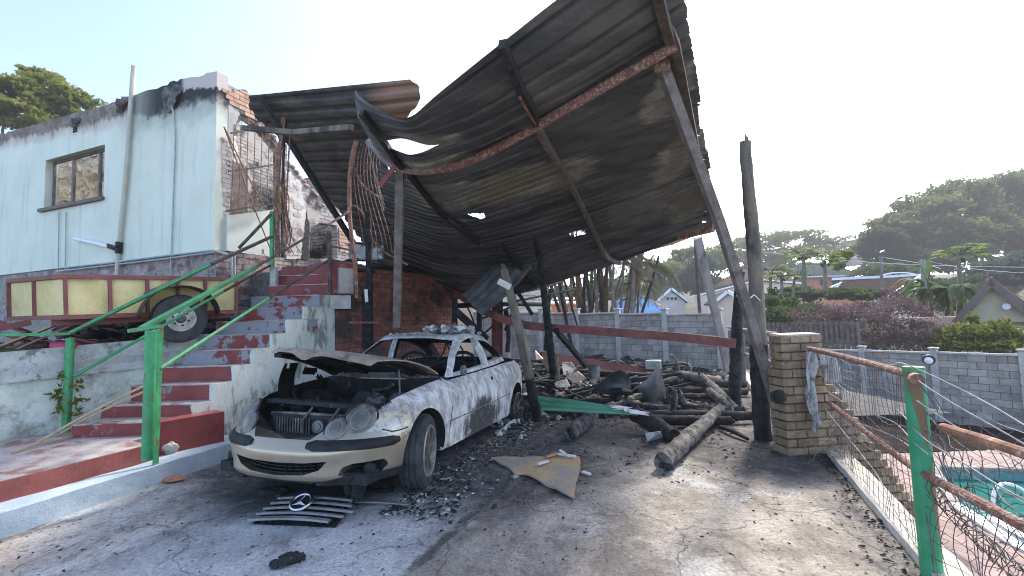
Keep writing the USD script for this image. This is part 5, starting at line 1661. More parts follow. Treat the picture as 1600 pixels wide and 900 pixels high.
fnn = np.cross(bv[bf[:, 1]] - bv[bf[:, 0]], bv[bf[:, 2]] - bv[bf[:, 0]])
fnn /= np.linalg.norm(fnn, axis=1, keepdims=True) + 1e-12
ins_e, ins_c = inset_poly(-0.62, 0.70, 0.165), inset_poly(-3.3, -0.62, 0.12)
pts_xy = shapely.points(cc_[:, :2])
inside = (shapely.contains(ins_e.buffer(0.004), pts_xy) | shapely.contains(ins_c.buffer(0.004), pts_xy)) & (cc_[:, 2] > 0.3)
for x_ in (0.0, -2.715):
    zc_ = 0.335 if x_ == 0 else 0.30
    inside |= (np.hypot(cc_[:, 0] - x_, cc_[:, 2] - zc_) < 0.358) & (np.abs(fnn[:, 1]) < 0.5) & (np.abs(cc_[:, 1]) > 0.5)
inside |= (cc_[:, 0] > 0.4) & (cc_[:, 0] < 0.80) & (np.abs(cc_[:, 1]) < 0.78) & (fnn[:, 0] > 0.99)
inside |= cc_[:, 2] < 0.245
bpath = car.add("body", (bv, bf[~inside]), "car_paint", local=True, smooth=32)
car.add("inner_shell", (bv, bf[inside]), "burnt_black", bpath, local=True)

# greenhouse: shell with the glass gone
gb = np.array([(-0.50, 0), (-0.54, 0.35), (-0.66, 0.60), (-0.84, 0.715), (-1.4, 0.735), (-2.0, 0.73), (-2.5, 0.685), (-2.85, 0.60), (-3.10, 0.40), (-3.18, 0)])
gt_ = np.array([(-1.22, 0), (-1.25, 0.30), (-1.32, 0.46), (-1.42, 0.535), (-1.65, 0.56), (-1.95, 0.555), (-2.15, 0.53), (-2.30, 0.48), (-2.42, 0.30), (-2.45, 0)])


def dens(p, k):
    s = np.linspace(0, 1, len(p))
    q = np.linspace(0, 1, k)
    return np.stack([PchipInterpolator(s, p[:, 0])(q), PchipInterpolator(s, p[:, 1])(q)], -1)


def dome_shell(shrink, dz, z_bot):
    b, t = dens(gb, 44), dens(gt_, 44)
    lay = []
    for q in np.linspace(0, 1, 9):
        p = b * (1 - q) + t * q
        ctr = np.array([-1.85, 0])
        bul = 0.035 * math.sin(math.pi * q)
        nn = (p - ctr) / (np.linalg.norm(p - ctr, axis=1, keepdims=True))
        p = p + nn * (bul - shrink)
        p[0, 1] = p[-1, 1] = 0
        zb = np.interp(p[:, 0], [-3.2, -2.5, -1.5, -0.5], [0.97, 0.965, 0.92, 0.885])
        zb = zb if z_bot is None else np.full(len(p), z_bot)
        zt = np.interp(p[:, 0], [-2.45, -2.1, -1.6, -1.2], [1.27, 1.335, 1.36, 1.325]) - dz
        z = zb * (1 - q) + zt * q
        full = np.vstack([np.c_[p, z], (np.c_[p, z] * [1, -1, 1])[-2:0:-1]])
        lay.append(full)
    for q in (0.75, 0.5, 0.25):                        # crowned roof
        f = lay[8].copy()
        c = np.array([-1.85, 0])
        f[:, :2] = c + (f[:, :2] - c) * q
        f[:, 2] += (1 - q * q) * 0.035
        lay.append(f)
    return _skin(np.array(lay))


outer = mani(dome_shell(0.0, 0.0, None))
inner = mani(dome_shell(0.05, 0.035, 0.80))
gh = outer - inner
side1 = Polygon([(-0.87, 0.94), (-1.06, 1.10), (-1.32, 1.245), (-1.50, 1.288), (-1.69, 1.298), (-1.765, 0.985)]).buffer(0.014)
side2 = Polygon([(-1.86, 1.00), (-1.79, 1.272), (-2.02, 1.255), (-2.28, 1.20), (-2.50, 1.125), (-2.62, 1.06), (-2.60, 1.035)]).buffer(0.008)
for pg in (side1, side2):
    for sgn in (1, -1):
        gh = gh - cutter(upright(pg, 0.35 * sgn if sgn > 0 else -1.0, 1.0 if sgn > 0 else -0.35))
wsc = Polygon([(-0.655, 0.90), (0.655, 0.90), (0.635, 0.98), (0.505, 1.28), (0.2, 1.312), (-0.2, 1.312), (-0.505, 1.28), (-0.635, 0.98)])
gh = gh - cutter(upright_x(wsc, -1.38, 0.0))
rsc = Polygon([(-0.50, 1.02), (0.50, 1.02), (0.40, 1.235), (-0.40, 1.235)])
gh = gh - cutter(upright_x(rsc, -4.0, -2.25))
print("greenhouse", gh.status(), gh.volume())
gv0, gf0, _ = meshkit.arrays(gh)
gc_ = gv0[gf0].mean(1)
gn_ = np.cross(gv0[gf0[:, 1]] - gv0[gf0[:, 0]], gv0[gf0[:, 2]] - gv0[gf0[:, 0]])
inw = ((gc_ - [-1.85, 0, 0.95]) * gn_).sum(1) < 0
rpath = car.add("roof_shell", (gv0, gf0[~inw]), "car_paint", local=True, smooth=32)
car.add("headlining", (gv0, gf0[inw]), "burnt_black", rpath, local=True)
car.add("rear_shelf", boxm(-3.05, -2.45, -0.6, 0.6, 0.86, 0.90), "burnt_black", local=True)

# bumper trim: rubbing strips, lip, seams
def band(s0, s1, z0, z1, out, n=26, k=4, taper=0.0, zs=0.0):
    ss_ = np.linspace(s0, s1, n)
    q = np.linspace(0, 1, n)
    hh = np.clip(np.minimum(q, 1 - q) / 0.08, 0.25, 1) ** 0.5
    rows = []
    for b in np.linspace(-1, 1, k):
        zc, hz_ = (z0 + z1) / 2 + zs * q, (z1 - z0) / 2
        rows.append(skin_z(ss_, zc + b * hz_ * hh, out + 0.012 * (1 - b * b)))
    return grid(np.array(rows), 0.012)


for sgn in (1, -1):
    car.add("rubbing_strip", band(sgn * s_at_y(0.27), sgn * (s_at_y(0.80) + 0.06), 0.475, 0.545, 0.002, zs=0.0), "black_plastic", bpath, local=True, smooth=50)
for sgn in (1, -1):
    sl = sgn * np.linspace(s_at_y(0.36), s_at_y(0.80) + 0.22, 34)
    dz_ = np.clip((np.abs(sl) - s_at_y(0.36)) / 0.25, 0, 1)
    lp_ = np.array([skin_z(sl, 0.236 + 0.055 * dz_ * k_, o) for k_, o in ((1.0, 0.003), (0.5, 0.010), (0.0, 0.014), (0.0, -0.03))])
    lp_[2:, :, 2] -= 0.012
    car.add("bumper_lip", grid(lp_, 0.008), "black_plastic", bpath, local=True, smooth=50)
for sgn in (1, -1):
    car.add("sill_trim", grid(np.array([skin_z(np.linspace(s_at_y(0.8) + 0.95, s_at_y(0.8) + 2.75, 20) * sgn, np.full(20, z), o) for z, o in ((0.285, 0.004), (0.25, 0.014), (0.235, 0.0))]), 0.006), "car_paint", bpath, local=True)
# lower grille slats and mesh
car.add("lower_grille", upright_x(low_gr.buffer(0.01), 0.69, 0.702), "burnt_black", bpath, local=True)
for z in (0.305, 0.33, 0.355):
    for w in (0,):
        ww = 0.40 if z > 0.31 else 0.28
        car.add("grille_slat", cat(*[bevel_box((0.03, ww * 2 / 14, 0.008), (0.80 - 0.10 * (yy_ / 0.44) ** 2, yy_, z - 0.01 + 0.02 * (yy_ / 0.44) ** 2)) for yy_ in np.linspace(-ww, ww, 15)]), "black_plastic", bpath, local=True)
for yy_ in np.linspace(-0.36, 0.36, 9):
    car.add("grille_bar", bevel_box((0.02, 0.008, 0.08), (0.775 - 0.10 * (yy_ / 0.44) ** 2, yy_, 0.335)), "black_plastic", bpath, local=True)
for sgn in (1, -1):
    pg = shapely.affinity.scale(fogp, sgn, 1, origin=(0, 0))
    car.add("fog_surround", upright_x(pg.buffer(0.004), 0.50, 0.515), "black_plastic", bpath, local=True)
    car.add("fog_lamp", disc_ring((0.585, sgn * 0.68, 0.325), (0.9, sgn * 0.35, 0), [(0.0, 0.045), (0.05, 0.045), (0.06, 0.035), (0.066, 0.001)], 20), "black_plastic", bpath, local=True, smooth=40)
    for z in (0.31, 0.335):
        car.add("fog_slat", bevel_box((0.02, 0.10, 0.007), (0.62, sgn * 0.585, z)), "black_plastic", bpath, local=True)
# twin oval headlights
M("reflector", (0.20, 0.195, 0.18), (0.27, 0.26, 0.24), 8, 0.45, 0.6, 0)


def lens(c, ry, rz, tilt, sgn, name):
    o, nn = outline(np.array([s_at_y(c[1])]))
    nrm3 = np.array([nn[0][0], nn[0][1], 0.62])
    nrm3 /= np.linalg.norm(nrm3)
    side_ = np.cross([0, 0, 1.0], nrm3)
    side_ /= np.linalg.norm(side_)
    upv_ = np.cross(nrm3, side_)
    a = side_ * math.cos(tilt) + upv_ * math.sin(tilt)
    b = upv_ * math.cos(tilt) - side_ * math.sin(tilt)
    s_ = trimesh.creation.icosphere(3)
    v = np.array(s_.vertices)
    v = np.asarray(c) + v[:, :1] * a * ry + v[:, 1:2] * b * rz + v[:, 2:] * nrm3 * 0.042
    path = car.add(name, (v, np.array(s_.faces)), "headlight_lens", local=True, smooth=True)
    th = np.linspace(0, 2 * np.pi, 40, endpoint=False)
    ring = [np.asarray(c) - nrm3 * 0.006 + a * ry * 1.03 * math.cos(t) + b * rz * 1.03 * math.sin(t) for t in th]
    car.add("seal", tube(np.array(ring + ring[:2]), 0.011, 6, False), "burnt_black", path, local=True)
    ring = [np.asarray(c) + nrm3 * 0.034 + a * ry * 0.55 * math.cos(t) + b * rz * 0.55 * math.sin(t) for t in th]
    car.add("reflector_ring", tube(np.array(ring + ring[:2]), 0.005, 5, False), "reflector", path, local=True)


for sgn in (1, -1):
    lens(skin_z(np.array([sgn * s_at_y(0.655)]), np.array([0.665]), -0.004)[0], 0.118, 0.155, -sgn * 0.55, sgn, "headlight")
    lens(skin_z(np.array([sgn * s_at_y(0.485)]), np.array([0.615]), 0.0)[0], 0.088, 0.105, -sgn * 0.45, sgn, "headlight")

# door and panel seams as thin dark gaps
def seam(pts, sgn=1, r=0.005):
    c = [skin_z(np.array([sgn * (s_at_y(0.8) + (0.47 - x))]), np.array([z]), 0.0005)[0] for x, z in pts]
    return tube(np.array(c), r, 5)


for sgn in (1, -1):
    car.add("door_seam", seam([(-0.44, 0.27), (-0.45, 0.45), (-0.50, 0.62), (-0.60, 0.80), (-0.70, 0.88)], sgn), "burnt_black", bpath, local=True)
    car.add("door_seam", seam([(-1.80, 0.90), (-1.84, 0.75), (-1.82, 0.55), (-1.86, 0.40), (-1.90, 0.27)], sgn), "burnt_black", bpath, local=True)
    car.add("rub_line", seam([(-0.46, 0.50), (-1.1, 0.515), (-1.82, 0.53), (-2.33, 0.545)], sgn, 0.006), "burnt_metal", bpath, local=True)
    car.add("fender_seam", seam([(0.31, 0.585), (0.40, 0.575), (0.47, 0.575), (0.55, 0.60)], sgn, 0.006), "burnt_black", bpath, local=True)
    hc_ = skin_z(np.array([sgn * (s_at_y(0.8) + 0.47 + 1.70)]), np.array([0.80]), 0.0)[0]
    car.add("door_lock", lump(hc_, (0.025, 0.012, 0.03), np.random.default_rng(2), 2, 0.1), "burnt_black", bpath, local=True)
    for k in range(7):
        c = skin_z(np.array([sgn * (s_at_y(0.8) + 0.47 + 0.62 + k * 0.17)]), np.array([0.505 + 0.003 * k]), 0.002)[0]
        car.add("trim_clip", bevel_box((0.012, 0.008, 0.012), c), "burnt_black", bpath, local=True)
    # mirror base stub
    mc = np.array([-0.90, sgn * 0.80, 0.955])
    car.add("mirror_bracket", lump(mc, (0.05, 0.035, 0.06), np.random.default_rng(3), 2, 0.3), "burnt_metal", local=True)

# wheels
def wheel(x, y, z, steer, tyre=True, squash=0.0, lean=0.0):
    sgn = 1 if y > 0 else -1
    ax = np.array([math.sin(steer) * 1.0, math.cos(steer), lean]) * sgn
    ax /= np.linalg.norm(ax)
    c = np.array([x, y, z])
    if tyre:
        w = car.add("wheel", disc_ring(c, ax, [(-0.10, 0.215), (-0.108, 0.26), (-0.10, 0.295), (-0.075, 0.314), (-0.055, 0.318), (-0.052, 0.312), (-0.046, 0.312), (-0.043, 0.319), (-0.003, 0.321), (0.0, 0.314), (0.006, 0.314), (0.009, 0.320), (0.045, 0.319), (0.048, 0.312), (0.054, 0.312), (0.057, 0.317), (0.078, 0.312), (0.10, 0.292), (0.107, 0.26), (0.10, 0.222)], 48), "tyre_rubber", local=True, smooth=30)
        rimm = "alloy"
    else:
        w = car.add("wheel", disc_ring(c, ax, [(-0.09, 0.10), (-0.10, 0.215), (-0.085, 0.222), (-0.08, 0.195), (0.07, 0.195), (0.085, 0.222), (0.10, 0.215)], 40), "burnt_metal", local=True, smooth=30)
        rimm = "burnt_metal"
    car.add("rim", disc_ring(c, ax, [(0.10, 0.222), (0.112, 0.214), (0.108, 0.203), (0.06, 0.192), (-0.02, 0.185), (-0.03, 0.15), (-0.02, 0.02), (-0.02, 0.001)], 40), rimm, w, local=True, smooth=30)
    car.add("brake_disc", disc_ring(c, ax, [(0.0, 0.15), (0.012, 0.15), (0.012, 0.001)], 28), "burnt_metal", w, local=True)
    a = np.cross(ax, [0, 0, 1.0])
    a /= np.linalg.norm(a)
    b = np.cross(ax, a)
    for k in range(7):
        th = 2 * math.pi * k / 7 + 0.3
        d = a * math.cos(th) + b * math.sin(th)
        car.add("spoke", bar([c + ax * 0.075 + d * 0.03, c + ax * 0.085 + d * 0.12, c + ax * 0.088 + d * 0.198], 0.032, 0.026, up=tuple(ax)), "burnt_metal" if not tyre else "grey_steel", w, local=True)
    car.add("hub_cap", disc_ring(c, ax, [(0.06, 0.05), (0.098, 0.045), (0.104, 0.03), (0.105, 0.001)], 20), "burnt_metal", w, local=True, smooth=30)
    return w


wheel(0.0, 0.765, 0.318, -0.25)
wheel(0.0, -0.765, 0.318, -0.25)
wheel(-2.715, 0.765, 0.29, 0.0, tyre=False)
wheel(-2.715, -0.765, 0.29, 0.0, tyre=False)
for x in (0.0, -2.715):
    for sgn in (1, -1):
        car.add("wheel_well", upright(Polygon([(x + 0.37 * math.cos(t), 0.335 + 0.37 * math.sin(t)) for t in np.linspace(-0.25, math.pi + 0.25, 24)] + [(x + 0.345 * math.cos(t), 0.335 + 0.345 * math.sin(t)) for t in np.linspace(math.pi + 0.25, -0.25, 24)]), sgn * 0.54 if sgn > 0 else -0.80, 0.80 if sgn > 0 else -0.54), "burnt_black", local=True)

# bonnet, buckled and raised; hinged at the windscreen
nu, nv = 26, 31
hb_ = np.zeros((nu, nv, 3))
for i_ in range(nu):
    a = i_ / (nu - 1)                                 # 0 hinge, 1 front lip
    for j_ in range(nv):
        b = -1 + 2 * j_ / (nv - 1)                    # -1 car's right, 1 its left
        wdt = 0.66 - 0.13 * a ** 2.2
        x = -0.48 - 0.10 * abs(b) ** 2 + a * (1.14 - 0.15 * abs(b) ** 2.4)
        y = b * wdt
        z = 0.935 + a * 0.27 + 0.055 * (1 - b * b) * (1 - 0.3 * a) + 0.05 * math.sin(a * math.pi)
        # fire-buckled: a kink left of the middle, the left front corner dropped, the lip curled
        k = math.exp(-((b - 0.12) / 0.16) ** 2) * max(0, a - 0.45) * 0.11
        z -= k
        z -= max(0, b - 0.15) ** 1.3 * a ** 1.6 * 0.11
        z -= max(0, a - 0.92) * 0.42
        z += 0.03 * max(0, -b) * a
        hb_[i_, j_] = (x, y, z)
hb_ += (meshkit.fbm(hb_ * 4 + 3, 3, 3)[..., None] - 0.5) * np.array([0, 0, 0.03])
hp = car.add("bonnet", grid(hb_, 0.012), "bonnet_paint", local=True, smooth=40)
und = hb_[1:-2:1, 2:-2] - [0, 0, 0.03]
car.add("bonnet_frame", grid(und, 0.02), "burnt_black", hp, local=True, smooth=40)
for b in (-0.75, -0.1, 0.7):
    jj = int((b + 1) / 2 * (nv - 1))
    car.add("bonnet_rib", bar(hb_[2:-2:3, jj] - [0, 0, 0.055], 0.07, 0.04), "burnt_black", hp, local=True)
car.add("bonnet_prop", tube([(0.02, 0.58, 0.80), (-0.05, 0.52, 1.02)], 0.008, 6), "burnt_metal", hp, local=True)
# charred curtain of insulation hanging at the far front corner
cg_ = np.array([[[0.42 - 0.42 * w + 0.02 * math.sin(7 * w + 4 * h), -0.36 - 0.22 * w - 0.05 * math.sin(3 * h), 1.10 - 0.42 * h - 0.02 * w] for w in np.linspace(0, 1, 12)] for h in np.linspace(0, 1, 10)])
gv_, gf_ = grid(cg_)
kk = meshkit.noise(gv_[gf_].mean(1) * 14, 5) < 0.86
car.add("hanging_liner", (gv_, gf_[kk]), "burnt_black", hp, local=True)
cg_ = np.array([[[-0.05 - 0.25 * w + 0.03 * math.sin(9 * w + 5 * h), -0.56 - 0.03 * h, 1.04 - 0.26 * h - 0.05 * w] for w in np.linspace(0, 1, 12)] for h in np.linspace(0, 1, 8)])
gv_, gf_ = grid(cg_)
kk = meshkit.noise(gv_[gf_].mean(1) * 11, 6) < 0.55
car.add("hanging_liner", (gv_, gf_[kk]), "burnt_black", hp, local=True)

# what the fire left of the engine bay
rc_ = np.random.default_rng(77)
eng = car.add("engine", cat(*([bevel_box((0.42, 0.36, 0.30), (-0.02, 0.02, 0.58), 0.05)] + [lump((rc_.uniform(-0.3, 0.35), rc_.uniform(-0.42, 0.42), rc_.uniform(0.5, 0.74)), rc_.uniform(0.04, 0.11, 3), rc_, 2, 0.5) for _ in range(26)])), "burnt_black", local=True)
for k in range(22):
    p0 = np.array([rc_.uniform(-0.45, 0.40), rc_.uniform(-0.5, 0.5), rc_.uniform(0.62, 0.78)])
    p1 = p0 + rc_.normal(0, 0.16, 3) * [1, 1, 0.35]
    p1[2] = min(p1[2], 0.84)
    car.add("hose", tube(spline([p0, (p0 + p1) / 2 + rc_.normal(0, 0.05, 3), p1], 8), rc_.uniform(0.006, 0.018), 6), ["burnt_black", "burnt_metal"][k % 3 == 0], eng, local=True)
car.add("strut_tower", disc_ring((-0.12, 0.50, 0.66), (0, 0, 1), [(0, 0.13), (0.10, 0.11), (0.14, 0.07), (0.145, 0.001)], 20), "burnt_metal", local=True, smooth=40)
car.add("strut_tower", disc_ring((-0.12, -0.50, 0.66), (0, 0, 1), [(0, 0.13), (0.10, 0.11), (0.14, 0.07), (0.145, 0.001)], 20), "burnt_black", local=True, smooth=40)
car.add("reservoir", lump((0.22, 0.46, 0.76), (0.085, 0.075, 0.085), rc_, 3, 0.3), "burnt_metal", local=True)
rad = car.add("radiator", boxm(0.50, 0.53, -0.36, 0.36, 0.42, 0.68), "burnt_black", local=True)
for k in range(13):
    car.add("radiator_fin", boxm(0.53, 0.548, -0.30 + k * 0.028, -0.288 + k * 0.028, 0.47, 0.655), "burnt_metal", rad, local=True)
car.add("radiator_rail", bar(spline([(0.50, -0.40, 0.675), (0.515, 0, 0.685), (0.50, 0.40, 0.675)], 8), 0.02, 0.03), "burnt_metal", rad, local=True)
car.add("cross_member", bar(spline([(0.40, -0.52, 0.765), (0.44, -0.2, 0.775), (0.45, 0.15, 0.765), (0.40, 0.52, 0.75)], 16), 0.10, 0.035), "burnt_black", local=True)
car.add("horn", disc_ring((0.57, 0.16, 0.60), (1, 0.2, 0.1), [(-0.03, 0.05), (0.0, 0.055), (0.02, 0.05), (0.022, 0.03), (0.03, 0.028), (0.03, 0.001)], 20), "burnt_metal", local=True, smooth=40)
for y0 in (-0.02, 0.25, 0.36):
    car.add("latch_strut", bar([(0.56, y0, 0.50), (0.57, y0 + 0.01, 0.64), (0.50, y0 + 0.05, 0.74)], 0.025, 0.012), "burnt_metal", local=True)
car.add("firewall", boxm(-0.66, -0.60, -0.68, 0.68, 0.38, 0.86), "burnt_black", local=True)
car.add("scuttle", bar(spline([(-0.60, -0.64, 0.90), (-0.55, 0, 0.925), (-0.60, 0.64, 0.90)], 12), 0.07, 0.04), "burnt_metal", local=True)
for k, y0 in enumerate((-0.25, 0.1)):
    car.add("wiper_arm", tube(spline([(-0.58, y0, 0.94), (-0.66, y0 + 0.15, 0.99), (-0.75, y0 + 0.38, 1.0)], 8), 0.009, 5), "burnt_metal", local=True)
# cabin leftovers
car.add("dash_frame", cat(bar([(-0.95, -0.66, 0.84), (-0.92, 0, 0.87), (-0.95, 0.66, 0.84)], 0.07, 0.07), *[lump((rc_.uniform(-1.0, -0.8), rc_.uniform(-0.55, 0.55), rc_.uniform(0.72, 0.86)), rc_.uniform(0.04, 0.10, 3), rc_, 2, 0.5) for _ in range(9)]), "burnt_black", local=True)
th = np.linspace(0, 2 * np.pi, 28)
car.add("steering_wheel", cat(tube(np.stack([-1.12 - 0.07 * np.sin(th), -0.34 + 0.18 * np.cos(th), 0.90 + 0.165 * np.sin(th)], -1), 0.012, 6, False), bar([(-0.95, -0.34, 0.82), (-1.12, -0.34, 0.90)], 0.04, 0.04)), "burnt_black", local=True)
for y0 in (-0.36, 0.36):
    q = [(-1.72, y0 - 0.22, 0.45), (-1.80, y0 - 0.20, 0.85), (-1.86, y0 - 0.14, 1.08), (-1.86, y0 + 0.14, 1.08), (-1.80, y0 + 0.20, 0.85), (-1.72, y0 + 0.22, 0.45)]
    sp2 = [tube(spline(q, 20), 0.022, 7)]
    for k in range(6):
        z = 0.52 + 0.09 * k
        sp2.append(tube([(-1.74 - 0.015 * k, y0 - 0.20, z), (-1.76 - 0.015 * k, y0, z + 0.015), (-1.74 - 0.015 * k, y0 + 0.20, z)], 0.007, 5))
    for yy_ in np.linspace(-0.14, 0.14, 5):
        sp2.append(tube([(-1.73, y0 + yy_, 0.48), (-1.85, y0 + yy_ * 0.7, 1.06)], 0.006, 5))
    sp2.append(bevel_box((0.48, 0.46, 0.10), (-1.48, y0, 0.44), 0.03))
    car.add("seat_frame", cat(*sp2), "burnt_black", local=True)
car.add("rear_bulkhead", cat(*([bar([(-2.35, -0.6, 0.5), (-2.5, -0.55, 0.95)], 0.06), bar([(-2.35, 0.6, 0.5), (-2.5, 0.55, 0.95)], 0.06), bar([(-2.48, -0.58, 0.93), (-2.48, 0.58, 0.93)], 0.05)] + [lump((rc_.uniform(-2.4, -1.9), rc_.uniform(-0.5, 0.5), rc_.uniform(0.45, 0.7)), rc_.uniform(0.06, 0.16, 3), rc_, 2, 0.5) for _ in range(10)])), "burnt_black", local=True)
car.add("floor_pan", boxm(-3.0, 0.7, -0.72, 0.72, 0.22, 0.30), "burnt_black", local=True)
car.add("fallen_trim", cat(*[tube(spline([(-1.25 - 0.15 * k, 0.42 - 0.1 * k, 1.27), (-1.3 - 0.2 * k, 0.35, 1.12), (-1.2 - 0.22 * k, 0.1 * k, 0.96)], 8), 0.012, 5) for k in range(4)]), "burnt_black", local=True)
for yy_ in (0.30, 0.38):
    car.add("undertray_scrap", lump((0.52, yy_ + 0.15, 0.13), (0.07, 0.04, 0.10), rc_, 2, 0.5), "burnt_black", local=True)

# melted scrap on the car roof
hp_ = T("melted_scrap", "heap of melted metal scrap lying on the roof of the burnt car", "scrap heap", tuple(Cg((-1.75, 0.30, 1.37))))
for k in range(26):
    c = Cg((-1.62 + rc_.normal(0, 0.13), 0.26 + rc_.normal(0, 0.15), 1.385 + abs(rc_.normal(0, 0.035))))
    hp_.add("scrap", lump(c, rc_.uniform(0.025, 0.085, 3) * [1, 1, 0.7], rc_, 2, 0.6), ["ash", "dull_chrome", "burnt_metal", "light_junk"][k % 4])
for k in range(8):
    c = Cg((-1.9 + rc_.normal(0, 0.1), 0.45 + rc_.normal(0, 0.06), 1.37))
    hp_.add("scrap", lump(c, rc_.uniform(0.02, 0.05, 3), rc_, 2, 0.6), ["ash", "dull_chrome"][k % 2])
for k in range(10):
    c = Cg((-1.35 + rc_.uniform(-0.05, 0.05), rc_.uniform(-0.45, 0.2), 1.36))
    hp_.add("scrap", lump(c, rc_.uniform(0.012, 0.03, 3) * [1, 1.8, 0.7], rc_, 1, 0.6), "ash")

# the radiator grille lying on the concrete, with its star emblem
g0, g1 = G(398, 814), G(540, 820)
gl = T("car_grille", "silver slatted car grille with a round star emblem lying on the concrete", "grille", tuple((g0 + g1) / 2))
gdx = (g1 - g0) / np.linalg.norm(g1 - g0)
gw = np.linalg.norm(g1 - g0)
gdy = np.array([-gdx[1], gdx[0], 0.0])
gup = np.array([0, 0, 1.0])
tilt = 0.22


def gp(a, b, h=0.0):
    """a along the grille 0..1, b from its near lip 0..1 up its slope"""
    xx = (a - 0.5) * gw * (1 - 0.0 * b) + 0.0
    return (g0 + g1) / 2 + gdx * xx + gdy * (b * 0.27 * math.cos(tilt) - 0.05) + gup * (0.03 + 0.27 * b * math.sin(tilt) + h)


for k in range(5):
    b = 0.03 + k * 0.235
    e0, e1 = -0.02 + 0.02 * k, 1.0 - 0.04 * abs(k - 2) + (0.02 if k == 2 else 0)
    if k == 0:
        e1 = 0.86
    pts_ = [gp(a, b, 0.02 * math.sin(math.pi * a)) for a in np.linspace(e0, e1, 9)]
    gl.add("slat", bar(pts_, 0.020 if k else 0.036, 0.016), "dull_chrome", smooth=False)
for a in np.linspace(0.06, 0.94, 12):
    if abs(a - 0.47) > 0.08:
        gl.add("grille_bar", bar([gp(a, 0.02, -0.015), gp(a, 0.96, -0.012)], 0.012, 0.01), "black_plastic")
gl.add("back_plate", grid(np.array([[gp(a, b, -0.028) for a in (0.03, 0.5, 0.93)] for b in (0.0, 1.0)]), 0.006), "black_plastic")
ec = gp(0.44, 0.52, 0.055)
en = np.cross(gdx, gdy * math.cos(tilt) + gup * math.sin(tilt))
ey = gdy * math.cos(tilt) + gup * math.sin(tilt)
en = en + ey * -0.12 + np.array([0, -0.12, 0])
en /= np.linalg.norm(en)
ey = ey - en * np.dot(ey, en)
ey /= np.linalg.norm(ey)
exx = np.cross(ey, en)
th = np.linspace(0, 2 * np.pi, 40)
ec = ec + gup * 0.0
RR = 0.076
em = gl.add("emblem_ring", tube(np.array([ec + exx * RR * math.cos(t) + ey * RR * math.sin(t) for t in th]), 0.012, 8, False), "chrome", smooth=True)
for k in range(3):
    t = math.pi / 2 + k * 2 * math.pi / 3
    d = exx * math.cos(t) + ey * math.sin(t)
    sd = np.cross(en, d)
    r0_, tip = 0.017, ec + d * (RR - 0.002)
    vv = np.array([ec + en * 0.006, ec + sd * r0_ * 1.1 + d * 0.010, tip, ec - sd * r0_ * 1.1 + d * 0.010, ec - en * 0.006])
    gl.add("emblem_point", (vv, np.array([[0, 1, 2], [0, 2, 3], [4, 2, 1], [4, 3, 2], [0, 4, 1], [0, 3, 4]])), "chrome", em)
gl.add("emblem_disc", disc_ring(ec - en * 0.012, en, [(0, RR), (0.004, RR), (0.004, 0.001)], 32), "black_plastic", em)
sb0, sb1 = G(538, 789), G(640, 791)
solo("chrome_strip", bar(spline([sb0 + [0, 0, 0.02], (sb0 + sb1) / 2 + [0, 0, 0.03], sb1 + [0, 0, 0.012]], 8), 0.03, 0.012), "dull_chrome", "thin dulled trim strip on the concrete right of the fallen grille", "trim strip")
solo("rubber_scrap", lump(G(428, 772) + [0, 0, 0.02], (0.13, 0.07, 0.05), rc_, 3, 0.4), "burnt_black", "black crumpled rubber scrap behind the fallen grille", "scrap")
# ================================================================ right side: kerb, pillar, fence, pool
POOL_Z = -1.5
r6 = np.random.default_rng(61)
en2 = np.array([rd[1], -rd[0]])
ke, ks = re0[:2] - rd[:2] * 3.5, re1[:2] + rd[:2] * 0.1
v, f = prism([ke - en2 * 0.02, ks - en2 * 0.02, ks + en2 * 0.16, ke + en2 * 0.16], -1.6, 0.055)
M("cream_kerb", (0.46, 0.41, 0.33), (0.58, 0.53, 0.45), 6, 0.9, 0, 0.6, 0.012, 50, c3=(0.22, 0.2, 0.17), t3=(0.56, 0.66), s3=4)
solo("driveway_kerb", rough_top((v, f), 0.03, 71), "cream_kerb", kind="structure")
fk0, fk1 = bk0[:2], bk1[:2]
fkd = (fk1 - fk0) / np.linalg.norm(fk1 - fk0)
fkn = np.array([fkd[1], -fkd[0]])
fs0 = pil_front[:2] + np.array([0.25, 0.3])
solo("far_kerb", rough_top(prism([fs0, fk1 + fkd * 0.5, fk1 + fkd * 0.5 + fkn * 0.16, fs0 + fkn * 0.16], -1.6, 0.10), 0.02, 72), "cream_kerb", kind="structure")

# --- pool terrace, pool
pool_px = [(1466, 733), (1604, 737), (1700, 745), (1700, 905), (1600, 856), (1500, 790)]
pool = Polygon([G(u, v, POOL_Z)[:2] for u, v in pool_px])
deck = Polygon([ks + en2 * 0.1, ke + en2 * 0.1, ke + [14, 0], (26, 4), (26, 16), (9, 20), fk1 + fkn * 0.1, fs0 + fkn * 0.1])
solo("pool_terrace", prism(deck.difference(pool.buffer(0.0)), POOL_Z - 0.3, POOL_Z - 0.004), "mortar", kind="structure")
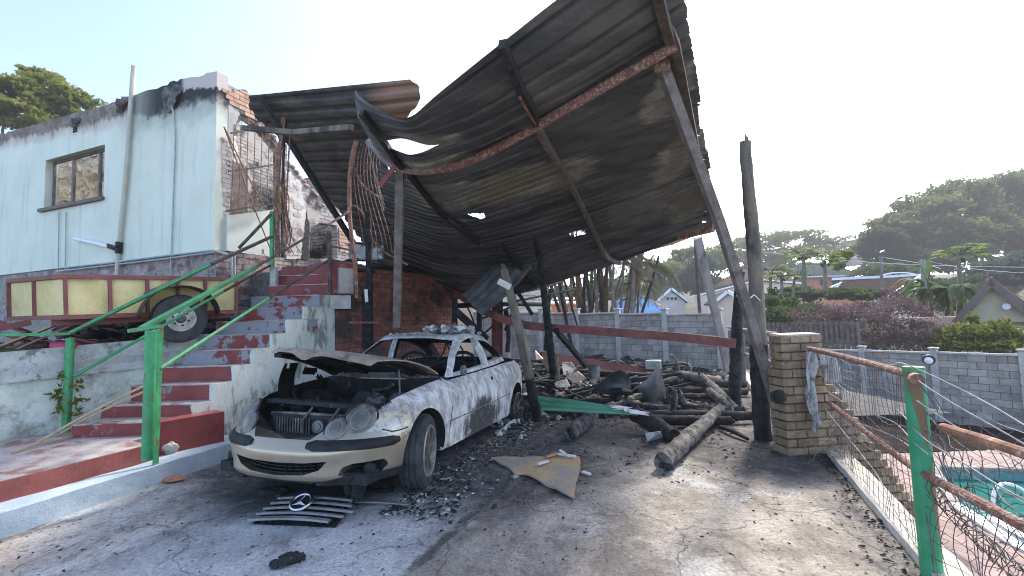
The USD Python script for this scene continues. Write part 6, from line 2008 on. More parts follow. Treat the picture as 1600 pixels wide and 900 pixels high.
# paving bricks one by one where they can be told apart
pav = T("paving", None, None, (6.5, 6.5, POOL_Z), kind="structure")
pa = np.array([math.cos(math.radians(-62)), math.sin(math.radians(-62))])
pb = np.array([-pa[1], pa[0]])
cnt, rest = 0, []
for i in range(-60, 60):
    for j in range(-34, 34):
        c = np.array([6.2, 6.0]) + pa * (i * 0.215 + (0.108 if j % 2 else 0)) + pb * j * 0.215
        q = pix(np.array([c[0], c[1], POOL_Z]))
        if not (1290 < q[0] < 1640 and 655 < q[1] < 925) or c[1] > 9.45:
            continue
        if not deck.contains(Point(c)) or pool.buffer(0.16).contains(Point(c)):
            continue
        o, b_ = bevel_box((0.207, 0.207, 0.03), (c[0], c[1], POOL_Z + 0.006 + r6.uniform(-0.002, 0.002) - 0.009), 0, np.array([[pa[0], pa[1], 0], [pb[0], pb[1], 0], [0, 0, 1]]))
        if q[1] > 765 and cnt < 290:
            pav.add("paver", (o, b_), "pool_paving")
            cnt += 1
        else:
            rest.append((o, b_))
if rest:
    pav.add("pavers_beyond", cat(*rest), "pool_paving", kind="stuff")
far = deck.difference(pool.buffer(0.1))
solo("pool_terrace", prism(far.intersection(shapely.box(5, 9.5, 26, 20)), POOL_Z, POOL_Z + 0.012), "roof_dark", kind="structure")
solo("pool_basin", cat(prism(pool.buffer(0.02).difference(pool.buffer(-0.02)), POOL_Z - 1.6, POOL_Z - 0.05), prism(pool, POOL_Z - 1.7, POOL_Z - 1.6)), "pool_shell", kind="structure")
solo("pool_water", prism(pool.buffer(-0.02), POOL_Z - 0.30, POOL_Z - 0.16), "pool_water", kind="structure")
cp_ = T("pool_coping", "pale raised coping round the edge of the pool", "coping", tuple(G(1500, 790, POOL_Z)))
ring = list(pool.exterior.coords)
for k in range(len(ring) - 1):
    a, b = np.array(ring[k]), np.array(ring[k + 1])
    L_ = np.linalg.norm(b - a)
    m_ = max(1, int(L_ / 0.45))
    dd = (b - a) / L_
    nn = np.array([dd[1], -dd[0]])
    if pool.contains(Point((a + b) / 2 + nn * 0.1)):
        nn = -nn
    for q_ in range(m_):
        c = a + (b - a) * (q_ + 0.5) / m_ + nn * 0.07
        if c[0] < 9.5:
            cp_.add("coping_stone", bevel_box((L_ / m_ - 0.01, 0.16, 0.06), (c[0], c[1], POOL_Z + 0.02), 0.012, np.array([[dd[0], dd[1], 0], [nn[0], nn[1], 0], [0, 0, 1]])), "white_paint" if k in (3, 4) else "block_grey")
st0, st1 = G(1536, 812, POOL_Z), G(1640, 868, POOL_Z)
sdv = (st1 - st0)[:2] / np.linalg.norm((st1 - st0)[:2])
sn_ = np.array([sdv[1], -sdv[0]]) * -1
solo("pool_step", prism([st0[:2], st1[:2], st1[:2] + sn_ * 0.35, st0[:2] + sn_ * 0.35], POOL_Z - 0.30, POOL_Z + 0.045), "white_paint", "white painted ledge at the near end of the pool", "pool step")
ld = T("pool_ladder", "white curved pool handrail by the near edge of the water", "ladder", tuple(G(1560, 800, POOL_Z)))
l0 = G(1556, 800, POOL_Z)
for k in range(2):
    o = np.array([0.1, -0.45, 0]) * k
    ld.add("rail", tube(spline([l0 + o, l0 + o + [0.02, 0.02, 0.25], l0 + o + [0.12, 0.05, 0.34], l0 + o + [0.45, 0.10, 0.30], l0 + o + [0.8, 0.15, 0.05]], 16), 0.024, 8), "white_paint")

# --- brick pillar and the raking wing wall beside it
pf = np.array([pil_front[0], pil_front[1], 0.0])
pax = np.array([0.993, 0.118, 0])
pnr = np.array([0.118, -0.993, 0])
pback = np.array([0.26, 0.966, 0])


def on_pil(u, v):
    h_ = hit(u, v, pf, pnr)
    return float((h_ - pf) @ pax), float(h_[2])


ztop_p = on_pil(1225, 524)[1]
wp_ = on_pil(1287, 560)[0]
pil = T("brick_pillar", "yellow brick gate pillar stepping down to the pool, a rag hung on it", "pillar", tuple(pf))
pil.add("core", prism([(pf + pax * 0.02 - pnr * 0.02)[:2], (pf + pax * (wp_ - 0.02) - pnr * 0.02)[:2], (pf + pax * (wp_ - 0.02) + pback * 0.38)[:2], (pf + pax * 0.02 + pback * 0.38)[:2]], -0.1, ztop_p - 0.02), "dark_mortar")
CO = 0.0865
prof_u = lambda v: 1303 + (v - 600) * 0.684
steps = []
z = ztop_p - CO
rows_ = 0
while z > -1.5:
    mid_v = pix(pf + pax * 0.3 + np.array([0, 0, z + CO / 2]))[1]
    if z > 0.78:
        w = wp_
    else:
        e = 0.0
        for _ in range(6):
            vv = pix(pf + pax * max(e, 0.3) + np.array([0, 0, z + CO / 2]))[1]
            e = on_pil(prof_u(vv), vv)[0]
        w = max(wp_ + 0.02, e)
    r_ = np.random.default_rng(300 + rows_)
    s = 0.0 if rows_ % 2 else -0.11
    first = True
    while s < w - 0.02:
        a_, b_ = max(s, 0), min(s + 0.222, w)
        if w - b_ < 0.06:
            b_ = w
        Rw = np.stack([pax, -pnr, [0, 0, 1.0]])
        dep = 0.115 if z > 0.78 else 0.23
        mm = bevel_box((b_ - a_ - 0.010, dep, CO - 0.012), (0, 0, 0), 0.004, Rw, 0.002, r_)
        pil.add("brick", (mm[0] + pf + pax * (a_ + b_) / 2 - pnr * (dep / 2 - r_.uniform(-0.004, 0.004)) + np.array([0, 0, z + CO / 2]), mm[1]), "pillar_brick")
        s = b_ if b_ == w else s + 0.222
    if z > -0.08:                                          # left face returns
        for k in range(2):
            c = pf + pback * (0.115 + 0.13 * k + (0.06 if rows_ % 2 else 0.065)) + np.array([0, 0, z + CO / 2])
            Rw = np.stack([pback, np.array([pback[1], -pback[0], 0]), [0, 0, 1.0]])
            mm = bevel_box((0.122, 0.11, CO - 0.012), (0, 0, 0), 0.004, Rw, 0.002, r_)
            pil.add("brick", (mm[0] + c + pax * (0.055 + r_.uniform(-0.004, 0.004)), mm[1]), "pillar_brick")
    z -= CO
    rows_ += 1
pil.add("mortar_backing", prism([(pf + pax * 0.3 - pnr * 0.015)[:2], (pf + pax * 0.55 - pnr * 0.015)[:2], (pf + pax * 0.55 - pnr * 0.2)[:2], (pf + pax * 0.3 - pnr * 0.2)[:2]], -1.5, 0.5), "dark_mortar")
pil.add("pillar_cap", prism([(pf + pax * 0.01 - pnr * 0.01)[:2], (pf + pax * (wp_ - 0.01) - pnr * 0.01)[:2], (pf + pax * (wp_ - 0.01) + pback * 0.38)[:2], (pf + pax * 0.01 + pback * 0.38)[:2]], ztop_p - 0.02, ztop_p + 0.006), "cream_kerb")
solo("black_cap", disc_ring(P(1216, 620, 4.62), (-0.8, -0.6, 0), [(-0.03, 0.066), (0.03, 0.066), (0.045, 0.05), (0.045, 0.03), (0.03, 0.028), (0.03, 0.001)], 24), "black_plastic", "round black plastic cap fixed to the driveway face of the brick pillar", "cap", smooth=40)
# rag over the rail end
rg = np.zeros((26, 12, 3))
for i in range(26):
    h_ = i / 25
    for j in range(12):
        w_ = j / 11
        u = 1258 + w_ * (14 + 3 * math.sin(h_ * 5)) + (3 * math.sin(h_ * 7 + 1) if h_ > 0.3 else 0) + (h_ ** 2) * 12
        vv = 543 + h_ * (135 - 22 * w_) + 0 * w_
        p = hit(u, vv, pf + pnr * 0.06, pnr)
        rg[i, j] = p + pnr * (0.028 * math.sin(w_ * 9 + h_ * 3) + 0.02 * math.sin(h_ * 16 + w_ * 5))
rag = T("burnt_rag", "tattered grey cloth hanging from the rail end down the brick pillar", "cloth", tuple(rg[-1, 5]))
rag.add("long_strip", grid(rg, 0.012), "rag", smooth=True)
rg2 = np.zeros((14, 12, 3))
for i in range(14):
    h_ = i / 13
    for j in range(12):
        w_ = j / 11
        u = 1275 + w_ * (22 + 8 * h_) + h_ * 5
        vv = 549 + h_ * (50 - 12 * abs(w_ - 0.6))
        rg2[i, j] = hit(u, vv, pf + pnr * 0.07, pnr) + pnr * (0.035 * math.sin(w_ * 7 + h_ * 2) + 0.02)
rag.add("short_strip", grid(rg2, 0.012), "rag", smooth=True)

# --- pool fence
d_p = G(1456, 893)[1] + 0.03
gpn = N()
_fg = gpn.noise(9, 4, 0.6, stretch=(1, 1, 0.15))
_c1 = gpn.mix(gpn.step(gpn.noise(4, 4, 0.6), 0.35, 0.7), (0.02, 0.21, 0.09), (0.035, 0.30, 0.14))
_rs = None
for zz_, ll_ in ((0.93, 0.26), (0.36, 0.24)):
    _k = gpn.math("add", gpn.dist((-0.01, -0.06, zz_), (40, 6, 1 / ll_)), gpn.math("multiply_add", _fg, 1.0, -0.5))
    _k = gpn.step(_k, 1.05, 0.7)
    _rs = _k if _rs is None else gpn.math("maximum", _rs, _k)
gpn.finish("post_green", gpn.mix(_rs, _c1, (0.16, 0.10, 0.04)), 0.5, 0, gpn.bump(_fg, 0.15, 0.004))
fe = T("pool_fence", "sagging wire mesh pool fence with rusty pipe rails and one green post", "fence", tuple(G(1456, 893)))
fe.add("post", tube([G(1457, 905), P(1427, 574, d_p)], 0.049, 16), "post_green")
fe.add("post_cap", disc_ring(P(1427, 574, d_p), (0, 0, 1), [(-0.02, 0.052), (0.004, 0.052), (0.008, 0.001)], 16), "green_paint")
d_q = pf[1] - 0.03
top_r = [P(1262, 544, d_q), P(1340, 563, 3.55), P(1418, 585, d_p + 0.05)]
fe.add("top_rail", tube(spline(top_r, 14), 0.024, 10), "flaking_rust")
fe.add("rail_stub", tube([P(1424, 588, d_p + 0.02), P(1434, 594, d_p - 0.12)], 0.034, 10), "rusty_steel")
mid = [P(1295, 630, d_q), P(1360, 680, 3.4), P(1432, 733, d_p + 0.05), P(1520, 780, 2.0), P(1640, 845, 1.62)]
fe.add("mid_rail", tube(spline(mid, 20), 0.022, 10), "flaking_rust")
fe.add("fallen_rail", tube([P(1473, 668, 2.15), P(1540, 688, 1.9), P(1640, 722, 1.6)], 0.021, 10), "rusty_steel")
M("wire", (0.06, 0.05, 0.047), (0.12, 0.10, 0.095), 20, 0.6, 0.2, 0)
M("bright_wire", (0.38, 0.37, 0.36), (0.5, 0.49, 0.48), 20, 0.35, 0.7, 0)


def mesh_panel(c00, c10, c01, c11, nu_, nv_, sag, thin=0.0022, wob=0.02, seed=0, cut=None):
    """Wire mesh: nu_ uprights and nv_ courses between four corners, each bent a little."""
    r = np.random.default_rng(seed)
    ms = []

    def at_(a, b):
        p = (c00 * (1 - a) + c10 * a) * (1 - b) + (c01 * (1 - a) + c11 * a) * b
        w = meshkit.noise(np.array([a * 5, b * 4, seed])) - 0.5
        w2 = meshkit.noise(np.array([a * 4 + 9, b * 5, seed])) - 0.5
        return p + np.array([w * sag, w2 * sag, (w2 - 0.3 * math.sin(a * 3.1)) * sag])

    for i_ in range(nu_ + 1):
        a = i_ / nu_ + r.uniform(-wob, wob) / nu_ * 4
        ms.append(tube(np.array([at_(a + 0.02 * math.sin(b * 7 + i_), b) for b in np.linspace(0, 1, 14)]), thin, 3, False))
    for j_ in range(nv_ + 1):
        b = j_ / nv_ + r.uniform(-wob, wob) / nv_ * 4
        ms.append(tube(np.array([at_(a, b + 0.01 * math.sin(a * 20 + j_)) for a in np.linspace(0, 1, 24)]), thin, 3, False))
    return cat(*ms)


k0, k1 = P(1300, 712, d_q) + [0.02, 0, 0], P(1448, 872, d_p)
fe.add("wire_mesh", mesh_panel(P(1290, 556, d_q), P(1420, 588, d_p + 0.05), k0, k1, 30, 15, 0.05, seed=1, wob=0.006), "wire", kind="stuff")
fe.add("wire_mesh", mesh_panel(P(1432, 640, d_p), P(1680, 820, 1.75), P(1452, 880, d_p), P(1640, 1010, 1.6), 17, 10, 0.10, seed=2, wob=0.006), "wire", kind="stuff")
fe.add("wire_mesh", mesh_panel(P(1436, 592, d_p - 0.05), P(1690, 700, 1.9), P(1440, 735, d_p - 0.1), P(1690, 900, 1.75), 12, 5, 0.14, seed=3, wob=0.01), "wire", kind="stuff")
# bunched mesh slumped along the middle rail
fe.add("wire_mesh", mesh_panel(P(1448, 745, d_p - 0.15), P(1610, 898, 1.85), P(1456, 775, d_p - 0.15), P(1590, 912, 1.85), 24, 4, 0.06, seed=4, wob=0.12), "wire", kind="stuff")
for k, pts in enumerate((((1340, 560, 3.5), (1400, 568, 2.9), (1430, 575, 2.5), (1490, 603, 2.25), (1560, 640, 2.0), (1640, 690, 1.8)),
                         ((1310, 600, 4.2), (1350, 625, 3.6), (1390, 637, 3.1), (1412, 650, 2.75), (1450, 690, 2.4), (1500, 720, 2.15), (1580, 770, 1.9), (1650, 800, 1.75)),
                         ((1290, 610, 4.3), (1345, 640, 3.7), (1400, 662, 3.0), (1418, 680, 2.7), (1450, 710, 2.4)),
                         ((1310, 640, 4.2), (1340, 660, 3.7), (1380, 675, 3.2), (1420, 697, 2.75)),
                         ((1435, 595, 2.45), (1480, 625, 2.3), (1550, 665, 2.1), (1640, 720, 1.85)),
                         ((1432, 625, 2.45), (1500, 670, 2.25), (1580, 716, 2.0), (1650, 760, 1.85)),
                         ((1290, 640, 4.4), (1330, 690, 4.0), (1350, 715, 3.7), (1372, 745, 3.3), (1400, 800, 2.9), (1440, 865, 2.6)))):
    fe.add("loose_wire", tube(spline([P(*p) for p in pts], 40), 0.0035, 5), "bright_wire")
# dry creeper on the pillar foot
tw_v = []
for k in range(60):
    p0 = P(r6.uniform(1288, 1330), r6.uniform(655, 712), 4.45)
    q0_ = p0 + r6.normal(0, 0.10, 3) * [1, 0.4, 1]
    tw_v.append(tube(spline([p0, (p0 + q0_) / 2 + r6.normal(0, 0.03, 3), q0_], 5), 0.003, 3, False))
solo("dry_creeper", cat(*tw_v), "dead_frond", "thicket of dry creeper twigs on the pillar's foot behind the mesh", "creeper")

# rail fence beyond the pillar
rf = T("steel_railing", "grey pipe railing along the driveway edge behind the poles", "railing", tuple(bk0))
for (u, v0, v1) in ((1163, 604, 523), (1143, 575, 516)):
    b_ = G(u, v0)
    rf.add("post", tube([b_, P(u - 3, v1, b_[1])], 0.045, 8), "grey_steel")
dA, dB = G(1143, 575)[1], pf[1] + 0.6
for a, b in (((1136, 511), (1216, 523)), ((1150, 548), (1217, 570))):
    rf.add("rail", tube(line(P(*a, dA), P(*b, dB), 4), 0.03, 8), "grey_steel")

# ================================================================ precast walls of blocks between posts


def block_wall(name, label, p0, dirv, bays, bay, zb, zt, dz, cap, seed, rows=10, per=4, off_u=None):
    th = T(name, label, "wall", tuple(p0) if len(p0) == 3 else (p0[0], p0[1], 0))
    d = np.array([dirv[0], dirv[1], 0.0])
    d /= np.linalg.norm(d)
    nrm_ = np.array([d[1], -d[0], 0])
    mid_ = np.array([p0[0], p0[1], 0]) + d * bay * bays / 2
    if np.dot(nrm_, -mid_) < 0:
        nrm_ = -nrm_
    r = np.random.default_rng(seed)
    n_, extra = 0, []
    for b in range(bays + 1):
        base = np.array([p0[0], p0[1], 0]) + d * bay * b
        z1 = zt + dz * b
        Rw = np.stack([d, -nrm_, [0, 0, 1.0]])
        th.add("post", bevel_box((0.15, 0.15, z1 - zb + 0.06), base + [0, 0, (zb + z1 + 0.06) / 2], 0.012, Rw), "concrete")
        th.add("post_cap", bevel_box((0.20, 0.20, 0.05), base + [0, 0, z1 + 0.085], 0.015, Rw), "concrete")
        if b == bays:
            break
        L_ = bay - 0.15
        c = base + d * bay / 2
        th.add("backing", bevel_box((L_ + 0.04, 0.04, z1 - zb - 0.05), c - nrm_ * 0.03 + [0, 0, (zb + z1 - 0.05) / 2], 0, Rw), "dark_mortar")
        th.add("coping", bevel_box((L_, 0.12, 0.055), c + [0, 0, z1 - 0.0275], 0.01, Rw), "concrete")
        rh = (z1 - 0.055 - zb) / rows
        for q_ in range(rows):
            s = -(L_ / per) * (0.5 if q_ % 2 else 0)
            while s < L_ - 0.01:
                a_, e_ = max(s, 0), min(s + L_ / per, L_)
                if e_ - a_ > 0.05:
                    mm = bevel_box((e_ - a_ - 0.010, 0.03, rh - 0.010), (0, 0, 0), 0, Rw, 0.003, r)
                    mm = (mm[0] + base + d * (0.075 + (a_ + e_) / 2) + nrm_ * (-0.006 + r.uniform(-0.004, 0.004)) + np.array([0, 0, zb + rh * (q_ + 0.5)]), mm[1])
                    if n_ < cap and q_ > 0:
                        th.add("block", mm, "block_grey")
                        n_ += 1
                    else:
                        extra.append(mm)
                s += L_ / per
    if extra:
        th.add("blockwork", cat(*extra), "block_grey", kind="stuff")
    return th


bw0 = P(1128, 575, 11.8)
block_wall("boundary_wall", "grey precast block wall across the back of the burnt yard", (bw0[0], bw0[1], 0), (-0.76, 0.65), 8, 1.43, -0.25, 1.47, 0.055, 290, 7)
wr = block_wall("garden_wall", "grey precast block wall behind the pool, a lamp on one post", (7.4, 17.1, POOL_Z), (1.8, -2.7), 8, 1.56, POOL_Z, 0.24, 0.012, 290, 8)
lm = T("wall_lamp", "small white bulkhead lamp on a post of the pool wall", "lamp", tuple(P(1451, 566, 11.6)))
lc = P(1451, 562, 11.55)
lm.add("housing", disc_ring(lc, (-0.75, -0.66, 0), [(-0.06, 0.13), (0.0, 0.13), (0.03, 0.11), (0.03, 0.001)], 20), "black_plastic", smooth=40)
lm.add("diffuser", disc_ring(lc - [0.02, 0.02, 0.02], (-0.75, -0.66, 0), [(0.0, 0.09), (0.05, 0.075), (0.07, 0.04), (0.075, 0.001)], 16), "white_paint", smooth=40)
pk = T("picket_fence", "low dark picket fence among the shrubs beyond the pool wall", "fence", tuple(P(1260, 530, 17.5)))
pk0, pk1 = P(1150, 511, 16.4), P(1340, 508, 14.0)
for k in range(27):
    t = k / 26
    b_ = pk0 * (1 - t) + pk1 * t
    pk.add("picket", bar([b_ + [0, 0, 0.12 + r6.uniform(-0.02, 0.02)], b_ + [0, 0, -1.1]], 0.10, 0.025, up=(0, 1, 0)), "picket")
for dz_ in (0.02, -0.55):
    pk.add("rail", bar([pk0 + [0, 0.05, dz_], pk1 + [0, 0.05, dz_]], 0.04, 0.09), "picket")

# ================================================================ charred debris on the floor


def log(name, label, pts, r, mat, rough=0.16, group=None):
    t = T(name, label, "log", tuple(pts[0]), group=group)
    c = spline(pts, 26)
    rad = np.interp(np.linspace(0, 1, 26), np.linspace(0, 1, len(r)), r)
    rad = rad * (1 + 0.22 * (meshkit.noise(np.stack([np.arange(26) * 0.5, np.zeros(26), np.zeros(26)], -1) + r6.uniform(0, 60)) - 0.5))
    t.add("trunk", tube(c, rad, 14, True, r6, rough * 0.55), mat, smooth=40)
    for e_, s_ in ((0, 1), (-1, -1)):
        dv = (c[e_] - c[e_ + s_ * 2])
        dv /= np.linalg.norm(dv)
        for _ in range(5):
            o = r6.normal(0, 0.4, 3) * rad[e_]
            t.add("charred_end", lump(c[e_] + o * 0.8 + dv * 0.01, np.full(3, rad[e_] * r6.uniform(0.3, 0.55)), r6, 1, 0.5), "charcoal")
    return t


def GL(u, v, z):
    return G(u, v, z)


log("charred_log", "long ash grey log lying toward the camera in the middle of the yard", [GL(1036, 722, 0.09), GL(1080, 680, 0.10), GL(1126, 638, 0.16)], [0.08, 0.083, 0.075, 0.06], "ashy_log", 0.2)
log("charred_log", "short thick log poking out from under the green sheet", [GL(893, 677, 0.09), GL(908, 664, 0.11), GL(926, 649, 0.15)], [0.085, 0.085, 0.08], "ashy_log", 0.2)
log("charred_log", "black log end lying across the floor, nearest of the horizontal logs", [GL(1010, 655, 0.08), GL(1080, 657, 0.08), GL(1142, 657, 0.08)], [0.06, 0.065, 0.055], "charcoal")
log("charred_log", "long black log lying behind the nearest horizontal log", [GL(1000, 648, 0.10), GL(1090, 649, 0.10), GL(1175, 650, 0.09)], [0.055, 0.07, 0.055], "charcoal")
log("charred_log", "black beam lying across before the slim charred post", [GL(1036, 610, 0.12), GL(1100, 612, 0.12), GL(1165, 612, 0.08)], [0.075, 0.08, 0.06], "charcoal")
log("charred_log", "black beam farthest back among the horizontal logs", [GL(1030, 598, 0.14), GL(1090, 600, 0.14), GL(1150, 600, 0.12)], [0.07, 0.08, 0.07], "charcoal")
log("charred_log", "slim grey log sloping down to the foot of the slim post", [GL(1096, 588, 0.35), GL(1120, 610, 0.2), GL(1150, 640, 0.06)], [0.06, 0.07, 0.055], "ashy_log")
log("charred_log", "thicker brown grey log sloping just before the slim grey one", [GL(1108, 612, 0.22), GL(1125, 624, 0.16), GL(1146, 640, 0.07)], [0.07, 0.065, 0.045], "ashy_log")
log("charred_log", "upright grey stump leaning against the rubble, left one of two", [GL(1051, 636, 0.05), GL(1050, 624, 0.18), GL(1049, 612, 0.34)], [0.075, 0.08, 0.075], "ashy_log")
log("charred_log", "upright grey stump leaning against the rubble, right one of two", [GL(1070, 634, 0.05), GL(1064, 622, 0.16), GL(1058, 612, 0.28)], [0.05, 0.06, 0.055], "ashy_log")
log("charred_log", "thick coal black beam slanting down from the tip of the green sheet", [GL(990, 645, 0.22), GL(1020, 662, 0.12), GL(1053, 682, 0.06)], [0.10, 0.105, 0.08], "charcoal")
log("charred_log", "thin black branch lying left of the gum pole's foot", [GL(1126, 667, 0.04), GL(1150, 676, 0.05), GL(1168, 686, 0.03)], [0.025, 0.03, 0.02], "charcoal")
log("charred_log", "brown half burnt pole lying under the dark red beam", [GL(1064, 585, 0.28), GL(1100, 592, 0.26), GL(1122, 593, 0.2)], [0.08, 0.08, 0.07], "half_burnt_timber")
log("charred_log", "dark pole in the rubble behind the bent sheet metal", [GL(860, 575, 0.3), GL(960, 585, 0.3), GL(1040, 588, 0.25)], [0.07, 0.07, 0.06], "charcoal")

# bent sheet metal in the rubble
top_px = [(928, 606), (944, 592), (958, 581), (972, 578), (983, 586), (987, 603), (996, 603), (1010, 594), (1022, 580), (1030, 571), (1036, 594), (1043, 620)]
bot_px = [(930, 611), (946, 616), (960, 619), (974, 621), (984, 622), (990, 616), (998, 622), (1006, 628), (1013, 632), (1019, 631), (1030, 626), (1042, 622)]
dep_ = [7.6, 7.5, 7.4, 7.35, 7.5, 7.8, 7.7, 7.45, 7.2, 7.0, 7.25, 7.6]
sheet_ = np.zeros((9, 60, 3))
tq_ = np.linspace(0, 11, 60)
for i in range(9):
    h_ = i / 8
    for j in range(60):
        a_ = int(min(10, tq_[j]))
        fr = tq_[j] - a_
        L3 = lambda arr: np.array(arr[a_]) * (1 - fr) + np.array(arr[a_ + 1]) * fr
        uv = L3(top_px) * (1 - h_) + L3(bot_px) * h_
        sheet_[i, j] = P(uv[0], uv[1], float(L3([[x] for x in dep_])[0]) + 0.25 * math.sin(h_ * 3.1) * (0.6 if j < 30 else -0.3))
bs = T("bent_sheet", "big crumpled grey metal sheet standing in the rubble", "metal sheet", tuple(sheet_[-1, 30]))
bs.add("sheet", grid(sheet_, 0.006), "bent_sheet", smooth=50)
gs = np.zeros((24, 30, 3))
g00, g10, g01, g11 = GL(838, 619, 0.34), GL(962, 632, 0.34), GL(846, 641, 0.22), GL(998, 649, 0.25)
for i in range(24):
    for j in range(30):
        a_, b_ = j / 29, i / 23
        p = (g00 * (1 - a_) + g10 * a_) * (1 - b_) + (g01 * (1 - a_) + g11 * a_) * b_
        gs[i, j] = p + np.array([0.03 * math.sin(i * 1.9) * (a_ > 0.95), 0, 0.03 * rib(b_, 0.36) - 0.05 * a_ * a_ * (1 - b_)])
gsh = T("green_sheet", "buckled dark green roof sheet lying across the rubble", "roof sheet", tuple(g01))
gsh.add("sheet", grid(gs, 0.006), "green_sheet", smooth=40)
rag_e = np.array([[gs[i, 29] + np.array([0.02 + 0.10 * h_ + 0.05 * math.sin(i * 2.3) * h_, 0, 0.004 - 0.02 * h_]) for i in range(24)] for h_ in np.linspace(-0.9, 1, 5)])
gsh.add("bleached_end", grid(rag_e + [0, 0, 0.006], 0.004), "light_junk")
# rusty plate in front of the car's side
pp = [(766, 715), (790, 712), (850, 714), (893, 709), (906, 712), (906, 733), (898, 757), (897, 777), (880, 769), (832, 744), (820, 738), (806, 738), (798, 730)]
tri_p = Polygon([G(u, v, 0.03)[:2] for u, v in pp]).buffer(0)
v, f = rough_top(prism(tri_p, 0.012, 0.026), 0.03, 77)
solo("rusty_plate", (v, f), "rust_plate", "flat triangular rusty steel plate lying on the driveway", "steel plate")
for k, (a, b, m_, lab) in enumerate((((853, 714, 0.05), (871, 708, 0.05), "terracotta_bit", "short orange stick lying on the rusty plate"), ((872, 709, 0.05), (899, 713, 0.05), "light_junk", "white rod lying flat at the plate's back edge"), ((874, 703, 0.08), (884, 709, 0.04), "light_junk", "white rod end propped behind the plate"), ((910, 737, 0.02), (922, 741, 0.02), "light_junk", "pale strip just right of the plate"), ((840, 725, 0.05), (856, 720, 0.05), "light_junk", "pale shard lying in the middle of the plate"))):
    solo("stick", bar(line(G(*a), G(*b), 3), 0.035, 0.015), m_, lab, "stick")
# other wreckage: boards, can, boxes, block
for k, (px_, d_, m_, lab, nm, ct) in enumerate((
        ([(878, 566), (892, 566), (908, 588), (898, 593), (880, 586)], 8.2, "scorched_white", "cream enamel panel leaning in the rubble left of the can", "enamel_panel", "panel"),
        ([(845, 562), (872, 557), (874, 594), (860, 588)], 8.0, "burnt_black", "dark panel standing behind the leaning charred post", "dark_panel", "panel"),
        ([(836, 548), (848, 561), (838, 562)], 8.4, "pale_metal", "small pale metal triangle sticking up behind the charred post", "metal_flap", "metal flap"),
        ([(884, 590), (902, 580), (916, 592), (900, 598)], 7.9, "bent_sheet", "small bent sheet lying before the can", "bent_flap", "metal flap"),
        ([(866, 598), (884, 592), (890, 604), (870, 606)], 7.6, "ash", "bleached scrap bag in the near rubble", "scrap_bag", "bag"))):
    pts_ = np.array([P(u, v, d_ + 0.012 * (594 - v)) for u, v in px_])
    n_ = len(pts_)
    bk_ = pts_ + [0.02, 0.05, 0]
    F_ = [[0, i, i + 1] for i in range(1, n_ - 1)] + [[n_, n_ + i + 1, n_ + i] for i in range(1, n_ - 1)]
    for i in range(n_):
        j = (i + 1) % n_
        F_ += [[i, n_ + i, j], [j, n_ + i, n_ + j]]
    solo(nm, (np.vstack([pts_, bk_]), np.array(F_)), m_, lab, ct)
cn_ = T("metal_can", "dented grey metal can standing in the rubble", "can", tuple(P(928, 592, 8.1)))
cc = P(928, 592, 8.1)
cn_.add("body", tube([cc, P(928, 581, 8.12), P(928, 572, 8.15)], [0.10, 0.108, 0.10], 14, True, r6, 0.06), "bent_sheet", smooth=40)
cn_.add("rim", disc_ring(P(928, 572, 8.15), (0, 0.1, 1), [(-0.01, 0.10), (0.012, 0.108), (0.012, 0.09)], 18), "burnt_metal")
bx = P(1021, 577, 10.3)
solo("concrete_block", bevel_box((0.34, 0.22, 0.2), bx + [0, 0, 0.1], 0.015, zrot(-0.3), 0.006, r6), "coping_grey", "pale concrete block sitting on the rubble before the boundary wall", "block")
ch = T("chair_frame", "burnt chair frame of bent steel tube near the boundary wall", "chair", tuple(P(1064, 580, 10.3)))
ch.add("back_tube", tube(spline([P(1048, 554, 10.3), P(1056, 562, 10.3), P(1060, 580, 10.3)], 10), 0.03, 7), "grey_steel")
ch.add("seat_tube", tube(spline([P(1056, 568, 10.3), P(1066, 567, 10.4), P(1076, 570, 10.3), P(1079, 581, 10.2)], 10), 0.022, 7), "grey_steel")
ch.add("seat_tube", tube(spline([P(1058, 575, 10.5), P(1066, 572, 10.5), P(1074, 576, 10.5)], 10), 0.02, 7), "dark_steel")
ch.add("leg", tube([P(1074, 570, 10.2), P(1073, 556, 10.3)], 0.012, 6), "dark_steel")
fb = G(1028, 690)
fbx = T("folded_tray", "folded blue grey tray lying on the floor left of the long log", "tray", tuple(fb))
for k, (q_) in enumerate(([(1008, 677, 0.12), (1032, 674, 0.16), (1036, 684, 0.02), (1012, 690, 0.02)], [(1012, 690, 0.02), (1036, 684, 0.02), (1038, 690, 0.0), (1014, 696, 0.0)])):
    pts_ = np.array([G(*x) for x in q_])
    fbx.add("side", grid(np.array([[pts_[0], pts_[1]], [pts_[3], pts_[2]]]), 0.008), ["light_junk", "blue_grey_sheet"][k])
al = T("molten_strip", "pale bent aluminium strip and melted lumps by the rear wheel", "metal strip", tuple(G(790, 668)))
al.add("strip", bar(spline([G(776, 677, 0.02), G(788, 667, 0.05), G(800, 659, 0.08), G(806, 660, 0.03)], 10), 0.05, 0.012, 1.5), "light_junk")
for k in range(18):
    al.add("lump", lump(G(r6.normal(792, 12), r6.normal(664, 7), 0.02), r6.uniform(0.015, 0.05, 3), r6, 1, 0.6), ["ash", "light_junk", "dull_chrome"][k % 3])

# thin charred timbers crossing the rubble
rt = np.random.default_rng(99)
TIMB = []

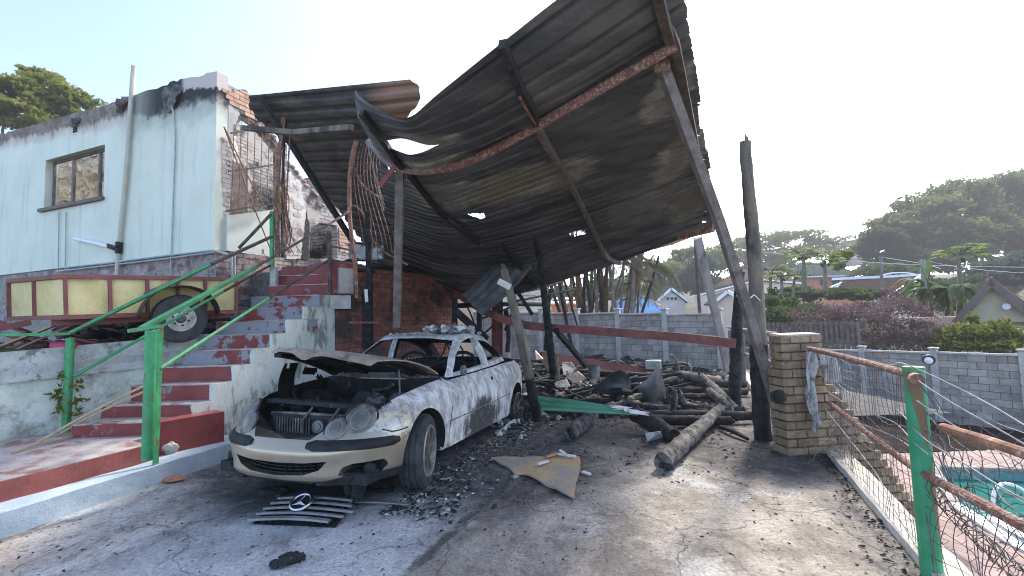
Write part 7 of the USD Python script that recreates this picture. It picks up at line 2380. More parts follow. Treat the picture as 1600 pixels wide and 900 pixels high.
# burnt rubble: a low mound and the pieces that cover it
mx, my = np.meshgrid(np.linspace(-1.2, 6.0, 150), np.linspace(6.4, 15.0, 150))
q = np.stack([mx, my, 0 * mx], -1)
fall = np.clip((my - 6.6) / 1.3, 0, 1) * np.clip((right_x(my) - 1.0 - mx) / 1.2, 0, 1) * np.clip((mx + 1.3) / 0.8, 0, 1)
near_r = np.clip((mx - 2.2) / 1.6, 0, 1) * np.clip((10.2 - my) / 1.5, 0, 1)
mz = fall * (1 - 0.92 * near_r) * (0.03 + 0.22 * meshkit.fbm(q * 1.1 + 4, 4, 3) + 0.08 * meshkit.fbm(q * 6, 3, 4)) + (meshkit.fbm(q * 9, 2, 9) - 0.5) * 0.05 * fall - 0.02
solo("rubble_mound", grid(np.stack([mx, my, mz], -1)), "rubble_dark", "low mound of black ash and rubble under the carport", "rubble", kind="stuff")


def mound_z(x, y):
    i = np.clip(((y - 6.4) / 8.6 * 149), 0, 148).astype(int)
    j = np.clip(((x + 1.2) / 7.2 * 149), 0, 148).astype(int)
    inside = (y > 6.4) & (y < 15) & (x > -1.2) & (x < 6)
    return np.where(inside, np.maximum(mz[i, j], 0), 0.0)


for k in range(64):
    x, y = rt.uniform(-0.6, 4.6), 6.9 + rt.beta(1.2, 1.9) * 6.5
    if x > right_x(y) - 0.9:
        continue
    a = rt.uniform(-0.7, 0.7) if rt.random() < 0.65 else rt.uniform(0, 3.14)
    L_ = rt.uniform(0.5, 1.7)
    dv = np.array([math.cos(a), math.sin(a), rt.uniform(-0.12, 0.18)])
    c = np.array([x, y, float(mound_z(np.array([x]), np.array([y]))[0]) + rt.uniform(0.05, 0.14)])
    pts_ = np.array([c - dv * L_ / 2, c + rt.normal(0, 0.02, 3), c + dv * L_ / 2])
    solo("charred_timber", tube(spline(pts_, 12), rt.uniform(0.022, 0.055) * (1 + 0.2 * rt.normal(0, 1, 12)).clip(0.5, 1.4), 7, True, rt, 0.25), ["charcoal", "charcoal", "burnt_black", "ashy_log"][k % 4], "thin charred timber strewn over the rubble under the carport", "timber", "charred timbers strewn over the rubble")


def scatter(n, fx, size, mats, name, label, seed, flat=0.5, lift=0.3):
    """Angular chips, all of one tone joined into one mesh of stuff."""
    r = np.random.default_rng(seed)
    c = fx(r, n)
    tet = np.array([[1, 0.2, -0.5], [-0.7, 0.9, -0.4], [-0.6, -0.9, -0.45], [0.9, -0.8, -0.5], [0.15, 0.1, 0.75], [-0.5, 0.3, 0.5]])
    Fh = trimesh.convex.convex_hull(tet).faces
    hv = np.array(trimesh.convex.convex_hull(tet).vertices)
    per = [[] for _ in mats]
    s = np.minimum(r.lognormal(0, 0.5, len(c)), 2.0) * size
    for k in range(len(c)):
        a = r.uniform(0, 2 * np.pi)
        Rz = zrot(a)
        v = hv * (1 + r.uniform(-0.4, 0.4, hv.shape)) * [r.uniform(0.6, 1.8), r.uniform(0.5, 1), flat * r.uniform(0.5, 1.2)] * s[k]
        v = v @ Rz + c[k] + [0, 0, s[k] * flat * lift]
        per[r.choice(len(mats), p=[m[1] for m in mats])].append(v)
    for (m, _), vs_ in zip(mats, per):
        if vs_:
            F_ = np.vstack([Fh + len(hv) * i for i in range(len(vs_))])
            solo(name, (np.vstack(vs_), F_), m, label, "debris", kind="stuff")


def area_mound(r, n):
    x, y = r.uniform(-1.0, 5.6, n), 6.6 + r.beta(1.1, 2.2, n) * 8
    k = x < right_x(y) - 0.5
    x, y = x[k], y[k]
    return np.stack([x, y, mound_z(x, y)], -1)


def area_floor(r, n):
    x, y = r.uniform(-1.2, 3.0, n), 3.6 + r.beta(2.4, 1.2, n) * 3.6
    k = (x < right_x(y) - 0.25)
    x, y = x[k], y[k]
    k = meshkit.fbm(np.stack([x * 1.6, y * 1.6, 0 * x], -1), 3, 12) > 0.5
    return np.stack([x[k], y[k], 0 * x[k] + 0.004], -1)


def area_near(r, n):
    y = r.uniform(1.9, 6.0, n)
    t = r.random(n)
    x = left_x(y) + 0.1 + t * (right_x(y) - left_x(y) - 0.25)
    return np.stack([x, y, 0 * x + 0.003], -1)


def area_car(r, n):
    t = r.uniform(-3.2, 0.6, n)
    o = np.abs(r.normal(0, 0.28, n)) + 0.75
    p = np.array([CPX, CPY, 0]) + t[:, None] * (_f * [1, 1, 0]) + o[:, None] * (_l * [1, 1, 0])
    p[:, 2] = 0.004
    return p


def area_edge(r, n):
    t = r.uniform(-1.5, 2.2, n)
    p = re0[:2] + (re1 - re0)[:2] / np.linalg.norm((re1 - re0)[:2]) * t[:, None] - en2 * (np.abs(r.normal(0, 0.09, n)) + 0.03)[:, None]
    return np.c_[p, np.full(n, 0.006)]


def area_wall_top(r, n):
    y = r.uniform(9, 14.5, n)
    x = r.uniform(-0.5, 5.2, n)
    return np.stack([x, y, mound_z(x, y)], -1)


scatter(3200, area_mound, 0.055, [("charcoal", 0.50), ("rubble_dark", 0.36), ("ash", 0.05), ("light_junk", 0.02), ("burnt_metal", 0.07)], "burnt_debris", "charred broken pieces covering the rubble under the carport", 91, 0.7)
scatter(420, area_wall_top, 0.09, [("charcoal", 0.5), ("rubble_dark", 0.5)], "burnt_debris", "larger charred lumps along the foot of the boundary wall", 92, 0.8)
scatter(2600, area_floor, 0.010, [("charcoal", 0.55), ("rubble_dark", 0.25), ("ash", 0.14), ("light_junk", 0.06)], "charcoal_litter", "charcoal litter strewn over the driveway before the rubble", 93, 0.6)
scatter(1500, area_near, 0.0065, [("charcoal", 0.62), ("rubble_dark", 0.18), ("ash", 0.14), ("light_junk", 0.06)], "charcoal_litter", "fine charcoal flecks scattered over the near driveway", 94, 0.5)
scatter(2300, area_car, 0.0105, [("charcoal", 0.62), ("rubble_dark", 0.2), ("ash", 0.12), ("light_junk", 0.06)], "glass_litter", "cinders and glass crumbs along the burnt side of the car", 95, 0.6)
scatter(320, area_edge, 0.009, [("charcoal", 0.6), ("rubble_dark", 0.4)], "charcoal_litter", "cinders gathered along the driveway kerb", 96, 0.6)
for k, (u, v, s_, m_, lab) in enumerate(((455, 876, 0.05, "burnt_black", "twisted black scrap on the near concrete"), (655, 764, 0.03, "charcoal", "small black chip just right of the front wheel"), (600, 768, 0.05, "burnt_black", "black drip of melted plastic under the bumper corner"), (804, 746, 0.025, "ash", "small pale ash lump left of the rusty plate"))):
    solo("ground_scrap", lump(G(u, v) + [0, 0, s_ * 0.3], (s_ * 1.5, s_, s_ * 0.6), r6, 3, 0.6), m_, lab, "scrap")
solo("twisted_strap", tube(spline([G(425, 880, 0.01), G(438, 879, 0.03), G(452, 874, 0.035), G(468, 868, 0.03), G(478, 869, 0.01)], 14), [0.02, 0.014, 0.026, 0.03, 0.02, 0.03, 0.02, 0.02, 0.03, 0.02, 0.012, 0.02, 0.012, 0.006], 7, True, r6, 0.3), "burnt_black", "black melted strap curling on the near concrete", "strap")

# ================================================================ beyond the walls: plants


def leaf_cloud(blobs, n, size, seed, clump=0.22, up=0.4, k_sub=26):
    """Leaves in clumps over and through ellipsoids (centre, radii): quads of about the size given."""
    r = np.random.default_rng(seed)
    vol = np.array([np.prod(b[1]) ** (2 / 3) for b in blobs])
    pts = []
    for (c, rad), w in zip(blobs, vol / vol.sum()):
        m_ = int(n * w)
        d = r.normal(0, 1, (k_sub, 3))
        d /= np.linalg.norm(d, axis=1, keepdims=True)
        d[:, 2] = np.abs(d[:, 2]) * np.where(r.random(k_sub) < 0.72, 1, -1)
        sub = d * (r.uniform(0.45, 1.0, (k_sub, 1)))
        idx = r.integers(0, k_sub, m_)
        o = sub[idx] + r.normal(0, clump, (m_, 3)) * [1, 1, 0.65]
        pts.append(np.asarray(c) + o * np.asarray(rad))
    p = np.vstack(pts)
    m_ = len(p)
    nr = r.normal(0, 1, (m_, 3)) + [0, 0, up * 2]
    nr /= np.linalg.norm(nr, axis=1, keepdims=True)
    a = np.cross(nr, r.normal(0, 1, (m_, 3)))
    a /= np.linalg.norm(a, axis=1, keepdims=True)
    b = np.cross(nr, a)
    s = (size * r.lognormal(0, 0.35, m_))[:, None]
    v = np.stack([p - a * s, p + b * s * 0.45, p + a * s, p - b * s * 0.45], 1).reshape(-1, 3)
    i = np.arange(m_)[:, None] * 4
    f = np.vstack([i + [0, 1, 2], i + [0, 2, 3]])
    return v, f


def tree(name, label, base, blobs, n, size, leaf, seed, trunk_r=0.25, cat_="tree", group=None, limbs=6, clump=0.22, k_sub=26, up=0.4):
    t = T(name, label, cat_, tuple(base), group=group)
    r = np.random.default_rng(seed + 1)
    base = np.asarray(base, float)
    cen = np.mean([b[0] for b in blobs], axis=0)
    fork = base * 0.35 + np.asarray(cen) * 0.65
    fork[:2] = base[:2] * 0.6 + fork[:2] * 0.4
    tr_ = t.add("trunk", tube(spline([base, (base + fork) / 2 + r.normal(0, 0.1, 3), fork], 8), np.linspace(trunk_r, trunk_r * 0.7, 8), 8), "bark")
    ms = []
    for k in range(limbs):
        c, rad = blobs[k % len(blobs)]
        e = np.asarray(c) + r.uniform(-0.7, 0.7, 3) * rad
        ms.append(tube(spline([fork, (fork + e) / 2 + r.normal(0, 0.06, 3) * np.linalg.norm(e - fork), e], 8), np.linspace(trunk_r * 0.55, trunk_r * 0.12, 8), 6))
    t.add("limbs", cat(*ms), "bark", tr_)
    t.add("crown", leaf_cloud(blobs, n, size, seed, clump, up, k_sub), leaf)
    return t


def blob(u, v, d, ru, rv, rd_=None):
    """Ellipsoid seen at pixel (u, v) at depth d with half widths ru, rv in photo pixels."""
    return (P(u, v, d), np.array([ru * d / F, (rd_ or ru) * d / F, rv * d / F]))


# tree behind the house
tree("shade_tree", "sunlit spreading tree rising behind the mint green house", P(30, 330, 26) * [1, 1, 0] + [0, 0, 1], [blob(20, 150, 25, 48, 32), blob(72, 150, 26, 45, 34), blob(118, 165, 27, 38, 26), blob(-30, 165, 25, 50, 40), blob(62, 122, 27, 26, 14), blob(40, 185, 25, 50, 24), blob(118, 190, 27, 30, 20)], 17000, 0.13, "leaf_bright", 501, 0.3, k_sub=44, clump=0.13)
# big trees on the right
bb = [blob(1400, 365, 62, 42, 34), blob(1445, 335, 64, 48, 36), blob(1500, 320, 66, 46, 40), blob(1560, 305, 68, 46, 36), blob(1620, 305, 68, 50, 44), blob(1480, 375, 60, 60, 40), blob(1560, 370, 62, 60, 46), blob(1640, 380, 62, 60, 50)]
tree("shade_tree", "huge dense dark tree towering over the houses at the edge of the view", P(1520, 440, 64) * [1, 1, 0] + [0, 0, 2], bb, 50000, 0.28, "leaf_hazy", 502, 0.6, limbs=20, k_sub=66, clump=0.15)
tree("shade_tree", "lower dark tree beside the brown house on the hillside", P(1375, 400, 58) * [1, 1, 0] + [0, 0, 2], [blob(1376, 385, 58, 34, 28), blob(1402, 408, 57, 46, 26), blob(1450, 412, 56, 46, 24)], 13000, 0.24, "leaf_dark", 503, 0.4, k_sub=44, clump=0.15)
tree("shade_tree", "glossy dark green tree behind the gabled garage", P(1580, 450, 40) * [1, 1, 0] + [0, 0, -1], [blob(1572, 425, 40, 40, 22), blob(1620, 420, 40, 40, 28), blob(1545, 440, 39, 24, 14)], 7000, 0.24, "leaf_blue", 504, 0.3, k_sub=30)
ub = [blob(1150, 388, 92, 36, 12), blob(1195, 376, 94, 40, 13), blob(1240, 372, 95, 44, 12), blob(1285, 385, 94, 34, 14), blob(1180, 402, 92, 46, 12), blob(1245, 398, 92, 50, 14), blob(1140, 408, 90, 30, 16), blob(1205, 424, 90, 60, 16)]
tree("flat_crown_tree", "wide flat topped thorn tree on the skyline behind the poles", P(1215, 450, 92) * [1, 1, 0] + [0, 0, 3], ub, 15000, 0.30, "leaf_hazy", 505, 0.5, limbs=18, k_sub=34, clump=0.15)
tree("conifer", "dark blue green conifer behind the small white house", P(1096, 470, 60) * [1, 1, 0] + [0, 0, -1], [blob(1098, 425, 60, 20, 28), blob(1080, 440, 60, 22, 26), blob(1112, 455, 60, 18, 24)], 7000, 0.24, "leaf_blue", 506, 0.3, k_sub=30)
tree("shade_tree", "pale loose tree between the palm clump and the poles", P(1050, 480, 70) * [1, 1, 0] + [0, 0, -1], [blob(1045, 432, 70, 40, 26), blob(1005, 445, 72, 40, 20), blob(1075, 405, 74, 30, 18), blob(1120, 410, 76, 26, 20)], 8000, 0.30, "leaf_hazy", 507, 0.3, k_sub=26)
tree("shade_tree", "greenish tree low behind the palm clump", P(820, 490, 60) * [1, 1, 0] + [0, 0, -1], [blob(830, 470, 60, 40, 16), blob(880, 465, 60, 40, 18), blob(950, 455, 60, 44, 20)], 7000, 0.26, "leaf_green", 508, 0.3)


def bush(name, label, blobs, n, size, leaf, seed, cat_="bush", group=None, k_sub=30, clump=0.2):
    c = np.mean([b[0] for b in blobs], axis=0)
    t = T(name, label, cat_, (c[0], c[1], min(b[0][2] - b[1][2] for b in blobs)), group=group)
    r = np.random.default_rng(seed + 3)
    ms = []
    for k in range(10):
        b, rad = blobs[k % len(blobs)]
        e = np.asarray(b) + r.uniform(-0.6, 0.6, 3) * rad
        s_ = np.array([b[0] + r.uniform(-0.3, 0.3) * rad[0], b[1], b[2] - rad[2] * 1.1])
        ms.append(tube(spline([s_, (s_ + e) / 2 + r.normal(0, 0.04, 3), e], 6), np.linspace(0.03, 0.01, 6), 5))
    t.add("stems", cat(*ms), "bark")
    t.add("foliage", leaf_cloud(blobs, n, size, seed, clump, 0.25, k_sub), leaf)
    return t


bush("shrub", "big grey burgundy leaved shrub filling the bank behind the pool wall", [blob(1290, 500, 16.5, 48, 28), blob(1350, 510, 15.8, 60, 36), blob(1410, 495, 15.5, 50, 34), blob(1430, 525, 14.8, 36, 26), blob(1320, 535, 15.8, 60, 24), blob(1270, 525, 17, 40, 24), blob(1400, 540, 15, 60, 20)], 19000, 0.038, "leaf_burgundy", 520, k_sub=60, clump=0.16)
bush("shrub", "bright green leafy shrub right of the gum pole", [blob(1215, 500, 18.5, 28, 24), blob(1250, 505, 18.5, 26, 24), blob(1205, 475, 19, 12, 16), blob(1235, 478, 19.5, 18, 14), blob(1265, 490, 19, 22, 18)], 9000, 0.06, "leaf_green", 521, k_sub=40)
bush("shrub", "sunlit lime yellow shrub at the foot of the gabled garage", [blob(1480, 530, 14.2, 24, 20), blob(1520, 525, 13.8, 26, 20), blob(1560, 522, 13.6, 22, 22), blob(1500, 540, 14, 40, 14), blob(1545, 540, 13.6, 36, 12), blob(1600, 538, 13.4, 24, 14), blob(1520, 505, 14, 8, 16), blob(1572, 508, 13.7, 6, 14)], 12000, 0.05, "leaf_lime", 522, k_sub=50)
bush("hedge", "green broad leaved hedge in front of the long dark roof", [blob(1262, 462, 26, 30, 9), blob(1310, 458, 26, 36, 10), blob(1350, 462, 25, 24, 9), blob(1240, 455, 27, 20, 8)], 7000, 0.09, "leaf_green", 523, cat_="hedge")
bush("shrub", "brown grey thorny shrub behind the burgundy shrub", [blob(1395, 462, 24, 24, 14), blob(1430, 470, 23, 24, 16), blob(1360, 480, 22, 30, 12)], 5000, 0.05, "leaf_burgundy", 524)
bush("shrub", "dark rounded shrub below the papaya trees", [blob(1208, 470, 21, 13, 18), blob(1222, 490, 20, 14, 16)], 4000, 0.06, "leaf_dark", 525)

bush("shrub", "dark bushy thicket behind the banana plants", [blob(1450, 452, 36, 30, 18), blob(1500, 450, 37, 34, 20), blob(1540, 462, 35, 26, 18), blob(1480, 478, 30, 40, 16)], 12000, 0.16, "leaf_dark", 526, k_sub=40)
bush("shrub", "mid green bushes between the orange house and the long dark roof", [blob(1362, 425, 50, 26, 12), blob(1400, 424, 50, 26, 10), blob(1425, 432, 48, 20, 10), blob(1265, 428, 66, 20, 8)], 7000, 0.2, "leaf_green", 527, k_sub=40)

# papaya trees: bare stem, crown of lobed leaves on long stalks
def papaya(label, u, v, d, hpx, s, seed, leaf="leaf_papaya", group=None):
    r = np.random.default_rng(seed)
    b = P(u + r.uniform(-3, 3), v + hpx, d)
    top_ = P(u, v, d)
    t = T("papaya_tree", label, "papaya tree", tuple(b), group=group)
    t.add("trunk", tube(spline([b, (b + top_) / 2 + r.normal(0, 0.06, 3), top_], 8), np.linspace(0.11, 0.07, 8) * s, 8), "bark")
    vs, fs, stl = [], [], []
    for k in range(20):
        a = r.uniform(0, 2 * np.pi)
        el = r.uniform(-0.15, 0.75)
        dv = np.array([math.cos(a) * math.cos(el), math.sin(a) * math.cos(el), math.sin(el)])
        L_ = r.uniform(0.5, 0.95) * s
        tip = top_ + dv * L_ + [0, 0, -0.1 * s]
        stl.append(tube([top_ + [0, 0, -0.05], top_ + dv * L_ * 0.55 + [0, 0, 0.04], tip], 0.012 * s, 4))
        out = np.array([math.cos(a), math.sin(a), -0.35])
        sd = np.cross(out, [0, 0, 1.0])
        for q_ in range(7):
            th = -1.9 + q_ * 0.63
            dd = out * math.cos(th) + sd * math.sin(th) + [0, 0, -0.15 * abs(th)]
            wv = np.cross(dd, [0, 0, 1.0])
            wv /= np.linalg.norm(wv) + 1e-9
            ll = r.uniform(0.26, 0.42) * s
            i = len(vs)
            vs += [tip, tip + dd * ll * 0.55 + wv * ll * 0.16, tip + dd * ll, tip + dd * ll * 0.55 - wv * ll * 0.16]
            fs += [[i, i + 1, i + 2], [i, i + 2, i + 3]]
    cr = t.add("crown", (np.array(vs), np.array(fs)), leaf)
    t.add("stalks", cat(*stl), "leaf_green")
    t.add("fruit", cat(*[lump(top_ + r.normal(0, 0.09, 3) * [1, 1, 0.6] + [0, 0, -0.2 * s], (0.06 * s, 0.06 * s, 0.09 * s), r, 1, 0.1) for _ in range(5)]), "leaf_green")


papaya("tall papaya tree with the widest crown, left of the wire", 1255, 398, 24, 58, 1.2, 541)
papaya("papaya tree right of the tallest one, by the orange house", 1287, 406, 25, 56, 1.15, 542)
papaya("small papaya tree nearest the gum pole", 1204, 425, 23, 45, 0.85, 543)
papaya("small papaya tree with a bent stem, between two others", 1222, 432, 22, 35, 0.75, 544)
papaya("slender papaya tree leaning in front of the peach house", 1243, 430, 23, 50, 0.75, 545)
papaya("yellowing papaya tree standing over the banana plants", 1497, 398, 20, 95, 1.05, 546, "leaf_papaya")
bush("shrub", "yellow leaved sapling beside the second papaya", [blob(1312, 408, 27, 14, 12), blob(1322, 398, 27, 9, 8)], 1500, 0.10, "leaf_lime", 547)


def frond(p, a, L_, rise, droop, width, r, n=9, strip=True):
    """An arching leaf blade from p in azimuth a."""
    out = np.array([math.cos(a), math.sin(a), 0])
    t = np.linspace(0, 1, n)
    c = p + out * (L_ * (t - 0.15 * t ** 2))[:, None] + np.array([0, 0, 1.0]) * (rise * t - droop * t ** 2)[:, None]
    sd = np.cross(out, [0, 0, 1.0])
    w = width * np.sin(np.pi * (0.08 + 0.9 * t)) ** 0.7
    v = np.stack([c + sd * w[:, None] - [0, 0, 0.25] * w[:, None], c, c - sd * w[:, None] - [0, 0, 0.25] * w[:, None]], 1)
    return v, c


bn_ = T("banana_plants", "clump of ragged banana plants behind the shrubs", "banana plant", tuple(P(1480, 500, 19)))
rb = np.random.default_rng(560)
for k, (u, v, d, hh) in enumerate(((1441, 470, 19.5, 60), (1455, 480, 19, 55), (1480, 475, 19, 50), (1500, 480, 18.5, 60), (1520, 485, 19, 45), (1535, 480, 19.5, 40))):
    b, top_ = P(u, v + 30, d), P(u, v - hh * 0.5, d)
    bn_.add("stem", tube([b, top_], [0.09, 0.06], 7), "leaf_dry" if k % 2 else "leaf_banana")
    for q_ in range(8):
        vv, _ = frond(top_, rb.uniform(0, 6.28), rb.uniform(0.8, 1.5), rb.uniform(0.3, 1.1), rb.uniform(0.9, 1.9), rb.uniform(0.10, 0.2), rb)
        bn_.add("leaf", grid(vv), "leaf_banana" if rb.random() < 0.85 else "leaf_dry")
top_ = P(1449, 440, 19.2)
for q_ in range(3):
    vv, _ = frond(top_, 0.4 + q_ * 2.4, 0.3, 1.35 - 0.1 * q_, 0.3, 0.09, rb)
    bn_.add("leaf", grid(vv), "leaf_banana")


def palm_fronds(t, crown, n, L_, r, mat, leaf_w=0.018, az=None, rise=0.9, droop=1.4, per=26):
    for k in range(n):
        a = r.uniform(0, 2 * np.pi) if az is None else r.uniform(*az)
        LL = L_ * r.uniform(0.75, 1.15)
        vv, c = frond(crown, a, LL, rise * LL * r.uniform(0.4, 1.0), droop * LL * r.uniform(0.6, 1.0), 0.0, r, 12)
        vs, fs = [], []
        out = np.array([math.cos(a), math.sin(a), 0])
        sd = np.cross(out, [0, 0, 1.0])
        for q_ in range(per):
            tq2 = 0.12 + 0.86 * q_ / per
            i0 = min(10, int(tq2 * 11))
            p = c[i0] + (c[i0 + 1] - c[i0]) * (tq2 * 11 - i0)
            tg = (c[i0 + 1] - c[i0]) / (np.linalg.norm(c[i0 + 1] - c[i0]) + 1e-9)
            for sg in (-1, 1):
                ll = LL * 0.20 * math.sin(math.pi * (0.1 + 0.85 * tq2)) * r.uniform(0.8, 1.1)
                d_ = sd * sg * 0.8 + tg * 0.7 + np.array([0, 0, -0.55])
                i = len(vs)
                vs += [p - tg * leaf_w, p + d_ * ll * 0.5 + tg * leaf_w * 0.6, p + d_ * ll + [0, 0, -0.15 * ll], p + tg * leaf_w]
                fs += [[i, i + 1, i + 2], [i, i + 2, i + 3]]
        t.add("frond", cat(tube(c, np.linspace(0.018, 0.005, 12), 5), (np.array(vs), np.array(fs))), mat)


pc_ = T("palm_clump", "clump of many stemmed palms with scorched drooping fronds behind the wall", "palm", tuple(P(945, 500, 17.5)))
rp = np.random.default_rng(570)
for k in range(34):
    u0 = rp.uniform(878, 1000)
    u1 = 940 + (u0 - 940) * 1.4 + rp.uniform(-25, 45)
    d = rp.uniform(17.2, 19.5)
    b, m2, top_ = P(u0, 505, d), P(u0 * 0.6 + u1 * 0.4 + rp.uniform(-5, 5), 455, d), P(u1, rp.uniform(345, 410), d)
    pc_.add("stem", tube(spline([b, m2, top_], 8), np.linspace(0.085, 0.05, 8) * rp.uniform(0.6, 1.2), 7), ["bark", "dead_frond", "leaf_dry", "charcoal"][k % 4])
    if k % 3 == 0:
        palm_fronds(pc_, top_, 3, 1.7, rp, ["dead_frond", "leaf_dry", "leaf_green"][k % 9 // 3], 0.018, None, 0.6, 1.3, 18)
for k in range(17):
    top_ = P(rp.uniform(955, 1020), rp.uniform(398, 415), 17.4)
    palm_fronds(pc_, top_, 1, 1.75, rp, ["dead_frond", "dead_frond", "leaf_green", "leaf_dry"][k % 4], 0.018, (-1.3, 1.3), rp.uniform(0.3, 0.9), rp.uniform(1.0, 1.5), 24)
for k in range(38):
    top_ = P(rp.uniform(885, 1015), rp.uniform(405, 470), 18)
    palm_fronds(pc_, top_, 1, 1.0, rp, ["leaf_lime", "leaf_green", "leaf_dry"][k % 3], 0.018, None, 0.5, 1.2, 16)
for k, (u, v, d) in enumerate(((1320, 372, 105), (1344, 376, 108), (1352, 372, 110))):
    t = T("skyline_palm", ["tallest hazy palm beside the brown hillside house", "shorter hazy palm above the brown house roof", "small hazy palm nearest the huge tree"][k], "palm", tuple(P(u, 400, d)))
    t.add("trunk", tube([P(u, 402, d), P(u, v, d)], 0.28, 7), "bark")
    palm_fronds(t, P(u, v, d), 13, 3.4, rp, "leaf_hazy", 0.09, None, 0.8, 1.3, 12)

# ================================================================ houses beyond


def gable(th, p_l, p_r, depth, z0, ze, zr, wall, roof_m, over=0.3, thick=0.18, ridge_along=True):
    """House with its gable wall p_l -> p_r facing us; roof runs back by the vector depth."""
    p_l, p_r, depth = (np.array([q[0], q[1], 0.0]) for q in (p_l, p_r, depth))
    ax = (p_r - p_l) / np.linalg.norm(p_r - p_l)
    W = np.linalg.norm(p_r - p_l)
    D = np.linalg.norm(depth)
    dv = depth / D
    prof = np.array([(0, z0), (W, z0), (W, ze), (W / 2, zr), (0, ze)])
    ring = lambda o: np.array([p_l + ax * a + dv * o + np.array([0, 0, z]) for a, z in prof])
    th.add("wall", _skin(np.array([ring(0.0), ring(D)])), wall)
    for sg in (-1, 1):
        e = (p_l if sg < 0 else p_r) + ax * sg * over * 0.8 + np.array([0, 0, ze - (zr - ze) / (W / 2) * over * 0.8])
        rdg = p_l + ax * W / 2 + np.array([0, 0, zr])
        a_ = np.array([[e - dv * over, e + dv * (D + over)], [rdg - dv * over, rdg + dv * (D + over)]]) + np.array([0, 0, thick])
        rp_ = th.add("roof", grid(a_, thick * 0.6), roof_m)
        th.add("barge_board", bar([e - dv * over + [0, 0, thick * 0.6], rdg - dv * over + [0, 0, thick * 0.6]], 0.05, 0.22), "brown_fascia" if wall == "olive_wall" else "white_paint", rp_)
    return ax, dv


gr = T("garage", "olive gabled garage with a brown barge board and red tiled roof", "garage", tuple(P(1560, 530, 15.2)))
gl_, gr_ = P(1508, 520, 15.6), P(1612, 520, 14.4)
apex = P(1560, 446, 15.0)[2]
eave = P(1503, 497, 15.6)[2]
axg, dvg = gable(gr, gl_, gr_, (5.2, 4.6), -2.0, eave, apex, "olive_wall", "roof_tile_red", 0.25)
gr.add("band", bar([gl_ * [1, 1, 0] + [0, 0, P(1550, 506, 15.0)[2]] - dvg * 0.03, gr_ * [1, 1, 0] + [0, 0, P(1550, 506, 15.0)[2]] - dvg * 0.03], 0.05, 0.10), "brown_fascia")
gr.add("vent", disc_ring(P(1573, 479, 14.7), -dvg, [(-0.02, 0.10), (0.05, 0.10), (0.055, 0.07), (0.03, 0.06), (0.03, 0.001)], 20), "white_paint")
gr.add("white_door", grid(np.array([[gl_ * [1, 1, 0] + axg * a + [0, 0, z] - dvg * 0.02 for a in (1.2, 2.2)] for z in (-1.0, P(1550, 511, 15)[2])]), 0.03), "white_paint")
# tile courses of the garage roof
rd0 = gl_ * [1, 1, 0] + axg * np.linalg.norm((gr_ - gl_)[:2]) / 2 + [0, 0, apex]
re_ = gr_ * [1, 1, 0] + axg * 0.25 + [0, 0, eave - 0.15]
for k in range(9):
    t = k / 9
    a_ = rd0 * (1 - t) + re_ * t + [0, 0, 0.20]
    for q_ in range(12):
        s0 = -0.2 + q_ * 0.55
        gr.add("tile", bevel_box((0.52, 0.30, 0.035), a_ + dvg * (s0 + 0.27) + (re_ - rd0) / 9 * 0.5, 0, np.stack([dvg, (re_ - rd0) / np.linalg.norm(re_ - rd0), np.cross(dvg, (re_ - rd0) / np.linalg.norm(re_ - rd0))]), 0.01, r6), "roof_tile_red")
solo("low_wall", bevel_box((3.2, 0.2, 0.35), P(1470, 502, 17.5) * [1, 1, 1], 0.02, zrot(-0.2)), "peach_wall", "low peach boundary wall left of the garage", "wall")

wh_ = T("white_cottage", "small white gabled cottage with a triple window beyond the wall", "house", tuple(P(1045, 490, 42)))
a0, a1 = P(1024, 495, 42), P(1072, 495, 42)
axw, dvw = gable(wh_, a0, a1, (-2, 7), -2, P(1072, 472, 42)[2], P(1046, 453, 42)[2], "pink_wall", "roof_green", 0.35)
for k in range(3):
    u = 1044 + k * 5.8
    f_ = wh_.add("window", bevel_box((0.32, 0.06, 0.36), P(u, 466.5, 41.95), 0), "white_paint")
    wh_.add("pane", bevel_box((0.24, 0.03, 0.28), P(u, 466.5, 41.91), 0), "dark_glass", f_)
sh_ = T("tarp_shed", "shed roofed with bright blue tarpaulin beyond the wall", "shed", tuple(P(1005, 490, 36)))
t0, t1, t2, t3 = P(958, 488, 35), P(1042, 488, 35), P(1012, 466, 37), P(968, 465, 37)
sh_.add("tarp", grid(np.array([[t0, t1], [t3, t2]]), 0.05), "blue_tarp")
sh_.add("wall", cat(bar([t0 - [0, 0, 1.5], t1 - [0, 0, 1.5]], 0.1, 3.0)), "pink_wall")
sh_.add("tiled_hip", grid(np.array([[P(1000, 478, 37.5), P(1034, 478, 37.5)], [P(1004, 463, 39), P(1010, 463, 39)]]), 0.1), "orange_brick")

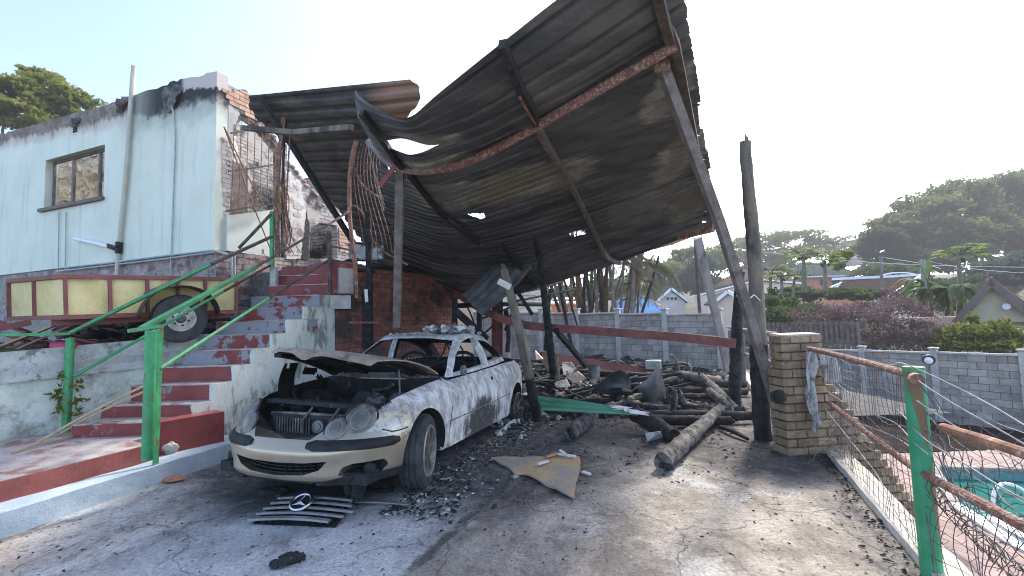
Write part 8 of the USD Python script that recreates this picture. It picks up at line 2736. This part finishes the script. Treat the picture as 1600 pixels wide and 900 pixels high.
ph = T("peach_house", "large peach house under a grey brown tiled hip roof", "house", tuple(P(1180, 480, 34)))
A_, B_, C_h = P(1084, 471, 40), P(1188, 444, 30), P(1256, 443, 36)
R1, R2 = P(1160, 421, 41), P(1200, 421, 38)
D_h = C_h + (A_ - B_)
zE = C_h[2]
B_[2] = zE
for q_ in (A_, D_h):
    q_[2] = zE - 0.6
for tri_ in ((A_, B_, R2, R1), (B_, C_h, R2, R2), (C_h, D_h, R1, R2), (D_h, A_, R1, R1)):
    ph.add("roof", grid(np.array([[tri_[0], tri_[1]], [tri_[3], tri_[2]]]), 0.12), "roof_tile_grey")
for a, b in ((A_, B_), (B_, C_h), (C_h, D_h)):
    a2, b2 = a * 0.97 + b * 0.03, b * 0.97 + a * 0.03
    ph.add("wall", grid(np.array([[a2 * [1, 1, 0] + [0.1, 0.4, -3], b2 * [1, 1, 0] + [0.1, 0.4, -3]], [a2 + [0.1, 0.4, -0.05], b2 + [0.1, 0.4, -0.05]]]), 0.1), "peach_wall")
    ph.add("gutter", bar([a, b], 0.08, 0.10), "white_paint")
for t in np.linspace(0.04, 0.96, 16):
    p0_, p1_ = A_ * (1 - t) + R1 * t, B_ * (1 - t) + R2 * t
    ph.add("tile_course", bar([p0_ + [0, -0.05, 0.10], p1_ + [0, -0.05, 0.10]], 0.08, 0.05), "roof_tile_grey")
gp0, gp1 = P(1118, 492, 31), P(1160, 492, 29.5)
gable(ph, gp0, gp1, (2, 6), -3, P(1118, 474, 31)[2], P(1140, 458, 30)[2], "peach_wall", "roof_tile_grey", 0.3)

oh = T("orange_house", "orange walled house under a grey green roof on the slope", "house", tuple(P(1290, 460, 52)))
o0, o1 = P(1228, 452, 52), P(1342, 445, 56)
oh.add("wall", bar([o0 - [0, 0, 1.0], o1 - [0, 0, 1.0]], 0.3, 4.4), "orange_wall")
for (u0, u1) in ((1236, 1243), (1248, 1254), (1282, 1290), (1300, 1312), (1318, 1330)):
    f_ = oh.add("window", bevel_box(((u1 - u0) * 52 / F, 0.2, 0.7), P((u0 + u1) / 2, 441, 51.8 + (u0 - 1228) / 30), 0), "brown_fascia")
    oh.add("pane", bevel_box(((u1 - u0) * 52 / F - 0.15, 0.2, 0.55), P((u0 + u1) / 2, 441, 51.72 + (u0 - 1228) / 30), 0), "dark_glass", f_)
q0_, q1_, q2_, q3_ = P(1224, 434, 51), P(1346, 430, 55), P(1300, 413, 62), P(1250, 411, 60)
oh.add("roof", grid(np.array([[q0_, q1_], [q3_, q2_]]), 0.15), "roof_green")
oh.add("gutter", bar([q0_, q1_], 0.12, 0.12), "white_paint")
dh = T("long_roof_house", "house with a long dark roof edged by a white barge board", "house", tuple(P(1370, 470, 30)))
r00, r10, r01, r11 = P(1305, 458, 31), P(1388, 466, 28), P(1318, 438, 38), P(1436, 432, 34)
dh.add("roof", grid(np.array([[r00, r10], [r01, r11]]), 0.12), "roof_dark")
dh.add("barge_board", bar([P(1386, 468, 27.8), P(1440, 432, 33.8)], 0.08, 0.36), "white_paint")
dh.add("gutter", bar([P(1300, 436, 38), P(1436, 430, 34)], 0.10, 0.2), "white_paint")
dh.add("wall", grid(np.array([[P(1392, 500, 28.2), P(1440, 500, 34)], [P(1392, 468, 28.2), P(1438, 437, 34)]]), 0.1), "pink_wall")
dh.add("gable_porch", grid(np.array([[P(1296, 452, 40), P(1356, 440, 40)], [P(1300, 447, 40), P(1340, 431, 40)]]), 0.3), "white_paint")
dh.add("porch_wall", bar([P(1325, 446, 41), P(1350, 446, 41)], 0.2, 1.4), "orange_wall")
dh.add("balcony_rail", cat(tube(spline([P(1378, 430, 36), P(1410, 426, 36), P(1438, 431, 36)], 10), 0.05, 5), *[tube([P(u, 428, 36), P(u, 434, 36)], 0.03, 4) for u in range(1382, 1438, 9)]), "white_paint")
brh = T("hillside_house", "brown double storey house on the hill beside the huge tree", "house", tuple(P(1330, 410, 105)))
h0, h1 = P(1298, 408, 105), P(1362, 405, 108)
brh.add("wall", bar([h0 + [0, 0, 0.4], h1 + [0, 0, 0.9]], 0.5, 4.2), "brown_wall")
brh.add("roof", grid(np.array([[P(1286, 394, 103), P(1366, 377, 106)], [P(1300, 383, 112), P(1362, 371, 114)]]), 0.3), "roof_tile_grey")
for u in (1322, 1331, 1338):
    f_ = brh.add("window", bevel_box((1.1, 0.4, 1.2), P(u, 392, 104.6), 0), "white_paint")
    brh.add("pane", bevel_box((0.85, 0.4, 1.0), P(u, 392, 104.4), 0), "dark_glass", f_)
brh.add("balcony", bar([P(1300, 404, 104), P(1345, 401, 105)], 0.3, 0.5), "pink_wall")
cb = T("cream_building", "cream outbuilding with barred windows behind the boundary wall", "building", tuple(P(815, 495, 26)))
c0_, c1_ = P(776, 495, 27), P(852, 495, 25)
cb.add("wall", bar([c0_ * [1, 1, 0] + [0, 0, 0.6], c1_ * [1, 1, 0] + [0, 0, 0.6]], 0.3, P(815, 446, 26)[2] * 2 - 1.2), "cream_wall")
for u in (800, 812, 823, 834, 845):
    f_ = cb.add("window", bevel_box((0.30, 0.2, 0.9), P(u, 468, 25.9 - (u - 800) / 60), 0), "pink_wall")
    for q_ in range(3):
        cb.add("glazing_bar", bevel_box((0.32, 0.03, 0.025), P(u, 462 + q_ * 6, 25.75 - (u - 800) / 60), 0), "dark_steel", f_)
cb.add("roof", bar([c0_ * [1, 1, 0] + [-0.3, 0.2, P(776, 444, 27)[2]], c1_ * [1, 1, 0] + [0.3, 0.2, P(852, 444, 25)[2]]], 1.5, 0.15), "roof_tile_red")
ts_ = T("tiled_outhouse", "small outhouse with a red wall left of the palm clump", "outhouse", tuple(P(875, 495, 28)))
ts_.add("wall", bar([P(862, 488, 28), P(905, 488, 28)], 0.3, 1.6), "orange_wall")
ts_.add("roof", grid(np.array([[P(856, 474, 27), P(912, 474, 27)], [P(866, 466, 30), P(902, 466, 30)]]), 0.1), "white_paint")

# wires and poles
up_ = T("utility_pole", "thin grey utility pole in front of the long dark roof", "pole", tuple(P(1378, 470, 27)))
up_.add("shaft", tube([P(1379, 478, 27), P(1376, 400, 27)], 0.09, 7), "grey_steel")
up_ = T("utility_pole", "greenish utility pole among the banana plants", "pole", tuple(P(1446, 500, 20)))
up_.add("shaft", tube([P(1448, 505, 20), P(1441, 405, 20)], 0.10, 7), "weathered_timber")
for k, (pts, lab) in enumerate(((((1040, 372, 26), (1180, 392, 26), (1320, 407, 26), (1440, 414, 26), (1640, 418, 26)), "pale overhead cable crossing the whole garden view"), (((1378, 402, 27), (1440, 412, 23), (1470, 420, 20)), "short pale cable between the two utility poles"), (((1450, 408, 20), (1520, 420, 22), (1640, 428, 24)), "lower overhead cable running to the edge of the view"))):
    solo("overhead_cable", tube(spline([P(*p) for p in pts], 40), 0.016 if k == 0 else 0.012, 5), "light_junk", lab, "cable")

# thin summer haze
hz_v, hz_f = boxm(-156, 226, -36, 426, -6.5, 32)
solo("haze", (hz_v, hz_f), "wire", None, None, kind="stuff")
usdkit.material(stage, "/World/Looks/haze_air", {"v": ("principled_volume", {"color": (0.93, 0.95, 1.0), "density": 0.0008, "anisotropy": 0.35})}, [], volume="v.volume")
UsdShade.MaterialBindingAPI(stage.GetPrimAtPath("/World/haze")).Bind(UsdShade.Material.Get(stage, "/World/Looks/haze_air"))
